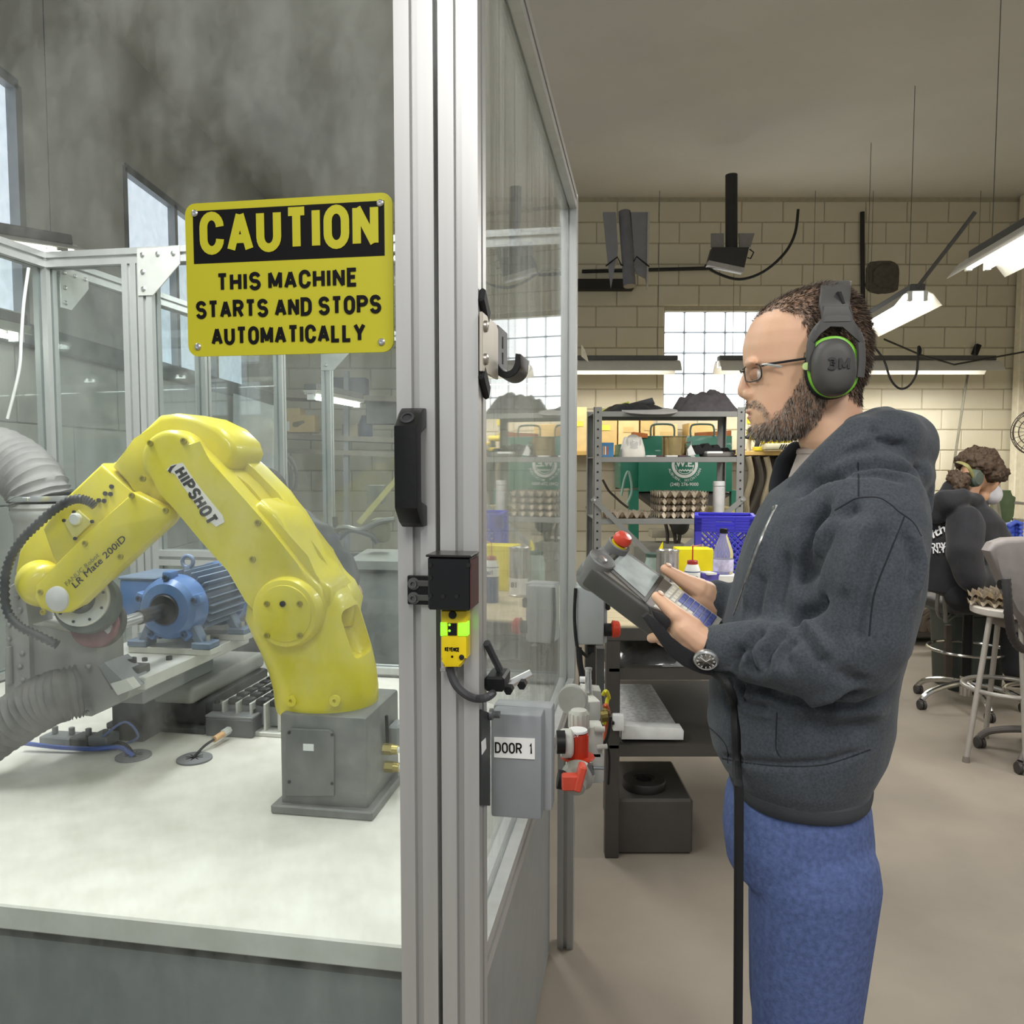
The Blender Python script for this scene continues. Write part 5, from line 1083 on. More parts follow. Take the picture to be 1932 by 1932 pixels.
def annulus(b, c, r0, r1, a0, a1, y0, n=36):
    o_ = [V((c.x+r1*cos(radians(a0+(a1-a0)*k/n)), y0, c.z+r1*sin(radians(a0+(a1-a0)*k/n)))) for k in range(n+1)]
    i_ = [V((c.x+r0*cos(radians(a0+(a1-a0)*k/n)), y0, c.z+r0*sin(radians(a0+(a1-a0)*k/n)))) for k in range(n+1)]
    for k in range(n):
        vs_ = [b.v(p) for p in (o_[k], o_[k+1], i_[k+1], i_[k])]; b.f(vs_)
    return b
annulus(b, ec, er*.84, er*1.08, 0, 360, GY-.002); annulus(b, ec, er*.70, er*.76, 180, 360, GY-.002)
wv = [];
for k in range(25):
    x_ = -1+k/12; wv.append((x_*er*.66, -er*.44+er*.05*sin(k*pi/2.0)))
vs_u = [b.v((ec.x+x_, GY-.002, ec.z+z_+er*.05)) for x_, z_ in wv]; vs_d = [b.v((ec.x+x_, GY-.002, ec.z+z_-er*.07)) for x_, z_ in wv]
for k in range(24): b.f((vs_u[k], vs_u[k+1], vs_d[k+1], vs_d[k]))
b.build('emblem', emw, gm_)
fm4 = lambda p: (lambda m: (setattr(m, 'translation', p), m)[1])(M((RT, EZ, V((0, -1, 0)))).transposed().to_4x4())
text('W.E.', .066, fm4(V((ec.x, GY-.003, ec.z+.008))), emw, gm_, 'emblem_letters', bold=.03)
arc = 'AUBURN, MICHIGAN'
for i, ch in enumerate(arc):
    if ch == ' ': continue
    a = radians(-90+(i-(len(arc)-1)/2)*9.6); r_ = er*1.30
    m = fm4(V((ec.x+r_*cos(a), GY-.002, ec.z+r_*sin(a)))) @ M.Rotation(a+pi/2, 4, 'Z'); text(ch, .027, m, emw, gm_, 'arc_letter', bold=.01)
text('(248) 276-9000', .033, fm4(P(1291, 914, GY-.003)), emw, gm_, 'number', bold=.01)
# cartons on the plank shelf against the block wall
plk = mat('yellowish plank', '#c2a05c', .7, 0, .12, 6, .1, 40, stretch=(1, 8, 1)); card = mat('brown cardboard', '#c5a86e', .8, 0, .06, 12); card2 = mat('tan cardboard', '#cfb680', .8, 0, .06, 12)
zp1 = P(1150, 851, 7.55).z
ws = thing('plank_shelf', 'yellowish plank shelf on brackets along the cream block wall', 'shelf', ((P(1095, 851, 7.5).x+P(1500, 851, 7.5).x)/2, 7.75, zp1-.3))
xa, xb = P(1050, 851, 7.5).x, P(1520, 851, 7.5).x
MB().box(((xa+xb)/2, 7.75, zp1-.02), (xb-xa, .46, .04), None, .003).build('plank', plk, ws)
for i in range(5):
    x_ = xa+.1+i*(xb-xa-.2)/4; MB().box((x_, 7.95, zp1-.2), (.04, .03, .34)).box((x_, 7.78, zp1-.055), (.04, .36, .03)).build('bracket', mat('dark bracket', '#3b342c', .6), ws)
LBC = ['brown carton nearest the aluminium post on the plank shelf', 'second brown carton from the aluminium post on the plank shelf', 'third brown carton on the plank shelf behind the rack', 'fourth brown carton on the plank shelf behind the rack', 'fifth carton on the plank shelf above the green machine', 'sixth carton on the plank shelf above the green machine']
for i, (x0_, x1_, y_) in enumerate(((1080, 1107, 768), (1111, 1164, 780), (1167, 1205, 786), (1209, 1232, 780), (1236, 1278, 800), (1300, 1345, 798))):
    p0, p1 = P(x0_, y_, 7.6), P(x1_, 850, 7.6); t = thing('carton', LBC[i], 'carton', ((p0.x+p1.x)/2, 7.75, zp1), group='cartons on the plank shelf')
    MB().box(((p0.x+p1.x)/2, 7.75, (p0.z+zp1)/2), (p1.x-p0.x, .3, p0.z-zp1), None, .004).build('box', card if i % 2 else card2, t)
    MB().box(((p0.x+p1.x)/2, 7.598, zp1+(p0.z-zp1)*.62), ((p1.x-p0.x)*.5, .004, .05)).build('label', mat('yellow carton label', '#d8c14a', .6) if i < 2 else card, t)
# yellow cordless tools and tool case on the plank near the man's chin
ty = mat('tool yellow', '#d9c22e', .45, 0, .1, 30); tl = ['yellow cordless drill on the plank by the rack post', 'yellow and black tool case lying on the plank shelf', 'yellow torch like tool leaning above the drill']
d_ = thing('power_drill', tl[0], 'drill', on(1424, 7.55, zp1)); q_ = on(1424, 7.55, zp1)
MB().cyl(q_+V((-.06, 0, .13)), q_+V((.06, 0, .13)), .03, n=14).build('motor_body', ty, d_); MB().box(q_+V((.02, 0, .06)), (.04, .04, .12), M.Rotation(.25, 3, 'Y'), .008).build('handle', blackm, d_); MB().box(q_+V((.03, 0, .02)), (.09, .07, .04), None, .006).build('battery', ty, d_); MB().cyl(q_+V((-.10, 0, .13)), q_+V((-.06, 0, .13)), .012, .022, 12).build('chuck', blackm, d_)
d_ = thing('tool_case', tl[1], 'case', on(1462, 7.5, zp1)); q_ = on(1462, 7.5, zp1)
MB().box(q_+EZ*.04, (.24, .18, .06), None, .012, 2).build('case_body', mat('pale tool case', '#bdb79a', .6), d_); MB().box(q_+V((.0, -.01, .085)), (.26, .1, .03), M.Rotation(-.05, 3, 'Y'), .008).build('case_lid', ty, d_)
for k in range(4): MB().box(q_+V((.02+k*.022, -.095, .04)), (.01, .006, .05), M.Rotation(.5, 3, 'Y')).build('stripe', blackm, d_)
d_ = thing('work_light', tl[2], 'torch', on(1412, 7.6, zp1)); q_ = on(1412, 7.62, zp1); MB().cyl(q_, q_+V((.01, 0, .26)), .022, n=14).build('barrel', mat('pale torch body', '#cdc8b4', .5), d_); MB().cyl(q_+V((.01, 0, .26)), q_+V((.012, 0, .32)), .034, n=16).build('head', ty, d_); MB().cyl(q_+V((.004, 0, .16)), q_+V((.006, 0, .19)), .03, n=16).build('collar', ty, d_)
# hoses hanging from the plank behind the rack's post, dark cupboard under it
hose_m = mat('grey brown hose', '#8b8068', .7); 
for i, (pts, lb) in enumerate((([(1412, 862), (1418, 900), (1408, 945), (1416, 985)], 'grey brown belt hanging from the plank next to the rack post'), ([(1428, 862), (1436, 905), (1422, 950), (1405, 985)], 'dark hose hanging second from the rack post'), ([(1446, 862), (1452, 900), (1440, 945), (1438, 985)], 'brown hose hanging third from the rack post'))):
    MB().tube(cr([P(x, y, 7.5) for x, y in pts], 6, False), .028, 8).build('hanging_hose', hose_m if i != 1 else mat('dark hose', '#3a342b', .7), None, lb, 'hose')
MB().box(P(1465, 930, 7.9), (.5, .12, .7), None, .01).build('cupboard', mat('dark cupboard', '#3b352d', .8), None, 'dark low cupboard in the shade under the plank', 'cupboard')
for i, (pts, c_, lb) in enumerate((([(1137, 905), (1148, 925), (1160, 937), (1172, 948), (1185, 958)], '#3c362e', 'thin dark branch shaped wire bundle by the rack post'), ([(1172, 935), (1178, 905), (1186, 890), (1192, 925), (1183, 950)], '#8fae9f', 'pale green frayed cable tangle before the green machine'), ([(1107, 955), (1112, 990), (1116, 1022)], '#4a4235', 'dark cord dangling beside the rack post'))):
    MB().tube(cr([P(x, y, 5.5) for x, y in pts], 5, False), .009, 6).build('loose_cable', mat('loose cable '+'abc'[i], c_, .6), None, lb, 'cable')
# low white and grey machine bodies behind the bench, seen under the rack
lm = thing('bench_grinder', 'grey machine body with hanging belts behind the bench under the rack', 'machine', on(1240, 5.5, 0))
MB().fprism(WF, [(1195, 1030), (1300, 1030), (1300, 1300), (1195, 1300)], 5.25, 5.6, .02, 2).build('body', mat('pale machine grey', '#a9a69a', .6), lm); MB().fprism(WF, [(1230, 1000), (1312, 1000), (1312, 1015), (1230, 1015)], 5.45, 5.6, .01).build('upper_bar', mat('beam cream', '#b8b19a', .6), lm)
for i, (x0_, x1_) in enumerate(((1255, 1258), (1264, 1275), (1282, 1278))): MB().tube(cr([P(x0_, 985, 5.4), P((x0_+x1_)/2+3, 1008, 5.4), P(x1_, 1034, 5.4)], 5, False), .012, 8).build('belt', mat('dark belt', '#4c463f', .7), lm)
MB().ell(P(1284, 990, 5.35), (.06, .05, .07)).build('bag', mat('dark bag', '#45433f', .8), lm)
# square spotlight and hanging grey reflector troughs near the ceiling
sl = thing('spotlight', 'square dark floodlight with a pale rim hanging from the ceiling', 'floodlight', P(1378, 480, 6.8))
MB().fprism(WF, [(1345, 466), (1414, 466), (1403, 512), (1336, 497)], 6.75, 6.85, .006, 2).build('housing', mat('dark lamp housing', '#3d3b3a', .5), sl)
MB().fprism(WF, [(1338, 491), (1405, 505), (1402, 514), (1335, 500)], 6.72, 6.80, .002).build('rim', mat('pale rim', '#b8b4b2', .4), sl)
MB().fprism(WF, [(1342, 440), (1366, 440), (1366, 470), (1342, 466)], 6.78, 6.80).build('side_plate', mat('grey side plate', '#8a8784', .5), sl)
MB().fprism(WF, [(1394, 440), (1424, 440), (1416, 466), (1396, 468)], 6.78, 6.80).build('side_plate', mat('grey side plate', '#8a8784', .5), sl)
MB().cyl(P(1380, 330, 6.8), P(1380, 470, 6.8), .05, n=14).build('stem', mat('dark stem', '#2c2a29', .6), sl)
MB().tube([P(1414, 470, 6.78), P(1422, 476, 6.78), P(1416, 488, 6.78), P(1410, 486, 6.78)], .006, 8).build('bracket', blackp, sl)
rt_ = thing('reflector_trough', 'grey folded reflector troughs tied with wire hanging above the rack', 'reflector', P(1180, 545, 5.9))
rtm = mat('grey trough metal', '#8b8a8d', .4, .4, .05)
MB().fprism(WF, [(1138, 400), (1162, 400), (1166, 470), (1158, 515), (1153, 542), (1148, 500)], 5.9, 5.93).build('left_leaf', rtm, rt_)
MB().cyl(P(1178, 400, 5.95), P(1188, 540, 5.85), .045, n=20).build('tube', mat('grey trough tube', '#77767c', .4, .3), rt_)
MB().fprism(WF, [(1190, 400), (1226, 400), (1222, 545), (1219, 525), (1200, 515)], 5.92, 5.95).build('right_leaf', rtm, rt_)
MB().cyl(P(1224, 400, 5.88), P(1221, 545, 5.88), .007, n=8).build('edge_rod', mat('pale edge', '#b6b3aa', .5), rt_)
MB().tube([P(x, y, 5.86) for x, y in ((1143, 502), (1165, 485), (1172, 500), (1190, 503), (1201, 484), (1225, 503))], .006, 6).build('tie_wire', blackp, rt_)
pn = MB().fprism(WF, [(1097, 650), (1104, 660), (1111, 684), (1097, 672)], 6.2, 6.22).build('paper_scrap', mat('cream paper', '#e6e0c6', .7), None, 'cream paper scrap corner sticking out beside the aluminium post', 'paper')
# stacked cartons, shelves and a bent over worker seen through the dusty rear panels
bs = thing('rear_shelving', 'dim shelving with planks seen through the dusty rear panel of the cell', 'shelf', (-1.2, 6.2, 0))
shm = mat('dull shelf wood', '#8b8274', .8)
for y_ in (740, 818, 845): MB().fprism(WF, [(520, y_), (760, y_+8), (760, y_+18), (520, y_+9)], 6.2, 6.6).build('plank', shm, bs)
for x_ in (522, 648, 756): MB().fprism(WF, [(x_, 700), (x_+9, 700), (x_+9, 1480), (x_, 1480)], 6.22, 6.28).build('upright', alu_dark, bs)
for i, (x0_, y0_, x1_, y1_, c_, lb) in enumerate(((527, 783, 594, 816, card, 'wide tan carton with a white label behind the rear panel'), (530, 770, 566, 784, card2, 'small tan carton lying on the wide carton behind the rear panel'), (645, 800, 675, 826, mat('faded carton', '#a3937a', .8), 'faded carton on the dim shelf behind the robot'), (604, 712, 690, 745, mat('dark blue machine', '#575a66', .6), 'dark machine body under the bright tube lamp'), (676, 785, 704, 830, mat('dark blue drum', '#434a63', .5), 'dark blue drum on the dim rear shelf'), (690, 750, 750, 800, mat('grey crate', '#6a6762', .7), 'grey parts bin on the dim rear shelf beside the door stile'))):
    t = thing('carton' if i < 3 else ('machine', 'drum', 'parts_bin')[i-3], lb, 'carton' if i < 3 else ('machine', 'drum', 'bin')[i-3], P((x0_+x1_)/2, y1_, 6.3))
    p0, p1 = P(x0_, y0_, 6.3), P(x1_, y1_, 6.3); c0 = ((p0.x+p1.x)/2, 6.38, (p0.z+p1.z)/2)
    if i == 4: MB().lathe([(.05, 0), (.056, .01), (.056, .13), (.04, .16), (.03, .19)], P(690, 829, 6.38), EZ, 20).build('drum_body', c_, t)
    else: MB().box(c0, (p1.x-p0.x, .16, p0.z-p1.z), None, .004).build('box', c_, t)
    if i == 0: MB().fprism(WF, [(534, 795), (546, 795), (546, 813), (534, 813)], 6.295, 6.3).build('white_label', white, t); MB().fprism(WF, [(552, 797), (572, 793), (575, 797), (560, 806), (552, 804)], 6.295, 6.3).build('ink_mark', mat('ink mark', '#6a5c40', .7), t)
rw = thing('rear_bench', 'grey bench with vise and clutter seen between the robot and the door stile', 'bench', (-1.0, 4.0, 0))
MB().fprism(WF, [(655, 1058), (760, 1060), (760, 1076), (655, 1074)], 3.6, 4.1).build('bench_top', mat('grey bench top', '#9b9a92', .6), rw); MB().fprism(WF, [(662, 1082), (760, 1082), (760, 1330), (662, 1330)], 3.65, 4.05).build('cabinet', mat('grey cabinet', '#8c8d88', .6), rw)
MB().fprism(WF, [(658, 1044), (760, 1044), (760, 1052), (658, 1052)], 4.1, 4.12).build('dark_rail', mat('dark bench rail', '#4b4b50', .6), rw)
MB().tube(cr([P(620, 1000, 3.9), P(650, 995, 3.9), P(680, 1000, 3.9), P(715, 985, 3.9), P(745, 980, 3.9)], 4, False), .014, 8).build('vise_bar', mat('vise steel', '#77756f', .4, .5), rw)
MB().tube(cr([P(632, 975, 3.9), P(637, 1015, 3.9), P(660, 1000, 3.9), P(700, 1010, 3.9), P(712, 1025, 3.9)], 4, False), .014, 8).build('vise_handle', mat('dark vise', '#56544f', .5, .3), rw)
MB().box(P(718, 1000, 3.95), (.09, .1, .12), None, .02, 2).build('vise_jaw', mat('olive vise', '#77745a', .6), rw)
MB().fprism(WF, [(672, 985), (745, 900), (745, 915), (682, 990)], 3.5, 3.52).build('yellow_guard', mat('pale yellow guard', '#cfc27c', .6), rw)
MB().fprism(WF, [(692, 916), (722, 916), (722, 950), (692, 950)], 4.3, 4.4).build('switch_box', mat('dull switch grey', '#74766f', .6), rw)
MB().fprism(WF, [(440, 742), (514, 765), (514, 1300), (440, 1300)], 5.6, 5.64).build('white_sheet', mat('white wall sheet', '#cfd0cf', .7), None, 'pale upright sheet panel standing behind the robot elbow', 'panel')
for i, (pts, lb) in enumerate((([(545, 862), (556, 880), (560, 905), (556, 925)], 'short dark hose loop hanging behind the rear panel'), ([(540, 872), (548, 895), (548, 935)], 'thin dark cable hanging beside the hose loop'))): MB().tube(cr([P(x, y, 4.6) for x, y in pts], 5, False), .011, 8).build('hanging_cable', mat('dim dark hose', '#4c4b48', .7), None, lb, 'cable')
# ---------------- the standing man ----------------
from mathutils.kdtree import KDTree
Hd = Frame(P(1560, 690, 1.36), (-.988, .156, 0), (.156, .988, 0))
_q = P(1540, 1150, 1.37); Tf = Frame((_q.x, _q.y, 0), (-.966, .259, 0), (.259, .966, 0))
skin = None
def inpoly(x, y, poly):
    c = False; n = len(poly); j = n-1
    for i in range(n):
        xi, yi = poly[i]; xj, yj = poly[j]
        if (yi > y) != (yj > y) and x < (xj-xi)*(y-yi)/(yj-yi)+xi: c = not c
        j = i
    return c
def skin_mat(name, base, red_, hairc):
    m = bpy.data.materials.new(name); m.use_nodes = True; nt = m.node_tree; N, L = nt.nodes, nt.links; b = N['Principled BSDF']
    b.inputs['Roughness'].default_value = .48; b.inputs['Subsurface Weight'].default_value = .12; b.inputs['Subsurface Radius'].default_value = (1, .35, .2); b.inputs['Subsurface Scale'].default_value = .006
    tc = N.new('ShaderNodeTexCoord'); n = N.new('ShaderNodeTexNoise'); n.inputs['Scale'].default_value = 16; n.inputs['Detail'].default_value = 4; L.new(tc.outputs['Object'], n.inputs[0])
    mx = N.new('ShaderNodeMix'); mx.data_type = 'RGBA'; mx.inputs['A'].default_value = hexc(base); mx.inputs['B'].default_value = hexc(red_); L.new(n.outputs[0], mx.inputs['Factor'])
    at = N.new('ShaderNodeAttribute'); at.attribute_name = 'hairmask'
    n2 = N.new('ShaderNodeTexNoise'); n2.inputs['Scale'].default_value = 260; L.new(tc.outputs['Object'], n2.inputs[0])
    mu = N.new('ShaderNodeMath'); mu.operation = 'MULTIPLY'; L.new(at.outputs['Fac'], mu.inputs[0]); mr = N.new('ShaderNodeMapRange'); mr.inputs[1].default_value = .35; mr.inputs[2].default_value = .6; mr.inputs[3].default_value = .55; mr.inputs[4].default_value = 1; L.new(n2.outputs[0], mr.inputs[0]); L.new(mr.outputs[0], mu.inputs[1])
    m2 = N.new('ShaderNodeMix'); m2.data_type = 'RGBA'; L.new(mu.outputs[0], m2.inputs['Factor']); L.new(mx.outputs['Result'], m2.inputs['A']); m2.inputs['B'].default_value = hexc(hairc)
    L.new(m2.outputs['Result'], b.inputs['Base Color']); bp = N.new('ShaderNodeBump'); bp.inputs['Strength'].default_value = .12; bp.inputs['Distance'].default_value = .001
    L.new(n2.outputs[0], bp.inputs['Height']); L.new(bp.outputs[0], b.inputs['Normal']); return m
skin = skin_mat('fair skin', '#deb796', '#d6a488', '#403933')
man = thing('person', 'standing man in a charcoal zip hoodie and glasses holding a grey teach pendant', 'person', (Tf.O.x, Tf.O.y, 0))
b = MB()
def hring(fr, y, f_, k_, hw, ex=2.2, n=0., num=40):
    a0, c0 = fr.ac(f_, y, n); a1, c1 = fr.ac(k_, y, n)
    return b.ring(fr.w((a0+a1)/2, n, (c0+c1)/2), fr.X, fr.Y, (a0-a1)/2, hw, num, ex)
b.skin([hring(Hd, *r_) for r_ in ((826, 1437, 1492, .026, 2.2), (818, 1427, 1515, .040, 2.3), (804, 1418, 1545, .050, 2.4), (785, 1413.5, 1572, .056, 2.5), (768, 1413, 1605, .060, 2.5), (750, 1414, 1617, .064, 2.4), (735, 1415, 1622, .067, 2.3), (715, 1413.5, 1628, .070, 2.3), (700, 1410, 1633, .072, 2.3), (688, 1404, 1636, .0735, 2.3), (676, 1402, 1638, .0745, 2.2), (655, 1401.5, 1640, .076, 2.2), (632, 1406, 1639, .0765, 2.2), (610, 1416, 1634, .075, 2.2), (590, 1430, 1627, .071, 2.2), (572, 1452, 1614, .063, 2.1), (556, 1480, 1598, .05, 2.0), (545, 1515, 1580, .03, 2.0), (541, 1535, 1565, .014, 2))])
b.skin([hring(Tf if y > 860 else Hd, y, f_, k_, hw, 2.1) for y, f_, k_, hw in ((735, 1545, 1621, .05), (765, 1522, 1622, .055), (800, 1504, 1630, .058), (835, 1508, 1645, .061), (875, 1522, 1655, .066), (920, 1530, 1660, .08), (970, 1530, 1665, .10), (1100, 1470, 1660, .12), (1300, 1430, 1640, .12), (1440, 1430, 1610, .11))])
h_ = lambda x, y, n=0: Hd.tr(x, y, n)
b.chain([h_(1413, 700), h_(1406, 718), h_(1402.5, 735)], [.0075, .0085, .0105], 10)
b.ell(h_(1402.5, 738), (.0105, .0105, .0095)); b.cap(h_(1401, 742), .008, h_(1418, 748), .010)
for s in (-1, 1): b.ell(h_(1414, 744, s*.0125), (.0115, .008, .009), Hd.R); b.ell(h_(1416, 686, s*.028), (.010, .026, .008), Hd.R)
b.ell(h_(1418, 776), (.010, .024, .0055), Hd.R); b.ell(h_(1420, 788), (.009, .021, .006), Hd.R); b.ell(h_(1418, 763), (.010, .022, .009), Hd.R); b.ell(h_(1430, 812), (.014, .022, .014), Hd.R)
# arms inside the sleeves, and the two hands on the pendant
ARM_L = [(1640, 940, -.13), (1636, 1080, -.17), (1600, 1235, -.18)]
b.chain([Tf.tr(*q) for q in ARM_L], [.045, .042, .038]); b.chain([Tf.tr(*ARM_L[-1]), P(1450, 1232, 1.222), P(1345, 1222, 1.275)], [.03, .024, .025])
b.chain([P(1345, 1222, 1.275), P(1322, 1211, 1.268), P(1290, 1186, 1.27)], [.026, .026, .0225])
b.chain([P(1326, 1222, 1.27), P(1300, 1208, 1.272), P(1278, 1199, 1.283)], [.023, .021, .017])
b.chain([P(1306, 1186, 1.27), P(1275, 1160, 1.272), P(1254, 1140, 1.284), P(1239, 1126, 1.293)], [.0195, .0150, .0115, .0092])
for kx, ky, kd, mx_, my_, md, tx_, ty_, td in ((1276, 1194, 1.285, 1250, 1200, 1.30, 1229, 1204, 1.33), (1282, 1204, 1.292, 1258, 1212, 1.315, 1246, 1208, 1.345), (1292, 1212, 1.295, 1272, 1224, 1.32, 1262, 1218, 1.348), (1304, 1220, 1.295, 1290, 1234, 1.318, 1283, 1228, 1.342)):
    b.chain([P(kx, ky, kd), P(mx_, my_, md), P(tx_, ty_, td)], [.0125, .0105, .0085])
b.chain([Tf.tr(1560, 950, .15), Tf.tr(1500, 1120, .19), Tf.tr(1460, 1190, .17)], [.045, .042, .038]); b.chain([Tf.tr(1460, 1190, .17), P(1385, 1150, 1.47), P(1347, 1135, 1.455)], [.032, .026, .026])
b.chain([P(1347, 1133, 1.455), P(1330, 1120, 1.452), P(1306, 1108, 1.452)], [.027, .025, .019]); b.chain([P(1345, 1145, 1.452), P(1318, 1128, 1.448)], [.026, .02])
b.chain([P(1318, 1112, 1.448), P(1294, 1098, 1.443), P(1274, 1085, 1.440), P(1255, 1074, 1.438)], [.022, .0155, .0118, .0098])
for dx_, dy_ in ((0, 0), (10, 8), (20, 14), (30, 20)): b.chain([P(1304+dx_, 1116+dy_, 1.465), P(1288+dx_, 1128+dy_, 1.485), P(1272+dx_, 1128+dy_, 1.465)], [.013, .011, .009])
# legs inside the jeans
for s in (-1, 1): b.chain([Tf.w(.0, s*.085, .88), Tf.w(.01, s*.10, .48), Tf.w(-.03, s*.11, .07)], [.055, .045, .04]); b.cap(Tf.w(-.03, s*.11, .045), .03, Tf.w(.13, s*.12, .035), .025)
b.voxel(.0026, 4, .5)
# face shaping: eye sockets, mouth line, nostril wing crease
def gauss(p, c, s): return math.exp(-((p-c).length_squared)/(s*s))
sock = [h_(1421, 707, s*.031) for s in (-1, 1)]; mline = [h_(x, y, s*n_) for x, y, n_ in ((1411, 783, 0), (1413, 783, .008), (1418, 783.5, .014), (1426, 785, .020), (1434, 787, .024)) for s in (-1, 1)]
alar = [h_(x, y, s*.020) for x, y in ((1423, 735), (1427, 745), (1421, 753)) for s in (-1, 1)]
hz = h_(1560, 850).z
for v in b.bm.verts:
    if v.co.z > hz:
        p = v.co
        for q in sock: p = p+Hd.X*(-.008*gauss(v.co, q, .015))
        for q in mline:
            g = gauss(v.co, q, .0045)
            if g > .02: p = p-Hd.X*(.0022*g)
        for q in alar: p = p-Hd.X*(.0016*gauss(v.co, q, .005))+Hd.Y*0
        v.co = p
HAIR = [(1423, 600), (1440, 574), (1470, 556), (1547, 520), (1610, 545), (1660, 600), (1660, 700), (1640, 770), (1610, 768), (1590, 752), (1560, 742), (1520, 705), (1512, 672), (1504, 640), (1494, 612), (1472, 600), (1448, 596)]
BEARD = [(1502, 672), (1500, 712), (1486, 745), (1466, 770), (1452, 790), (1436, 800), (1420, 800), (1410, 806), (1420, 836), (1470, 840), (1500, 832), (1530, 800), (1550, 760), (1556, 700), (1530, 664)]
MOUST = [(1407, 757), (1421, 756), (1434, 768), (1444, 786), (1446, 796), (1438, 792), (1428, 777), (1417, 769), (1408, 769)]
def hpx(p):
    q = Hd.loc(p); d = Hd.w(q.x, 0, q.z); return proj(d)
me = b.mesh('body', 60, skin)
at = me.attributes.new('hairmask', 'FLOAT', 'POINT'); vals = []
zmin = h_(1500, 842).z
for v in me.vertices:
    m_ = 0.
    if v.co.z > zmin:
        x_, y_ = hpx(v.co); lq = Hd.loc(v.co)
        jx = NZ.noise(v.co*120)*7; jy = NZ.noise(v.co*120+V((9, 4, 2)))*7
        if inpoly(x_+jx, y_+jy, HAIR): m_ = .78
        elif inpoly(x_+jx*.8, y_+jy*.8, BEARD): m_ = .45
        elif inpoly(x_+jx*.3, y_+jy*.3, MOUST): m_ = .4
    vals.append(m_)
at.data.foreach_set('value', vals)
me.transform(wm(man).inverted()); body = bpy.data.objects.new('body', me); sc.collection.objects.link(body); body.parent = man; WM[body.name] = wm(man).copy()
# hair and beard strands grown from the skin
rnd = random.Random(3)
tris = []; MW = wm(man)
for pol in me.polygons:
    a = vals[pol.vertices[0]]
    if a > .3: tris.append((pol, a))
cum = []; t_ = 0
for pol, a in tris: t_ += pol.area; cum.append(t_)
import bisect
sets = {k: MB() for k in ('hair_dark', 'hair_brown', 'beard_dark', 'beard_grey')}
def strand(bm_, p, d, L, wd, side):
    b0 = bm_.v(p-side*wd); b1 = bm_.v(p+side*wd); m_ = p+d*(L*.55)+V((0, 0, -L*.06)); m0 = bm_.v(m_-side*wd*.7); m1 = bm_.v(m_+side*wd*.7); t = bm_.v(p+d*L+V((0, 0, -L*.22)))
    bm_.f((b0, b1, m1, m0)); bm_.f((m0, m1, t))
for i in range(21000):
    pol, a = tris[bisect.bisect(cum, rnd.random()*t_)]
    vs_ = [me.vertices[k].co for k in pol.vertices]; r1, r2 = rnd.random(), rnd.random()
    p = MW @ (vs_[0].lerp(vs_[1], r1).lerp(vs_[2] if len(vs_) < 4 else vs_[3].lerp(vs_[2], r1), r2)); nn = pol.normal.copy()
    x_, y_ = hpx(p); isb = a < .7
    rv_ = V((rnd.uniform(-1, 1), rnd.uniform(-1, 1), rnd.uniform(-1, 1)))
    if isb: d = (nn*.75+V((0, 0, -.7))+Hd.X*.15+rv_*.55).normalized(); L_ = rnd.uniform(.005, .011)*(.6 if x_ < 1450 and y_ < 790 else 1); wd = .00045
    else:
        bk_ = min(1, max(0, (y_-545)/200)); d = (nn*.55-Hd.X*(.7*(1-bk_))+V((0, 0, -.9*bk_))+rv_*.35).normalized(); L_ = rnd.uniform(.007, .014)*(1 if y_ < 720 else .7); wd = .00055
        if y_ < 575 and x_ > 1520: L_ *= 1.4
    side = d.cross(rv_).normalized()
    if isb: k = 'beard_grey' if rnd.random() < .58+.3*NZ.noise(p*45) else 'beard_dark'
    else: k = 'hair_brown' if rnd.random() < .42 else 'hair_dark'
    strand(sets[k], p-nn*.0005, d, L_, wd, side)
for i in range(260):
    s = -1 if i % 2 else 1; u_ = rnd.random(); p = h_(1411+u_*28, 689-7*sin(u_*2.6), s*(.014+.032*u_))
    hit = None
    d = (Hd.X*.5-V((0, 0, -.1))+Hd.Y*s*.7+V((0, 0, rnd.uniform(-.2, .5)))).normalized(); strand(sets['hair_brown'], p+Hd.X*rnd.uniform(.0, .003)+V((0, 0, rnd.uniform(-.003, .003))), d, .007, .0005, V((0, 0, 1)))
for k, c_ in (('hair_dark', '#33281f'), ('hair_brown', '#5b4938'), ('beard_dark', '#38322d'), ('beard_grey', '#aaa299')):
    o = sets[k].build('hair' if 'hair' in k else 'beard', mat(k, c_, .6, 0, .2, 40), man, kind='stuff')
# eyes
for s in (-1, 1):
    c_ = h_(1429, 707, s*.031); e_ = MB().ell(c_, (.0112,)*3, None, 18, 12).build('eye', mat('eye white', '#d9d2cb', .25), man)
    MB().lathe([(.0052, 0), (.004, .0012), (0, .0016)], c_+(Hd.X*.92+V((0, 0, -.38)))*.0112, Hd.X*.92+V((0, 0, -.38)), 14).build('iris', mat('dark iris', '#3b3026', .2), e_)
    lid = MB(); rg_ = []
    for k in range(7):
        t = radians(80-k*20); rg_.append([lid.v(c_+Hd.X*(.0132*cos(t)*cos(radians(a)))+Hd.Y*(.0132*cos(t)*sin(radians(a)))+V((0, 0, .0132*sin(t)))) for a in range(-80, 81, 16)])
    for i in range(6):
        for j in range(10): lid.f((rg_[i][j], rg_[i][j+1], rg_[i+1][j+1], rg_[i+1][j]))
    bmesh.ops.solidify(lid.bm, geom=lid.bm.faces[:], thickness=.0008); lid.build('eyelid', skin, man)
for (x_, y_, a_, n_, c_) in ((1418.5, 776.5, .0103, .0215, .0050), (1420.5, 787.5, .0093, .019, .0054)): MB().ell(h_(x_, y_), (a_, n_, c_), Hd.R, 20, 12).build('lip', mat('lip pink', '#c08f7c', .5, 0, .05), man)
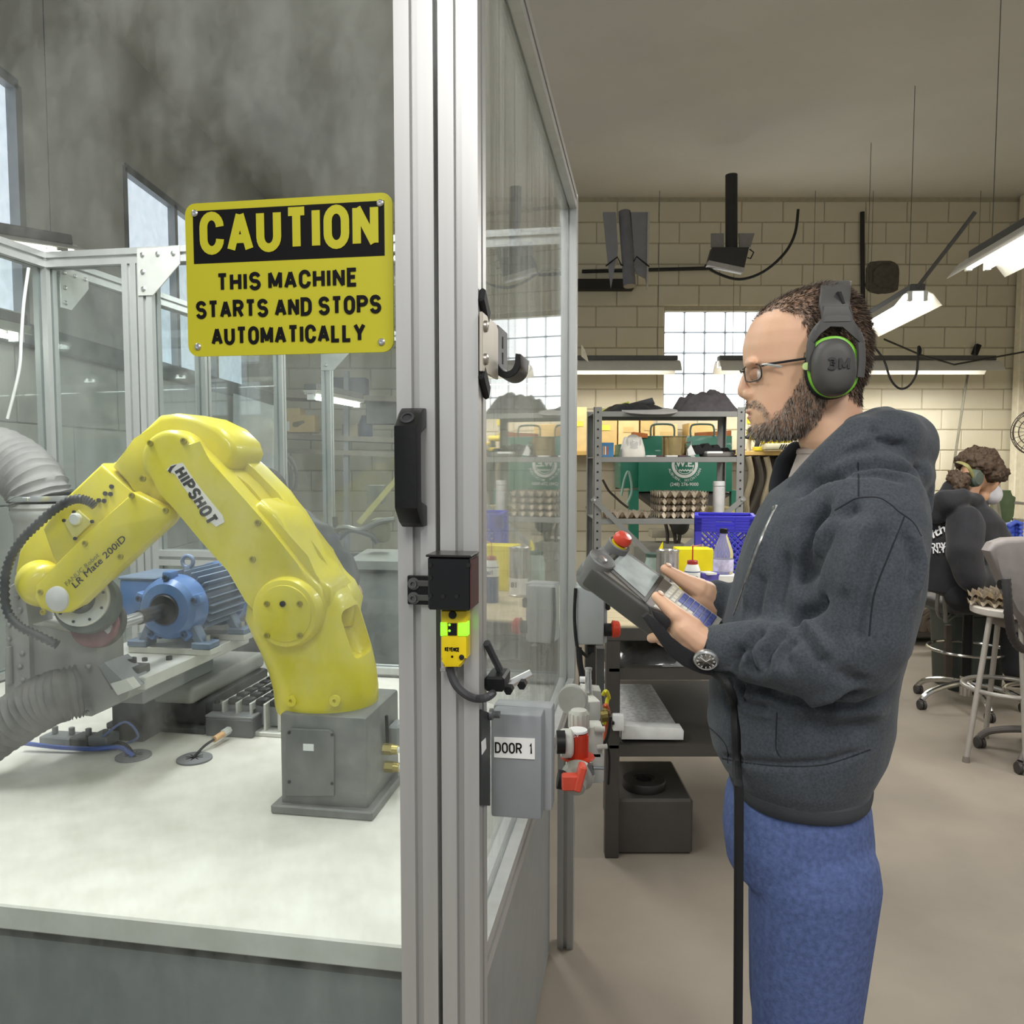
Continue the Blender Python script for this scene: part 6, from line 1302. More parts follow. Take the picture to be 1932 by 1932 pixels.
# hoodie
b = MB(); hood_m = mat('charcoal hoodie fleece', '#3d4146', .95, 0, .12, 260, .35, 420, col2='#4c5157', sheen=.12, spec=.12)
def tring(y, f_, k_, hw, ex=2.3): return hring(Tf, y, f_, k_, hw, ex, 0, 48)
b.skin([tring(*r_) for r_ in ((1474, 1388, 1640, .165), (1450, 1372, 1642, .172), (1432, 1358, 1652, .182), (1400, 1343, 1668, .19), (1350, 1335, 1682, .193), (1300, 1336, 1690, .192), (1250, 1344, 1698, .192), (1200, 1358, 1706, .195), (1150, 1370, 1718, .20), (1100, 1383, 1730, .205), (1050, 1397, 1740, .205), (1000, 1414, 1745, .203), (965, 1430, 1745, .198), (930, 1452, 1738, .185), (900, 1492, 1725, .155), (870, 1530, 1705, .11), (850, 1560, 1690, .07))])
SL = [Tf.tr(1635, 945, -.12), Tf.tr(1640, 1010, -.16), Tf.tr(1634, 1100, -.18), Tf.tr(1618, 1185, -.185), Tf.tr(1598, 1230, -.185)]
b.chain(SL, [.086, .086, .083, .079, .075], 20)
FL = [SL[-1], P(1560, 1246, 1.175), P(1490, 1238, 1.19), P(1420, 1230, 1.23), P(1366, 1226, 1.262)]
b.chain(FL, [.075, .062, .054, .049, .040], 20); b.cap(P(1372, 1226, 1.258), .036, P(1352, 1222, 1.268), .036, 20)
FR = [Tf.tr(1570, 960, .14), Tf.tr(1500, 1110, .19), Tf.tr(1462, 1190, .165), P(1400, 1158, 1.475), P(1352, 1132, 1.46)]
b.chain(FR, [.085, .08, .068, .050, .038], 20)
HN = [Tf.tr(1476, 958, -.055), Tf.tr(1515, 914, -.09), Tf.tr(1568, 872, -.112), Tf.tr(1625, 838, -.11), Tf.tr(1678, 832, -.065), Tf.tr(1703, 842, 0), Tf.tr(1670, 832, .065), Tf.tr(1606, 846, .105), Tf.tr(1545, 868, .10), Tf.tr(1500, 890, .065)]
b.chain(HN, [.016, .025, .034, .045, .053, .057, .05, .04, .03, .02], 18)
b.chain([Tf.tr(1612, 808, -.085), Tf.tr(1652, 792, -.055), Tf.tr(1670, 795, 0), Tf.tr(1640, 800, .06)], [.020, .020, .024, .02], 14)
b.chain([Tf.tr(1500, 944, -.085), Tf.tr(1560, 905, -.125), Tf.tr(1620, 886, -.135), Tf.tr(1680, 885, -.105), Tf.tr(1718, 893, -.05), Tf.tr(1728, 898, .02)], [.014, .020, .023, .027, .033, .034], 14)
b.chain([Tf.tr(1735, 915, 0), Tf.tr(1735, 960, 0)], [.026, .02], 14)
b.voxel(.0052, 5, .5)
def bvh(bm_): return BVHTree.FromBMesh(bm_)
tree = bvh(b.bm)
def onhood(x, y, off=0., tr_=None):
    d = ray(x, y).normalized(); h = (tr_ or tree).ray_cast(CAM, d)
    return None if h[0] is None else h[0]-d*off
FOLDS = [(-.010, .007, [(1391, 1218), (1381, 1237), (1379, 1268)]), (-.011, .008, [(1443, 1184), (1418, 1203), (1405, 1225), (1412, 1260), (1432, 1280)]), (-.011, .008, [(1482, 1182), (1463, 1203), (1443, 1235), (1441, 1268)]), (-.008, .006, [(1494, 1187), (1472, 1232), (1468, 1262)]), (-.010, .007, [(1504, 1200), (1486, 1226), (1490, 1270)]),
    (-.013, .009, [(1497, 1178), (1520, 1160), (1545, 1142), (1550, 1122)]), (.008, .010, [(1515, 1168), (1548, 1214), (1570, 1245)]), (-.008, .007, [(1508, 1182), (1538, 1224), (1558, 1256)]), (-.016, .010, [(1561, 951), (1530, 996), (1514, 1060), (1509, 1112)]), (-.010, .012, [(1622, 948), (1577, 980), (1542, 1050), (1518, 1100)]), (.008, .012, [(1590, 965), (1552, 1010), (1530, 1060)]), (.007, .014, [(1645, 975), (1610, 1050), (1590, 1140)]), (-.007, .012, [(1672, 985), (1640, 1060), (1618, 1160), (1612, 1220)]),
    (-.008, .010, [(1708, 1000), (1722, 1060), (1716, 1130)]), (.007, .01, [(1722, 1000), (1735, 1060), (1722, 1140)]), (-.009, .014, [(1486, 1040), (1472, 1100), (1462, 1168)]), (.008, .014, [(1450, 1000), (1425, 1080), (1405, 1160)]), (-.006, .012, [(1440, 1080), (1428, 1130), (1424, 1172)]), (-.010, .006, [(1399, 1290), (1399, 1320), (1412, 1334), (1457, 1340)]), (.007, .006, [(1406, 1300), (1404, 1338), (1430, 1346), (1460, 1348)]), (-.003, .004, [(1466, 1344), (1464, 1410), (1474, 1429)]), (-.008, .016, [(1500, 1365), (1580, 1372), (1655, 1368)]), (.007, .014, [(1560, 1350), (1620, 1345), (1675, 1340)]),
    (-.006, .006, [(1348, 1424), (1395, 1436), (1480, 1444), (1560, 1440), (1645, 1412)]), (-.012, .007, [(1508, 935), (1560, 897), (1608, 878), (1660, 873), (1710, 880), (1745, 892)]), (-.007, .006, [(1540, 905), (1600, 893), (1660, 893), (1715, 908)]), (-.009, .008, [(1660, 800), (1650, 822), (1690, 840), (1715, 842)]), (.005, .008, [(1590, 850), (1640, 825), (1665, 815)]), (-.007, .010, [(1400, 1180), (1430, 1300)][:1]+[(1372, 1300), (1385, 1380), (1388, 1440)]), (-.006, .010, [(1580, 1262), (1600, 1280), (1640, 1290)]), (.006, .012, [(1440, 1310), (1520, 1320), (1600, 1312)]), (-.012, .009, [(1420, 1292), (1480, 1318), (1560, 1326), (1630, 1306)])]
fd = []
for amp, sg_, pts in FOLDS:
    w3 = []
    for i in range(len(pts)-1):
        for k in range(10):
            t = k/10; q = onhood(pts[i][0]*(1-t)+pts[i+1][0]*t, pts[i][1]*(1-t)+pts[i+1][1]*t)
            if q is not None: w3.append(q)
    if w3:
        kd = KDTree(len(w3)); [kd.insert(p, i) for i, p in enumerate(w3)]; kd.balance(); fd.append((amp, sg_, kd, len(w3)))
b.bm.normal_update(); new = []
for v in b.bm.verts:
    n_ = v.normal; d = 0.
    for amp, sg_, kd, N_ in fd:
        co, ix, ds = kd.find(v.co)
        if ds < 3*sg_:
            e_ = min(1, (ix+1)/4, (N_-ix)/4); d += 1.75*amp*e_*math.exp(-(ds/sg_)**2)
    d += .0045*NZ.noise(v.co*V((1, 1, .7)).length*0+v.co*11)+.002*NZ.noise(v.co*26+V((3, 1, 0)))
    new.append(v.co+n_*d)
for v, c_ in zip(b.bm.verts, new): v.co = c_
bmesh.ops.smooth_vert(b.bm, verts=b.bm.verts, factor=.4, use_axis_x=True, use_axis_y=True, use_axis_z=True)
b.bm.normal_update(); tree2 = bvh(b.bm)
hoodie = b.build('hoodie', hood_m, man, ang=180)
def onpath(pts, off=.0, k=6):
    out = []
    for q in cr([(x, y, 0) for x, y in pts], k, False):
        h = onhood(q.x, q.y, off, tree2)
        if h is not None and (not out or (h-out[-1]).length < .12): out.append(h)
    return out
seam_m = mat('dark seam thread', '#1d1f24', .9); zip_m = mat('zip metal', '#8a8a86', .35, .7, .2, 200)
for pts in ([(1575, 963), (1597, 950), (1618, 940), (1656, 939), (1679, 951), (1695, 965), (1722, 985), (1738, 1012)], [(1619, 872), (1620, 900), (1620, 937)], [(1706, 975), (1680, 1040), (1650, 1120), (1640, 1200)], [(1352, 1428), (1398, 1438), (1480, 1446), (1560, 1442), (1642, 1414)], [(1466, 1344), (1464, 1410), (1474, 1429)], [(1338, 1372), (1360, 1392), (1372, 1412), (1374, 1440)]):
    w3 = onpath(pts, -.0006)
    if len(w3) > 3: MB().tube(w3, .0014, 6).build('seam', seam_m, hoodie)
zp_ = onpath([(1466, 953), (1452, 980), (1430, 1032), (1402, 1110), (1384, 1160)], .0)
if len(zp_) > 3: MB().tube(zp_, .0022, 6).build('zipper', zip_m, hoodie)
q_ = onhood(1460, 962, .001, tree2)
if q_: MB().box(q_, (.006, .005, .014), None, .002).build('zip_pull', zip_m, hoodie)
# ribbed hem, lining, t-shirt
b = MB(); b.skin([tring(*r_) for r_ in ((1480, 1384, 1636, .163), (1476, 1380, 1640, .168), (1462, 1374, 1643, .173), (1452, 1372, 1643, .174), (1448, 1376, 1640, .170))]); b.build('hem_rib', mat('charcoal rib knit', '#3f4246', .95, 0, .1, 300, .3, 300, stretch=(6, 6, .3)), hoodie)
b = MB().chain([Tf.tr(1462, 955, .035), Tf.tr(1468, 915, .055), Tf.tr(1482, 875, .07), Tf.tr(1502, 850, .075)], [.012, .017, .02, .018], 14); b.voxel(.005, 3); b.build('hood_lining', mat('black lining', '#191a1f', .95), hoodie)
b = MB(); b.skin([hring(Tf, *r_) for r_ in ((848, 1506, 1650, .058), (862, 1502, 1660, .066), (900, 1488, 1680, .085), (940, 1474, 1690, .105), (985, 1462, 1690, .12))], False); ts = b.build('t_shirt', mat('pale grey shirt', '#b5a9a2', .9, 0, .06, 80), man)
b = MB(); rg_ = [hring(Tf, y, f_, k_, hw) for y, f_, k_, hw in ((846, 1506, 1650, .057), (849, 1503, 1651, .060), (856, 1502, 1655, .063))]; b.skin(rg_, False); b.build('collar', mat('shirt collar', '#a79a92', .9), ts)
# jeans and shoes
b = MB(); jean = mat('blue jeans denim', '#46557f', .9, 0, .2, 120, .3, 300, col2='#57689a')
b.skin([hring(Tf, *r_) for r_ in ((1462, 1392, 1630, .155), (1500, 1368, 1642, .165), (1560, 1362, 1648, .17), (1620, 1370, 1645, .165))])
for s in (-1, 1): b.chain([Tf.w(.0, s*.08, .82), Tf.w(.015, s*.095, .50), Tf.w(-.02, s*.11, .11)], [.105, .082, .068], 20)
b.voxel(.008, 4); b.build('jeans', jean, man, ang=180)
for s in (-1, 1):
    b = MB().chain([Tf.w(-.06, s*.11, .055), Tf.w(.03, s*.115, .05), Tf.w(.15, s*.125, .042)], [.05, .052, .042], 16); b.voxel(.007, 3)
    for v in b.bm.verts: v.co.z = max(.012, v.co.z)
    b.build('shoe', mat('dark work shoe', '#2c2825', .6), man); MB().box(Tf.w(.045, s*.117, .008), (.30, .10, .016), Tf.R, .006).build('shoe_sole', blackm, man)
# ---------------- earmuffs ----------------
em = thing('earmuffs', 'dark grey hearing protectors with lime green rims on the standing man', 'earmuffs', h_(1576, 747))
emg = mat('earmuff grey', '#454442', .55, 0, .06, 60, .05, 200); lime = mat('lime green plastic', '#7cc63a', .4, 0, .05)
for s in (-1, 1):
    nb_ = s*.074
    def oval(cx_, cy_, rx_, ry_, n0, n1, name, mt, par, dome=0, ex=2.25, tl=6):
        mb = MB(); nm_ = -(n0+n1)/2 if not dome else -.115; c_ = Hd.tr(cx_, cy_, nm_); c_ = c_-Hd.Y*((c_-Hd.O).dot(Hd.Y)); R_ = M.Rotation(radians(-tl), 3, Hd.Y); X_ = R_ @ Hd.X; Z_ = R_ @ Hd.Z; k = (1.36+nm_)/F
        prof = [(n0, .97), (n0+(n1-n0)*.08, 1)]
        prof += [(n0+(n1-n0)*.75, .985), (n1-(n1-n0)*.08, .93), (n1, .86)] if not dome else [(n0+(n1-n0)*.55, .97), (n0+(n1-n0)*.8, .88), (n0+(n1-n0)*.93, .72), (n1, .5), (n1+s*.0008, .2)]
        mb.skin([mb.ring(c_+Hd.Y*(s*n_), X_, Z_, rx_*k*q, ry_*k*q, 40, ex) for n_, q in prof]); return mb.build(name, mt, par, ang=50)
    oval(1567, 696, 47.5, 57, .060, .082, 'cushion', blackm, em)
    oval(1572, 692, 46.5, 57.5, .082, .091, 'rim', lime, em)
    cup = oval(1577, 691, 41, 55, .089, .122, 'ear_cup', emg, em, 1)
    MB().cyl(h_(1521, 691, s*.083), h_(1521, 691, s*.095), .006, n=14).build('pivot', mat('pale green pivot', '#b9d38a', .4), em)
    for pts in ([(1531, 699), (1529, 668), (1533, 638), (1547, 616), (1563, 602)], [(1622, 712), (1625, 680), (1622, 640), (1608, 616), (1594, 602)]):
        MB().tube(cr([h_(x, y, s*.093) for i, (x, y) in enumerate(pts)], 4, False), .0042, 8, ry=.007).build('yoke_arm', emg, em)
    if s < 0:
        c_ = h_(1582, 686, -.1205); stext('3M', .0195, (lambda m: (setattr(m, 'translation', c_), m)[1])(M((-Hd.X, Hd.Z, -Hd.Y)).transposed().to_4x4()), mat('embossed grey', '#2c2b2a', .45), cup, .034, t=.2, ext=.0034)
pth = [(-.094, 608, 1579), (-.092, 592, 1578), (-.087, 573, 1574), (-.072, 555, 1576), (-.045, 542, 1576), (0, 536, 1576), (.045, 542, 1576), (.072, 555, 1576), (.087, 573, 1574), (.092, 592, 1578), (.094, 608, 1579)]
k = 1.36/F; b = MB(); rings = []
ctr = cr([V((n_, Hd.ac(x, y, -abs(n_))[1], Hd.ac(x, y, -abs(n_))[0])) for n_, y, x in pth], 4, False)
for i, q in enumerate(ctr):
    t = ctr[min(i+1, len(ctr)-1)]-ctr[max(i-1, 0)]; tv_ = (Hd.Y*t.x+Hd.Z*t.y).normalized(); nv = tv_.cross(Hd.X)
    e_ = abs(i/(len(ctr)-1)*2-1); wd = .0235 if e_ < .8 else .0235-.010*(e_-.8)/.2*0
    rings.append(b.ring(Hd.O+Hd.Y*q.x+Hd.Z*q.y+Hd.X*q.z, Hd.X, nv, wd, .0048, 20, 5))
b.skin(rings); hbn = b.build('headband', emg, em, ang=40)
for s in (-1, 1): MB().fprism(Hd, [(1552, 578), (1602, 578), (1606, 604), (1621, 622), (1628, 646), (1619, 648), (1607, 630), (1590, 615), (1565, 614), (1546, 628), (1537, 648), (1528, 645), (1536, 622), (1552, 602)], s*.091, s*.0975, .002, 2, nt=s*.093).build('yoke', emg, em)
MB().fprism(Hd, [(1578, 552), (1585, 552), (1592, 574), (1587, 576)], -.094, -.072, .001, 1, nt=-.085).build('headband_slot', blackm, hbn)
# ---------------- glasses ----------------
gs = thing('glasses', 'thin dark framed rectangular glasses worn by the standing man', 'glasses', h_(1410, 720))
frm = mat('dark glasses frame', '#2a2a2c', .3, .5); lensm = bpy.data.materials.new('lens glass'); lensm.use_nodes = True; nt = lensm.node_tree; nt.nodes.remove(nt.nodes['Principled BSDF']); t1 = nt.nodes.new('ShaderNodeBsdfTransparent'); g1 = nt.nodes.new('ShaderNodeBsdfGlossy'); g1.inputs['Roughness'].default_value = .03; mm = nt.nodes.new('ShaderNodeMixShader'); mm.inputs[0].default_value = .06; nt.links.new(t1.outputs[0], mm.inputs[1]); nt.links.new(g1.outputs[0], mm.inputs[2]); nt.links.new(mm.outputs[0], nt.nodes['Material Output'].inputs[0])
for s in (-1, 1):
    a0, c0 = Hd.ac(1411, 708); pts = []
    for i in range(28):
        t = 2*pi*i/28; ex_ = lambda u, e: math.copysign(abs(u)**(2/e), u)
        n_ = s*(.033+.026*ex_(cos(t), 3.2)); z_ = .0140*ex_(sin(t), 2.8); a_ = a0+.006-max(0, abs(n_)-.012)*.42-.10*0+z_*.12
        pts.append(Hd.w(a_, n_, c0+z_))
    MB().tube(pts, .0011, 6, True).build('lens_rim', frm, gs); mb = MB(); mb.prism(pts, Hd.X*.0012); mb.build('lens', lensm, gs)
    e0 = pts[0]; MB().tube([e0+V((0, 0, .009)), Hd.w(Hd.loc(e0).x-.006, s*.066, c0+.010), h_(1524, 676, s*.084)], .0013, 6, ry=.0022).build('temple_arm', frm, gs)
    MB().tube([e0+V((0, 0, .0095)), Hd.w(Hd.loc(e0).x-.006, s*.067, c0+.0105), h_(1475, 692, s*.0795)], .0009, 6, ry=.002).build('temple_trim', steel, gs)
MB().tube([Hd.w(a0+.010, -.008, c0+.005), Hd.w(a0+.013, 0, c0+.0075), Hd.w(a0+.010, .008, c0+.005)], .0012, 6).build('bridge', frm, gs)
# ---------------- teach pendant ----------------
cA, cB, cC, cD = P(1172, 1030, 1.47), P(1120, 1072, 1.36), P(1372, 1178, 1.405), P(1322, 1220, 1.295)
Lx = ((cC-cA)+(cD-cB)).normalized(); Wd = (cA-cB)+(cC-cD); Wd = (Wd-Lx*Wd.dot(Lx)).normalized(); Np = Lx.cross(Wd)
if Np.z < 0: Np = -Np
PF = Frame((cA+cB+cC+cD)/4, Lx, -Np, Wd); PL = ((cC-cA).length+(cD-cB).length)/2; PW = ((cA-cB).length+(cC-cD).length)/2
tp = thing('teach_pendant', 'dark grey robot teach pendant with screen, keypad and red stop button held by the man', 'pendant', PF.w(0, .05, -PW/2))
tpm = mat('pendant dark grey', '#454441', .5, 0, .05, 40, .05, 200); tpg = mat('pendant mid grey', '#6c6c6b', .45, 0, .04); tpf = mat('pendant face grey', '#5f5b53', .5, 0, .04)
pw_ = lambda a, n, c: PF.w(a, -n, c)
MB().box(pw_(0, -.022, 0), (PL+.012, .044, PW), PF.R, .007, 3).build('housing', tpm, tp)
MB().box(pw_(-.004, .0006, 0), (PL-.012, .003, PW-.014), PF.R, .001).build('face_plate', tpf, tp)
scf = MB().fprism(PF, [(1176, 1035), (1253, 1089), (1219, 1137), (1141, 1067)], -.0035, -.001, .0008, 1).build('screen_bezel', mat('screen bezel', '#35332f', .5), tp)
MB().fprism(PF, [(1177, 1041), (1244, 1087), (1217, 1126), (1150, 1067)], -.0042, -.002).build('screen', mat('dull lcd screen', '#8d9694', .5, 0, .3, 24, spec=.3), scf)
e0 = -PL/2
for nm, c_, h0, h1, r_ in (('grip_barrel', -.30*PW, -.05, .012, .025), ('stop_barrel', .28*PW, -.045, .018, .021)):
    g_ = MB().lathe([(r_*.75, 0), (r_, .008), (r_, h1-h0-.002), (r_*.93, h1-h0), (r_*.8, h1-h0-.003), (0, h1-h0-.006)], pw_(e0+.0, h0, c_), Np, 32).build(nm, tpg, tp)
    if nm == 'stop_barrel':
        MB().lathe([(.0155, 0), (.0155, .005)], pw_(e0, h1-.005, c_), Np, 24).build('yellow_ring', mat('stop ring yellow', '#e6cf22', .4), g_)
        MB().lathe([(.011, 0), (.0165, .004), (.0170, .012), (.013, .019), (0, .021)], pw_(e0, h1, c_), Np, 24).build('stop_button', mat('stop button red', '#c4402c', .35), g_)
    else: MB().lathe([(.008, 0), (.008, .006), (.003, .007)], pw_(e0, h1-.006, c_), Np, 16).build('key_switch', steel, g_)
MB().box(pw_(e0-.002, -.026, 0), (.05, .05, PW*.92), PF.R, .018, 3).build('head_block', tpg, tp)
kw = mat('pale key', '#cfcabb', .5, 0, .05); kb = mat('blue key', '#4d5898', .5, 0, .06); kpl = mat('keypad silver', '#b7b5ae', .5)
k0, k1 = -PL/2+.52*PL, PL/2-.004
MB().box(pw_((k0+k1)/2, .0022, .004), (k1-k0, .0016, PW-.016), PF.R).build('keypad', kpl, tp)
key = MB().box((0, 0, 0), (.0088, .0028, .0105), None, .0008, 1).mesh('key', 35, kw); key2 = MB().box((0, 0, 0), (.0105, .0028, .0125), None, .0008, 1).mesh('key', 35, kb)
nx_ = int((k1-k0)/.0118)
for i in range(nx_):
    for j in range(8):
        cpos = -PW/2+.018+j*.0138
        if cpos > PW/2-.012: continue
        isb = (j >= 5 and i > 1) or i >= nx_-3
        inst(key2 if isb else key, 'key', PF.m4(k0+.007+i*.0118, -.0036, cpos), tp)
MB().box(pw_(.03, -.05, 0), (.16, .02, .07), PF.R, .008, 2).build('rear_grip', tpm, tp)
nl = mat('finger nail', '#e2bda6', .3)
for q_, d_ in ((P(1243, 1126, 1.290), P(1239, 1124, 1.293)-P(1256, 1140, 1.284)), (P(1258, 1072, 1.436), P(1250, 1071, 1.438)-P(1276, 1084, 1.44))):
    x_ = d_.normalized(); y_ = Np.cross(x_).normalized(); MB().ell(q_+Np*.0085, (.0062, .0046, .0014), M((x_, y_, x_.cross(y_))).transposed(), 14, 8).build('finger_nail', nl, man)
strap = mat('black nylon strap', '#17171b', .75, 0, .1, 90, .3, 300)
MB().fprism(WF, [(1212, 1165), (1222, 1157), (1236, 1166), (1250, 1186), (1268, 1203), (1292, 1222), (1322, 1240), (1346, 1256), (1352, 1278), (1322, 1272), (1290, 1258), (1262, 1236), (1240, 1204)], 1.238, 1.252, .004, 2).build('hand_strap', strap, tp)
MB().fprism(WF, [(1229, 1149), (1250, 1156), (1264, 1168), (1266, 1178), (1258, 1190), (1248, 1194), (1236, 1176)], 1.262, 1.30, .003, 2).build('grip_pad', mat('black grip pad', '#1b191b', .5), tp)
pc_ = [P(1346, 1268, 1.25), P(1362, 1280, 1.225), P(1376, 1300, 1.215)]+[(onhood(x, y, .009, tree2) or P(x, y, 1.2)) for x, y in ((1385, 1330), (1388, 1380), (1390, 1440))]+[P(1392, 1480, 1.19), P(1394, 1560, 1.18), Tf.w(.12, -.2, .35), Tf.w(.12, -.24, .01)]
MB().tube(cr(pc_, 5, False), .0072, 10).build('pendant_cable', blackm, tp)
wt = thing('wristwatch', 'round steel watch with black dial on the man near wrist', 'watch', P(1332, 1260, 1.25))
wn = (V((-.25, -.85, -.45))).normalized(); wc_ = P(1332, 1245, 1.226)
MB().lathe([(.0185, 0), (.0195, .002), (.0195, .006), (.017, .0085), (.0155, .0075)], wc_-wn*.004, wn, 32).build('bezel', steel, wt)
dl_ = MB().lathe([(.0160, 0), (.0160, .001), (0, .001)], wc_+wn*.0025, wn, 28).build('dial', mat('watch dial', '#15161a', .25), wt)
wx, wy, _ = axes(wn)
for k in range(12): MB().box(wc_+wn*.0039+(wx*cos(k*pi/6)+wy*sin(k*pi/6))*.0125, (.0035, .0011, .0006), M((wx*cos(k*pi/6)+wy*sin(k*pi/6), wy*cos(k*pi/6)-wx*sin(k*pi/6), wn)).transposed()).build('hour_mark', white, dl_)
for a, L_ in ((.7, .009), (2.4, .012)): d_ = wx*cos(a)+wy*sin(a); MB().box(wc_+wn*.0042+d_*(L_/2), (L_, .0012, .0006), M((d_, wn.cross(d_), wn)).transposed()).build('watch_hand', white, dl_)
wd_ = (P(1366, 1226, 1.262)-P(1322, 1211, 1.268)).normalized(); x_, y_, _ = axes(wd_); b = MB(); c_ = P(1337, 1222, 1.270)
b.skin([b.ring(c_+wd_*(k-.5)*.02, x_, y_, .0315, .0315, 28) for k in (0, 1)], False); bmesh.ops.solidify(b.bm, geom=b.bm.faces[:], thickness=.002); b.build('watch_band', blackp, wt)
# ---------------- the seated worker by the wall, chairs and stool ----------------
Wk = Frame((P(1830, 1000, 4.65).x, 4.65, 0), (.90, .436, 0), (-.436, .90, 0))
wk = thing('person', 'seated worker in black hoodie, white mask and blue gloves with curly brown hair', 'person', (Wk.O.x, Wk.O.y, 0))
wskin = skin_mat('worker skin', '#d6ab84', '#c9977c', '#4a3527')
tw = Wk.tr
b = MB()
hc_ = tw(1842, 893, 0); tilt = M.Rotation(radians(38), 3, Wk.Y)
HR = tilt @ Wk.R
b.ell(hc_, (.098, .074, .105), HR, 24, 16); b.ell(tw(1862, 912), (.06, .058, .075), HR, 20, 14)
b.chain([tw(1832, 905), tw(1822, 935), tw(1815, 975)], [.06, .062, .08]); b.cap(tw(1866, 930), .03, tw(1852, 938), .035)
b.ell(tw(1883, 912), (.014, .012, .02), HR)
b.chain([tw(1812, 1000), tw(1815, 1110)], [.09, .11], 16)
for s, pts in ((-1, [(1818, 990, -.17), (1830, 1092, -.22), (1885, 1092, -.17), (1925, 1096, -.10)]), (1, [(1822, 990, .16), (1862, 1080, .22), (1886, 1016, .15)])):
    b.chain([tw(*q) for q in pts], [.034, .032, .03, .026][:len(pts)])
for s in (-1, 1): b.chain([tw(1818, 1118, s*.10), tw(1915, 1128, s*.11), tw(1912, 1270, s*.11)], [.085, .06, .045]); b.cap(tw(1912, 1275, s*.11), .035, tw(1940, 1282, s*.12), .03)
b.voxel(.0085, 3); at_ = None
body2 = b.build('body', wskin, wk, ang=180)
hv = MB(); rnd = random.Random(5)
for i in range(90):
    t = rnd.uniform(0, 2*pi); u_ = rnd.uniform(-.25, 1); r_ = sqrt(max(0, 1-u_*u_)); d = V((r_*cos(t), r_*sin(t), u_))
    if d.x > .55 and d.z < .45: continue
    p = hc_+HR @ V((d.x*.118, d.y*.092, d.z*.118+.012)); q = .030+.014*rnd.random(); hv.ell(p, (q, q, q), None, 10, 8)
for x_, y_, n_ in ((1806, 905, 0), (1804, 918, -.03), (1812, 928, 0), (1806, 912, .05), (1815, 920, -.06), (1800, 900, -.03), (1818, 905, -.08), (1818, 905, .08), (1812, 915, -.07)): hv.ell(tw(x_, y_, n_), (.04, .04, .045), None, 10, 8)
for x_, y_ in ((1880, 888), (1889, 900), (1885, 884), (1892, 892), (1876, 880)): hv.ell(tw(x_, y_, rnd.uniform(-.05, .02)), (.035, .04, .032), None, 10, 8)
hv.voxel(.009, 1)
for v in hv.bm.verts: v.co += V(NZ.noise_vector(v.co*60))*.012+V(NZ.noise_vector(v.co*130))*.006
hv.build('curly_hair', mat('curly brown hair', '#3a2b21', .7, 0, .35, 90, .8, 120, col2='#56432f'), wk, ang=180, kind=None)
b = MB(); blk = mat('black hoodie fleece', '#202024', .95, 0, .12, 120, .3, 200, sheen=.1)
rgs = []
for y, l_, r_, hw in ((1118, 1768, 1862, .19), (1090, 1762, 1872, .195), (1050, 1760, 1880, .20), (1015, 1764, 1876, .20), (985, 1774, 1862, .19), (962, 1788, 1848, .15), (950, 1798, 1842, .10)):
    a0, c0 = Wk.ac(l_, y); a1, c1 = Wk.ac(r_, y); rgs.append(b.ring(Wk.w((a0+a1)/2, 0, c0), Wk.X, Wk.Y, (a1-a0)/2, hw, 36, 2.4))
b.skin(rgs)
b.chain([tw(1822, 985, -.14), tw(1818, 1040, -.19), tw(1830, 1092, -.22)], [.095, .09, .078], 16); b.chain([tw(1830, 1092, -.22), tw(1875, 1090, -.18), tw(1908, 1094, -.12)], [.078, .062, .05], 16)
b.chain([tw(1835, 985, .12), tw(1864, 1062, .2), tw(1886, 1030, .15)], [.09, .075, .048], 16)
b.chain([tw(1855, 955, .0), tw(1840, 945, -.07), tw(1812, 938, -.10), tw(1785, 945, -.07), tw(1772, 958, 0), tw(1795, 940, .07)], [.03, .04, .055, .065, .07, .05], 16); b.cap(tw(1790, 918, 0), .035, tw(1765, 970, 0), .055, 16)
b.voxel(.011, 4)
for v in b.bm.verts: v.co += V(NZ.noise_vector(v.co*9))*.012
b.bm.normal_update(); wt_ = bvh(b.bm); wh_ = b.build('hoodie', blk, wk, ang=180)
for s_, x_, y_, sz_ in (('dith', 1767, 1008, .085), ('Jony', 1769, 1028, .06), ('CO. N.Y.', 1760, 1040, .05)):
    h = wt_.ray_cast(CAM, ray(x_, y_).normalized())
    if h[0] is not None:
        zx = V((.97, -.2, 0)).normalized(); nn = h[1]; zx = (zx-nn*zx.dot(nn)).normalized(); m = M((zx, nn.cross(zx), nn)).transposed().to_4x4(); m.translation = h[0]+nn*.012; text(s_, sz_, m, mat('print white', '#d5d5d5', .8), wh_, 'back_print', bold=.02, ext=.001)
b = MB(); trs = mat('black trousers', '#1c1c20', .9, 0, .1)
for s in (-1, 1): b.chain([tw(1818, 1122, s*.10), tw(1915, 1130, s*.11), tw(1912, 1262, s*.11)], [.105, .085, .065], 16)
b.voxel(.012, 3); b.build('trousers', trs, wk, ang=180)
for s in (-1, 1): b = MB().cap(tw(1910, 1282, s*.11), .045, tw(1942, 1288, s*.12), .036); b.build('shoe', blackm, wk)
glv = mat('blue nitrile glove', '#4a63c8', .45, 0, .08)
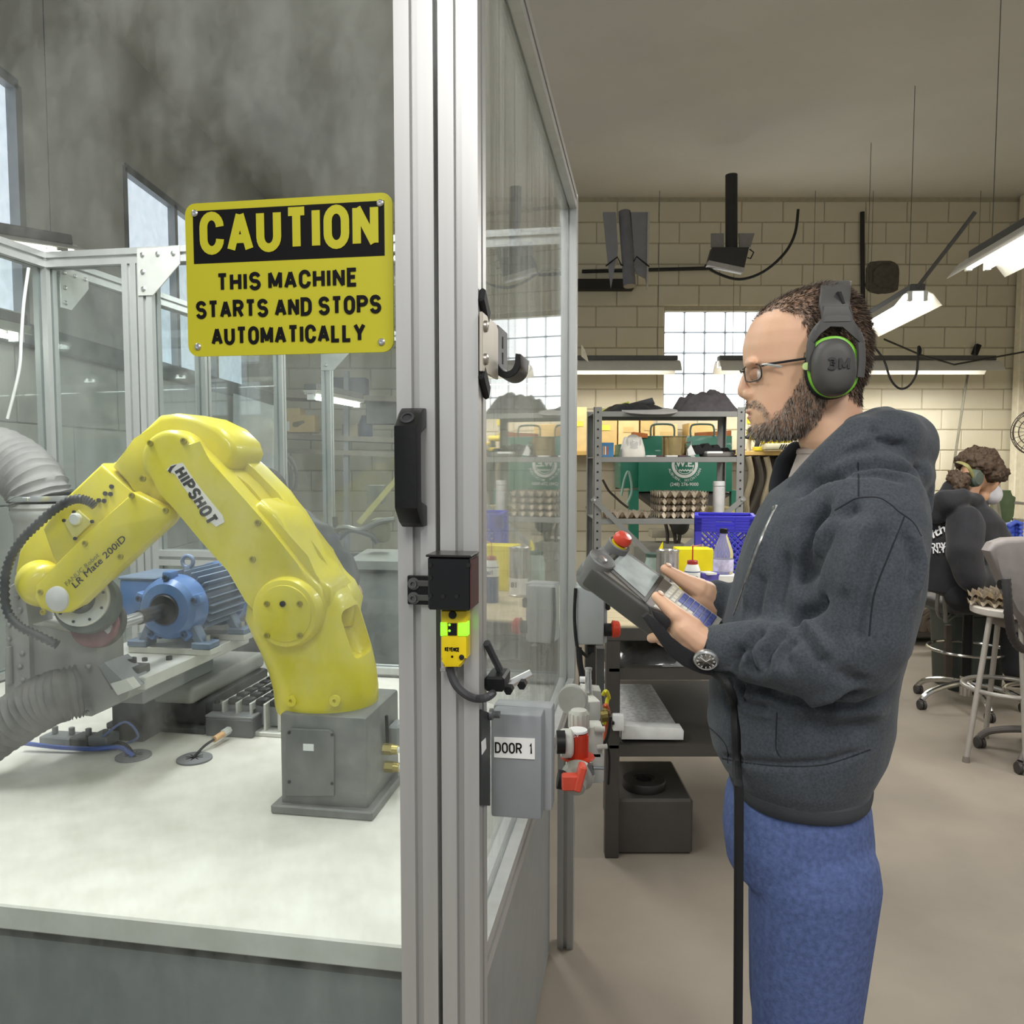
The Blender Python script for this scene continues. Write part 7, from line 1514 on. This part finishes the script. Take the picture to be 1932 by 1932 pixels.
def fist(p0, dx_, name):
    b = MB().chain([p0, p0+Wk.X*.05+EZ*.03, p0+Wk.X*.09+EZ*.045], [.034, .04, .036], 14)
    for k in range(4): q = p0+Wk.X*.10+EZ*(.075-.026*k)-Wk.Y*.02; b.chain([q-Wk.X*.02, q+Wk.X*.02+Wk.Y*-.01, q+Wk.X*.015-Wk.Y*.045, q-Wk.X*.01-Wk.Y*.05], [.014, .0135, .012, .011])
    b.chain([p0+Wk.X*.04+EZ*.06-Wk.Y*.03, p0+Wk.X*.08+EZ*.085-Wk.Y*.045, p0+Wk.X*.105+EZ*.08-Wk.Y*.05], [.016, .014, .012]); b.voxel(.005, 2); return b.build(name, glv, wk, ang=180)
fist(tw(1886, 1010, .14), 0, 'glove'); fist(tw(1922, 1102, -.10), 0, 'glove')
b = MB(); mc_ = tw(1866, 928); mr = M.Rotation(radians(35), 3, Wk.Y) @ Wk.R; b.ell(mc_+mr @ V((.02, 0, 0)), (.072, .06, .062), mr, 24, 14); b.build('face_mask', mat('white mask', '#dcdade', .8), wk)
em2 = thing('earmuffs', 'dark green earmuffs over the curly hair of the seated worker', 'earmuffs', tw(1838, 915, -.1))
egm = mat('dark green earmuff', '#4f5a50', .5)
for s in (-1, 1):
    c_ = tw(1838, 902, s*.085); MB().lathe([(.045, 0), (.05, .006), (.048, .022), (.036, .034), (0, .038)], c_, Wk.Y*s, 28).build('ear_cup', egm, em2); MB().lathe([(.05, 0), (.052, .004), (.05, .012)], c_-Wk.Y*(s*.008), Wk.Y*s, 28).build('rim', mat('green rim', '#54734a', .5), em2)
MB().tube(cr([tw(1838, 902, -.105), tw(1826, 880, -.108), tw(1812, 873, -.06), tw(1808, 872, 0), tw(1812, 873, .06), tw(1826, 880, .108), tw(1838, 902, .105)], 5, False), .006, 8, ry=.014).build('headband', mat('band olive', '#8b8651', .5), em2)
hs2 = thing('head_straps', 'pale mask strap band around the curly hair of the seated worker', 'strap', tw(1860, 880)); MB().tube(cr([tw(1868, 905, -.085), tw(1872, 882, -.095), tw(1862, 868, -.07), tw(1858, 860, 0)], 5, False), .005, 8, ry=.012).build('strap', mat('pale strap', '#a8a3a0', .7), hs2)
# drafting chair of the worker
chg = mat('dark chair plastic', '#3e3c3c', .55, 0, .06); chr_ = mat('chrome', '#c9c7c2', .15, .95); cas = mat('caster black', '#3a3634', .5)
def castor(p, par, s=1.):
    c = thing_part = MB()
    for d in (-1, 1): c.cyl(p+V((d*.012*s, 0, .028*s))-V((.008*s, 0, 0)), p+V((d*.012*s, 0, .028*s))+V((.008*s, 0, 0)), .028*s, n=16)
    c.box(p+V((0, .005, .045*s)), (.03*s, .04*s, .03*s), None, .006); return c.build('caster', cas, par)
def base5(o, par, R_, ph, mt, hub=.09):
    for k in range(5):
        a = ph+2*pi*k/5; d = V((cos(a), sin(a), 0)); e_ = o+d*R_
        MB().tube(cr([o+EZ*(hub+.06), o+d*R_*.45+EZ*(hub+.045), o+d*R_*.85+EZ*(hub+.01), e_+EZ*.06], 4, False), .018, 10).build('base_leg', mt, par); castor(e_, par)
    MB().cyl(o+EZ*(hub-.02), o+EZ*(hub+.10), .035, n=18).build('hub', mt, par)
wc = thing('drafting_chair', 'dark drafting chair with chrome star base under the seated worker', 'chair', (P(1838, 1360, 4.75).x, 4.85, 0))
o = V((P(1838, 1360, 4.75).x, 4.85, 0)); base5(o, wc, .31, 3.35, chr_)
MB().cyl(o+EZ*.15, o+EZ*.60, .03, n=16).build('gas_lift', blackp, wc); MB().tube([o+V((.22*cos(2*pi*k/28), .22*sin(2*pi*k/28), .36)) for k in range(28)], .010, 8, True).build('foot_ring', chr_, wc)
b = MB(); b.box(o+EZ*.645, (.46, .46, .07), None, .03, 3); b.build('seat', chg, wc)
bkp = [(1771, 1043), (1795, 1041), (1808, 1055), (1812, 1090), (1806, 1124), (1792, 1130), (1774, 1122), (1766, 1085)]
MB().fprism(WF, bkp, 4.52, 4.60, .02, 3).build('backrest', chg, wc)
MB().tube(cr([P(1770, 1118, 4.56), P(1768, 1150, 4.6), P(1778, 1165, 4.7), o+V((-.1, 0, .6))], 4, False), .011, 8).build('back_bracket', mat('grey bracket', '#7a7975', .4, .4), wc); MB().tube([P(1782, 1124, 4.54), P(1784, 1172, 4.6), o+V((-.05, 0, .6))], .012, 8).build('back_bracket', mat('grey bracket', '#7a7975'), wc)
# grey stool with a round seat, egg trays on it
SD = 4.02; sg_ = mat('grey stool paint', '#a39d94', .5, .1, .05)
so = P(1905, 1170, SD); so = V((so.x, SD, 0)); szt = P(1905, 1154, SD-.15).z
st = thing('shop_stool', 'grey four legged metal stool with a foot ring carrying egg trays', 'stool', so)
MB().lathe([(.165, 0), (.178, .006), (.18, .02), (.18, .034), (.172, .04), (0, .04)], so+EZ*(szt-.04), EZ, 40).build('seat', mat('pale stool seat', '#b9b3aa', .5), st)
for a in (200, 258, 20, 78):
    d = V((cos(radians(a)), sin(radians(a)), 0)); p0 = so+d*.135+EZ*(szt-.03); p1 = so+d*.265+EZ*.012; MB().cyl(p0, p1, .0135, n=12).build('leg', sg_, st); MB().lathe([(.018, 0), (.015, .03)], p1-EZ*.012, EZ, 12).build('leg_tip', mat('grey stool tip', '#7d756d', .7), st)
rr_ = .135+(.265-.135)*(.5); MB().tube([so+V((rr_*cos(2*pi*k/40), rr_*sin(2*pi*k/40), szt*.46)) for k in range(40)], .012, 10, True).build('foot_ring', mat('ring steel', '#a5a19a', .35, .5), st)
wpulp = mat('white pulp tray', '#d9d2c3', .85, 0, .06, 40, .2, 120)
for k in range(2):
    tray(V((so.x+.0, so.y, szt+.002+k*.041)), .55+k*1.57, ['lower egg tray on the grey stool under the other one', 'upper pale egg tray lying on the grey stool'][k])
# office chair close to the frame's edge
oc = thing('office_chair', 'grey office chair with a black ribbed back post at the frame edge', 'chair', (P(1965, 1470, 3.95).x, 3.95, 0))
o = V((P(1975, 1470, 3.95).x, 3.95, 0)); base5(o, oc, .30, 3.75, mat('grey chair base', '#5c5652', .5)); MB().cyl(o+EZ*.15, o+EZ*.60, .028, n=16).build('gas_lift', blackp, oc)
MB().tube([o+V((.2*cos(2*pi*k/28), .2*sin(2*pi*k/28), .34)) for k in range(28)], .011, 8, True).build('foot_ring', chr_, oc); MB().box(o+EZ*.70, (.44, .44, .08), None, .035, 3).build('seat', mat('grey chair cloth', '#7d7774', .9), oc)
MB().fprism(WF, [(1866, 1040), (1876, 1024), (1900, 1016), (1940, 1014), (2010, 1024), (2020, 1080), (1990, 1190), (1950, 1200), (1920, 1150), (1890, 1085)], 3.62, 3.70, .025, 3).build('backrest', mat('grey chair shell', '#7f7976', .6), oc)
b = MB(); pp = cr([P(1898, 1090, 3.58), P(1901, 1130, 3.57), P(1904, 1170, 3.58), P(1912, 1205, 3.62), P(1935, 1225, 3.75), o+V((-.05, -.05, .64))], 8, False); b.tube(pp, [.021 if i % 2 else .018 for i in range(len(pp))], 10); b.build('back_post', mat('black ribbed post', '#302e2f', .6), oc, ang=70)
MB().lathe([(.022, 0), (.022, .03), (.016, .034)], P(1886, 1103, 3.6), V((1, 0, 0)), 16).build('knob', blackp, oc)
# bin, hoses and machines behind the worker
bn = thing('trash_bin', 'dark grey green bin behind the chair of the seated worker', 'bin', (P(1825, 1300, 5.3).x, 5.3, 0)); bo = V((P(1822, 1300, 5.3).x, 5.3, 0)); b = MB()
b.skin([b.ring(bo+EZ*z, RT, V((0, 1, 0)), w_, w_*.9, 32, 5) for z, w_ in ((0, .17), (.02, .175), (.5, .20))]); b.build('bin_body', mat('bin grey green', '#3e4641', .5, 0, .08), bn); MB().box(bo+EZ*.53, (.44, .40, .05), None, .012, 2).build('bin_lid', mat('bin lid', '#4d5550', .5), bn)
MB().fprism(WF, [(1786, 1180), (1796, 1180), (1798, 1262), (1790, 1300), (1784, 1280)], 5.05, 5.08, .002).build('torn_liner', mat('brown liner', '#5b524a', .8), bn)
hs3 = mat('brown floor hose', '#544a3e', .7)
for i, (pts, lb) in enumerate((([(1700, 1155), (1725, 1160), (1750, 1150), (1775, 1128)], 'thick brown hose behind the man leading to the machine'), ([(1738, 1190), (1740, 1165), (1758, 1150), (1790, 1140)], 'brown hose bending down to the floor behind the chair'), ([(1745, 1170), (1755, 1188), (1775, 1200)], 'short brown hose lying on the floor near the bin'))): MB().tube(cr([P(x, y, 6.3) for x, y in pts], 6, False), .042, 10).build('floor_hose', hs3, None, lb, 'hose')
gmx = thing('bench_machine', 'grey machine stand with slanting panel behind the chair of the worker', 'machine', (P(1750, 1200, 6.6).x, 6.7, 0)); MB().fprism(WF, [(1700, 1050), (1748, 1045), (1772, 1100), (1788, 1150), (1788, 1205), (1700, 1205)], 6.6, 7.0, .01).build('panel', mat('dim machine grey', '#5d605a', .6), gmx); MB().fprism(WF, [(1715, 1196), (1800, 1196), (1800, 1202), (1715, 1202)], 6.5, 7.0).build('foot_plate', mat('foot plate', '#4a453e', .6), gmx)
gb2 = thing('green_machine', 'olive green machine head on a grey column near the corner trim', 'machine', (P(1902, 960, 6.3).x, 6.4, 0)); MB().fprism(WF, [(1886, 925), (1908, 925), (1909, 936), (1917, 938), (1913, 975), (1902, 990), (1886, 990)], 6.3, 6.6, .006).build('head', mat('olive green paint', '#5a6e4d', .5), gb2); MB().fprism(WF, [(1868, 918), (1886, 914), (1890, 1400), (1866, 1400)], 6.35, 6.5).build('column', mat('cream column', '#b5ae93', .6), gb2); MB().fprism(WF, [(1876, 915), (1882, 915), (1892, 992), (1886, 992)], 6.25, 6.3).build('arm', mat('grey arm', '#8f8c7e', .5), gb2)
MB().tube([P(1912, 948, 6.3), P(1932, 950, 6.3)], .012, 8).build('pipe', steel, gb2); MB().tube([P(1910, 980, 6.3), P(1935, 982, 6.3)], .012, 8).build('pipe', steel, gb2); MB().fprism(WF, [(1868, 992), (1960, 992), (1960, 1000), (1868, 1000)], 6.1, 6.8).build('table_top', mat('cream column', '#b5ae93'), gb2)
fn = thing('wall_fan', 'round wire caged fan at the edge of the frame on the cream wall', 'fan', P(1962, 815, 6.6)); fo_ = P(1962, 815, 6.6); fr_ = .20; wire = mat('fan wire', '#4e463c', .5, .3)
ax = V((-.75, -.66, 0)).normalized(); fx, fy, _ = axes(ax)
for k in range(5):
    q = fr_*(1, .98, .82, .6, .35)[k]; MB().tube([fo_+ax*(0, .06, .10, .12, .13)[k]+fx*(q*cos(2*pi*j/32))+fy*(q*sin(2*pi*j/32)) for j in range(32)], .004, 6, True).build('ring', wire, fn)
for k in range(20):
    a = 2*pi*k/20; MB().tube([fo_+fx*(q*cos(a))+fy*(q*sin(a))+ax*h for q, h in ((fr_, 0), (fr_*.98, .06), (fr_*.82, .10), (fr_*.35, .13))], .0025, 5).build('spoke', wire, fn)
for k in range(3): MB().box(fo_+ax*.03+(fx*cos(k*2.094)+fy*sin(k*2.094))*.09, (.10, .07, .006), M.Rotation(k*2.1+.4, 3, ax) @ M((fx, fy, ax)).transposed(), .002).build('blade', mat('fan blade', '#a8a294', .4), fn)
MB().cyl(fo_-ax*.15, fo_+ax*.05, .05, n=18).build('motor', mat('fan motor', '#5a534a', .5), fn); MB().tube([fo_-ax*.12, V((XR, fo_.y+.1, fo_.z))], .02, 8).build('bracket', wire, fn)
# the bent over worker half hidden behind the robot arm
B2 = Frame((P(560, 1050, 3.1).x, 3.1, 0), (1, 0, 0), (0, 1, 0))
w2 = thing('person', 'bent over worker in a black jacket mostly hidden behind the yellow robot arm', 'person', (B2.O.x-.1, 3.25, 0)); b = MB(); t2 = B2.tr
b.ell(t2(500, 940, .15), (.085, .09, .115), None, 20, 14); b.chain([t2(495, 965, .15), t2(500, 1000, .15)], [.055, .06]); b.chain([t2(480, 1010, .12), t2(440, 1180, .2)], [.12, .13])
b.chain([t2(655, 1098, -.05), t2(668, 1118, -.06)], [.03, .034], 14)
for k in range(4): b.chain([t2(668+2*k, 1112+6*k, -.07), t2(676, 1122+6*k, -.09), t2(668, 1132+5*k, -.10)], [.013, .012, .010])
b.chain([t2(660, 1110, -.08), t2(658, 1128, -.11)], [.014, .011])
for s in (-1, 1): b.cap(t2(440, 1190, .2+s*.1), .09, V((t2(430, 1190, .2).x, 3.3+s*.12, .08)), .05); b.cap(V((t2(430, 1190, .2).x, 3.3+s*.12, .05)), .04, V((t2(450, 1190, .2).x+.12, 3.3+s*.12, .04)), .03)
b.voxel(.008, 3); b.build('body', wskin, w2, ang=180)
b = MB(); b.chain([t2(500, 1000, .12), t2(470, 1080, .15), t2(440, 1180, .2)], [.16, .18, .17], 18); b.chain([t2(515, 985, -.02), t2(590, 1022, -.06), t2(645, 1078, -.05), t2(656, 1096, -.05)], [.10, .088, .062, .05], 18); b.voxel(.011, 3)
for v in b.bm.verts: v.co += V(NZ.noise_vector(v.co*14))*.018
b.build('jacket', mat('black nylon jacket', '#15161a', .6, 0, .15, 30, .3, 60), w2, ang=180)
b = MB()
for s in (-1, 1): b.cap(t2(440, 1190, .2+s*.1), .12, V((t2(430, 1190, .2).x, 3.3+s*.12, .10)), .07, 16)
b.voxel(.012, 3); b.build('trousers', trs, w2, ang=180)
hd_ = MB().ell(t2(500, 930, .16), (.092, .096, .105), None, 20, 14); hd_.build('hair', mat('dark short hair', '#2d241d', .8, 0, .2, 90, .5, 150), w2)
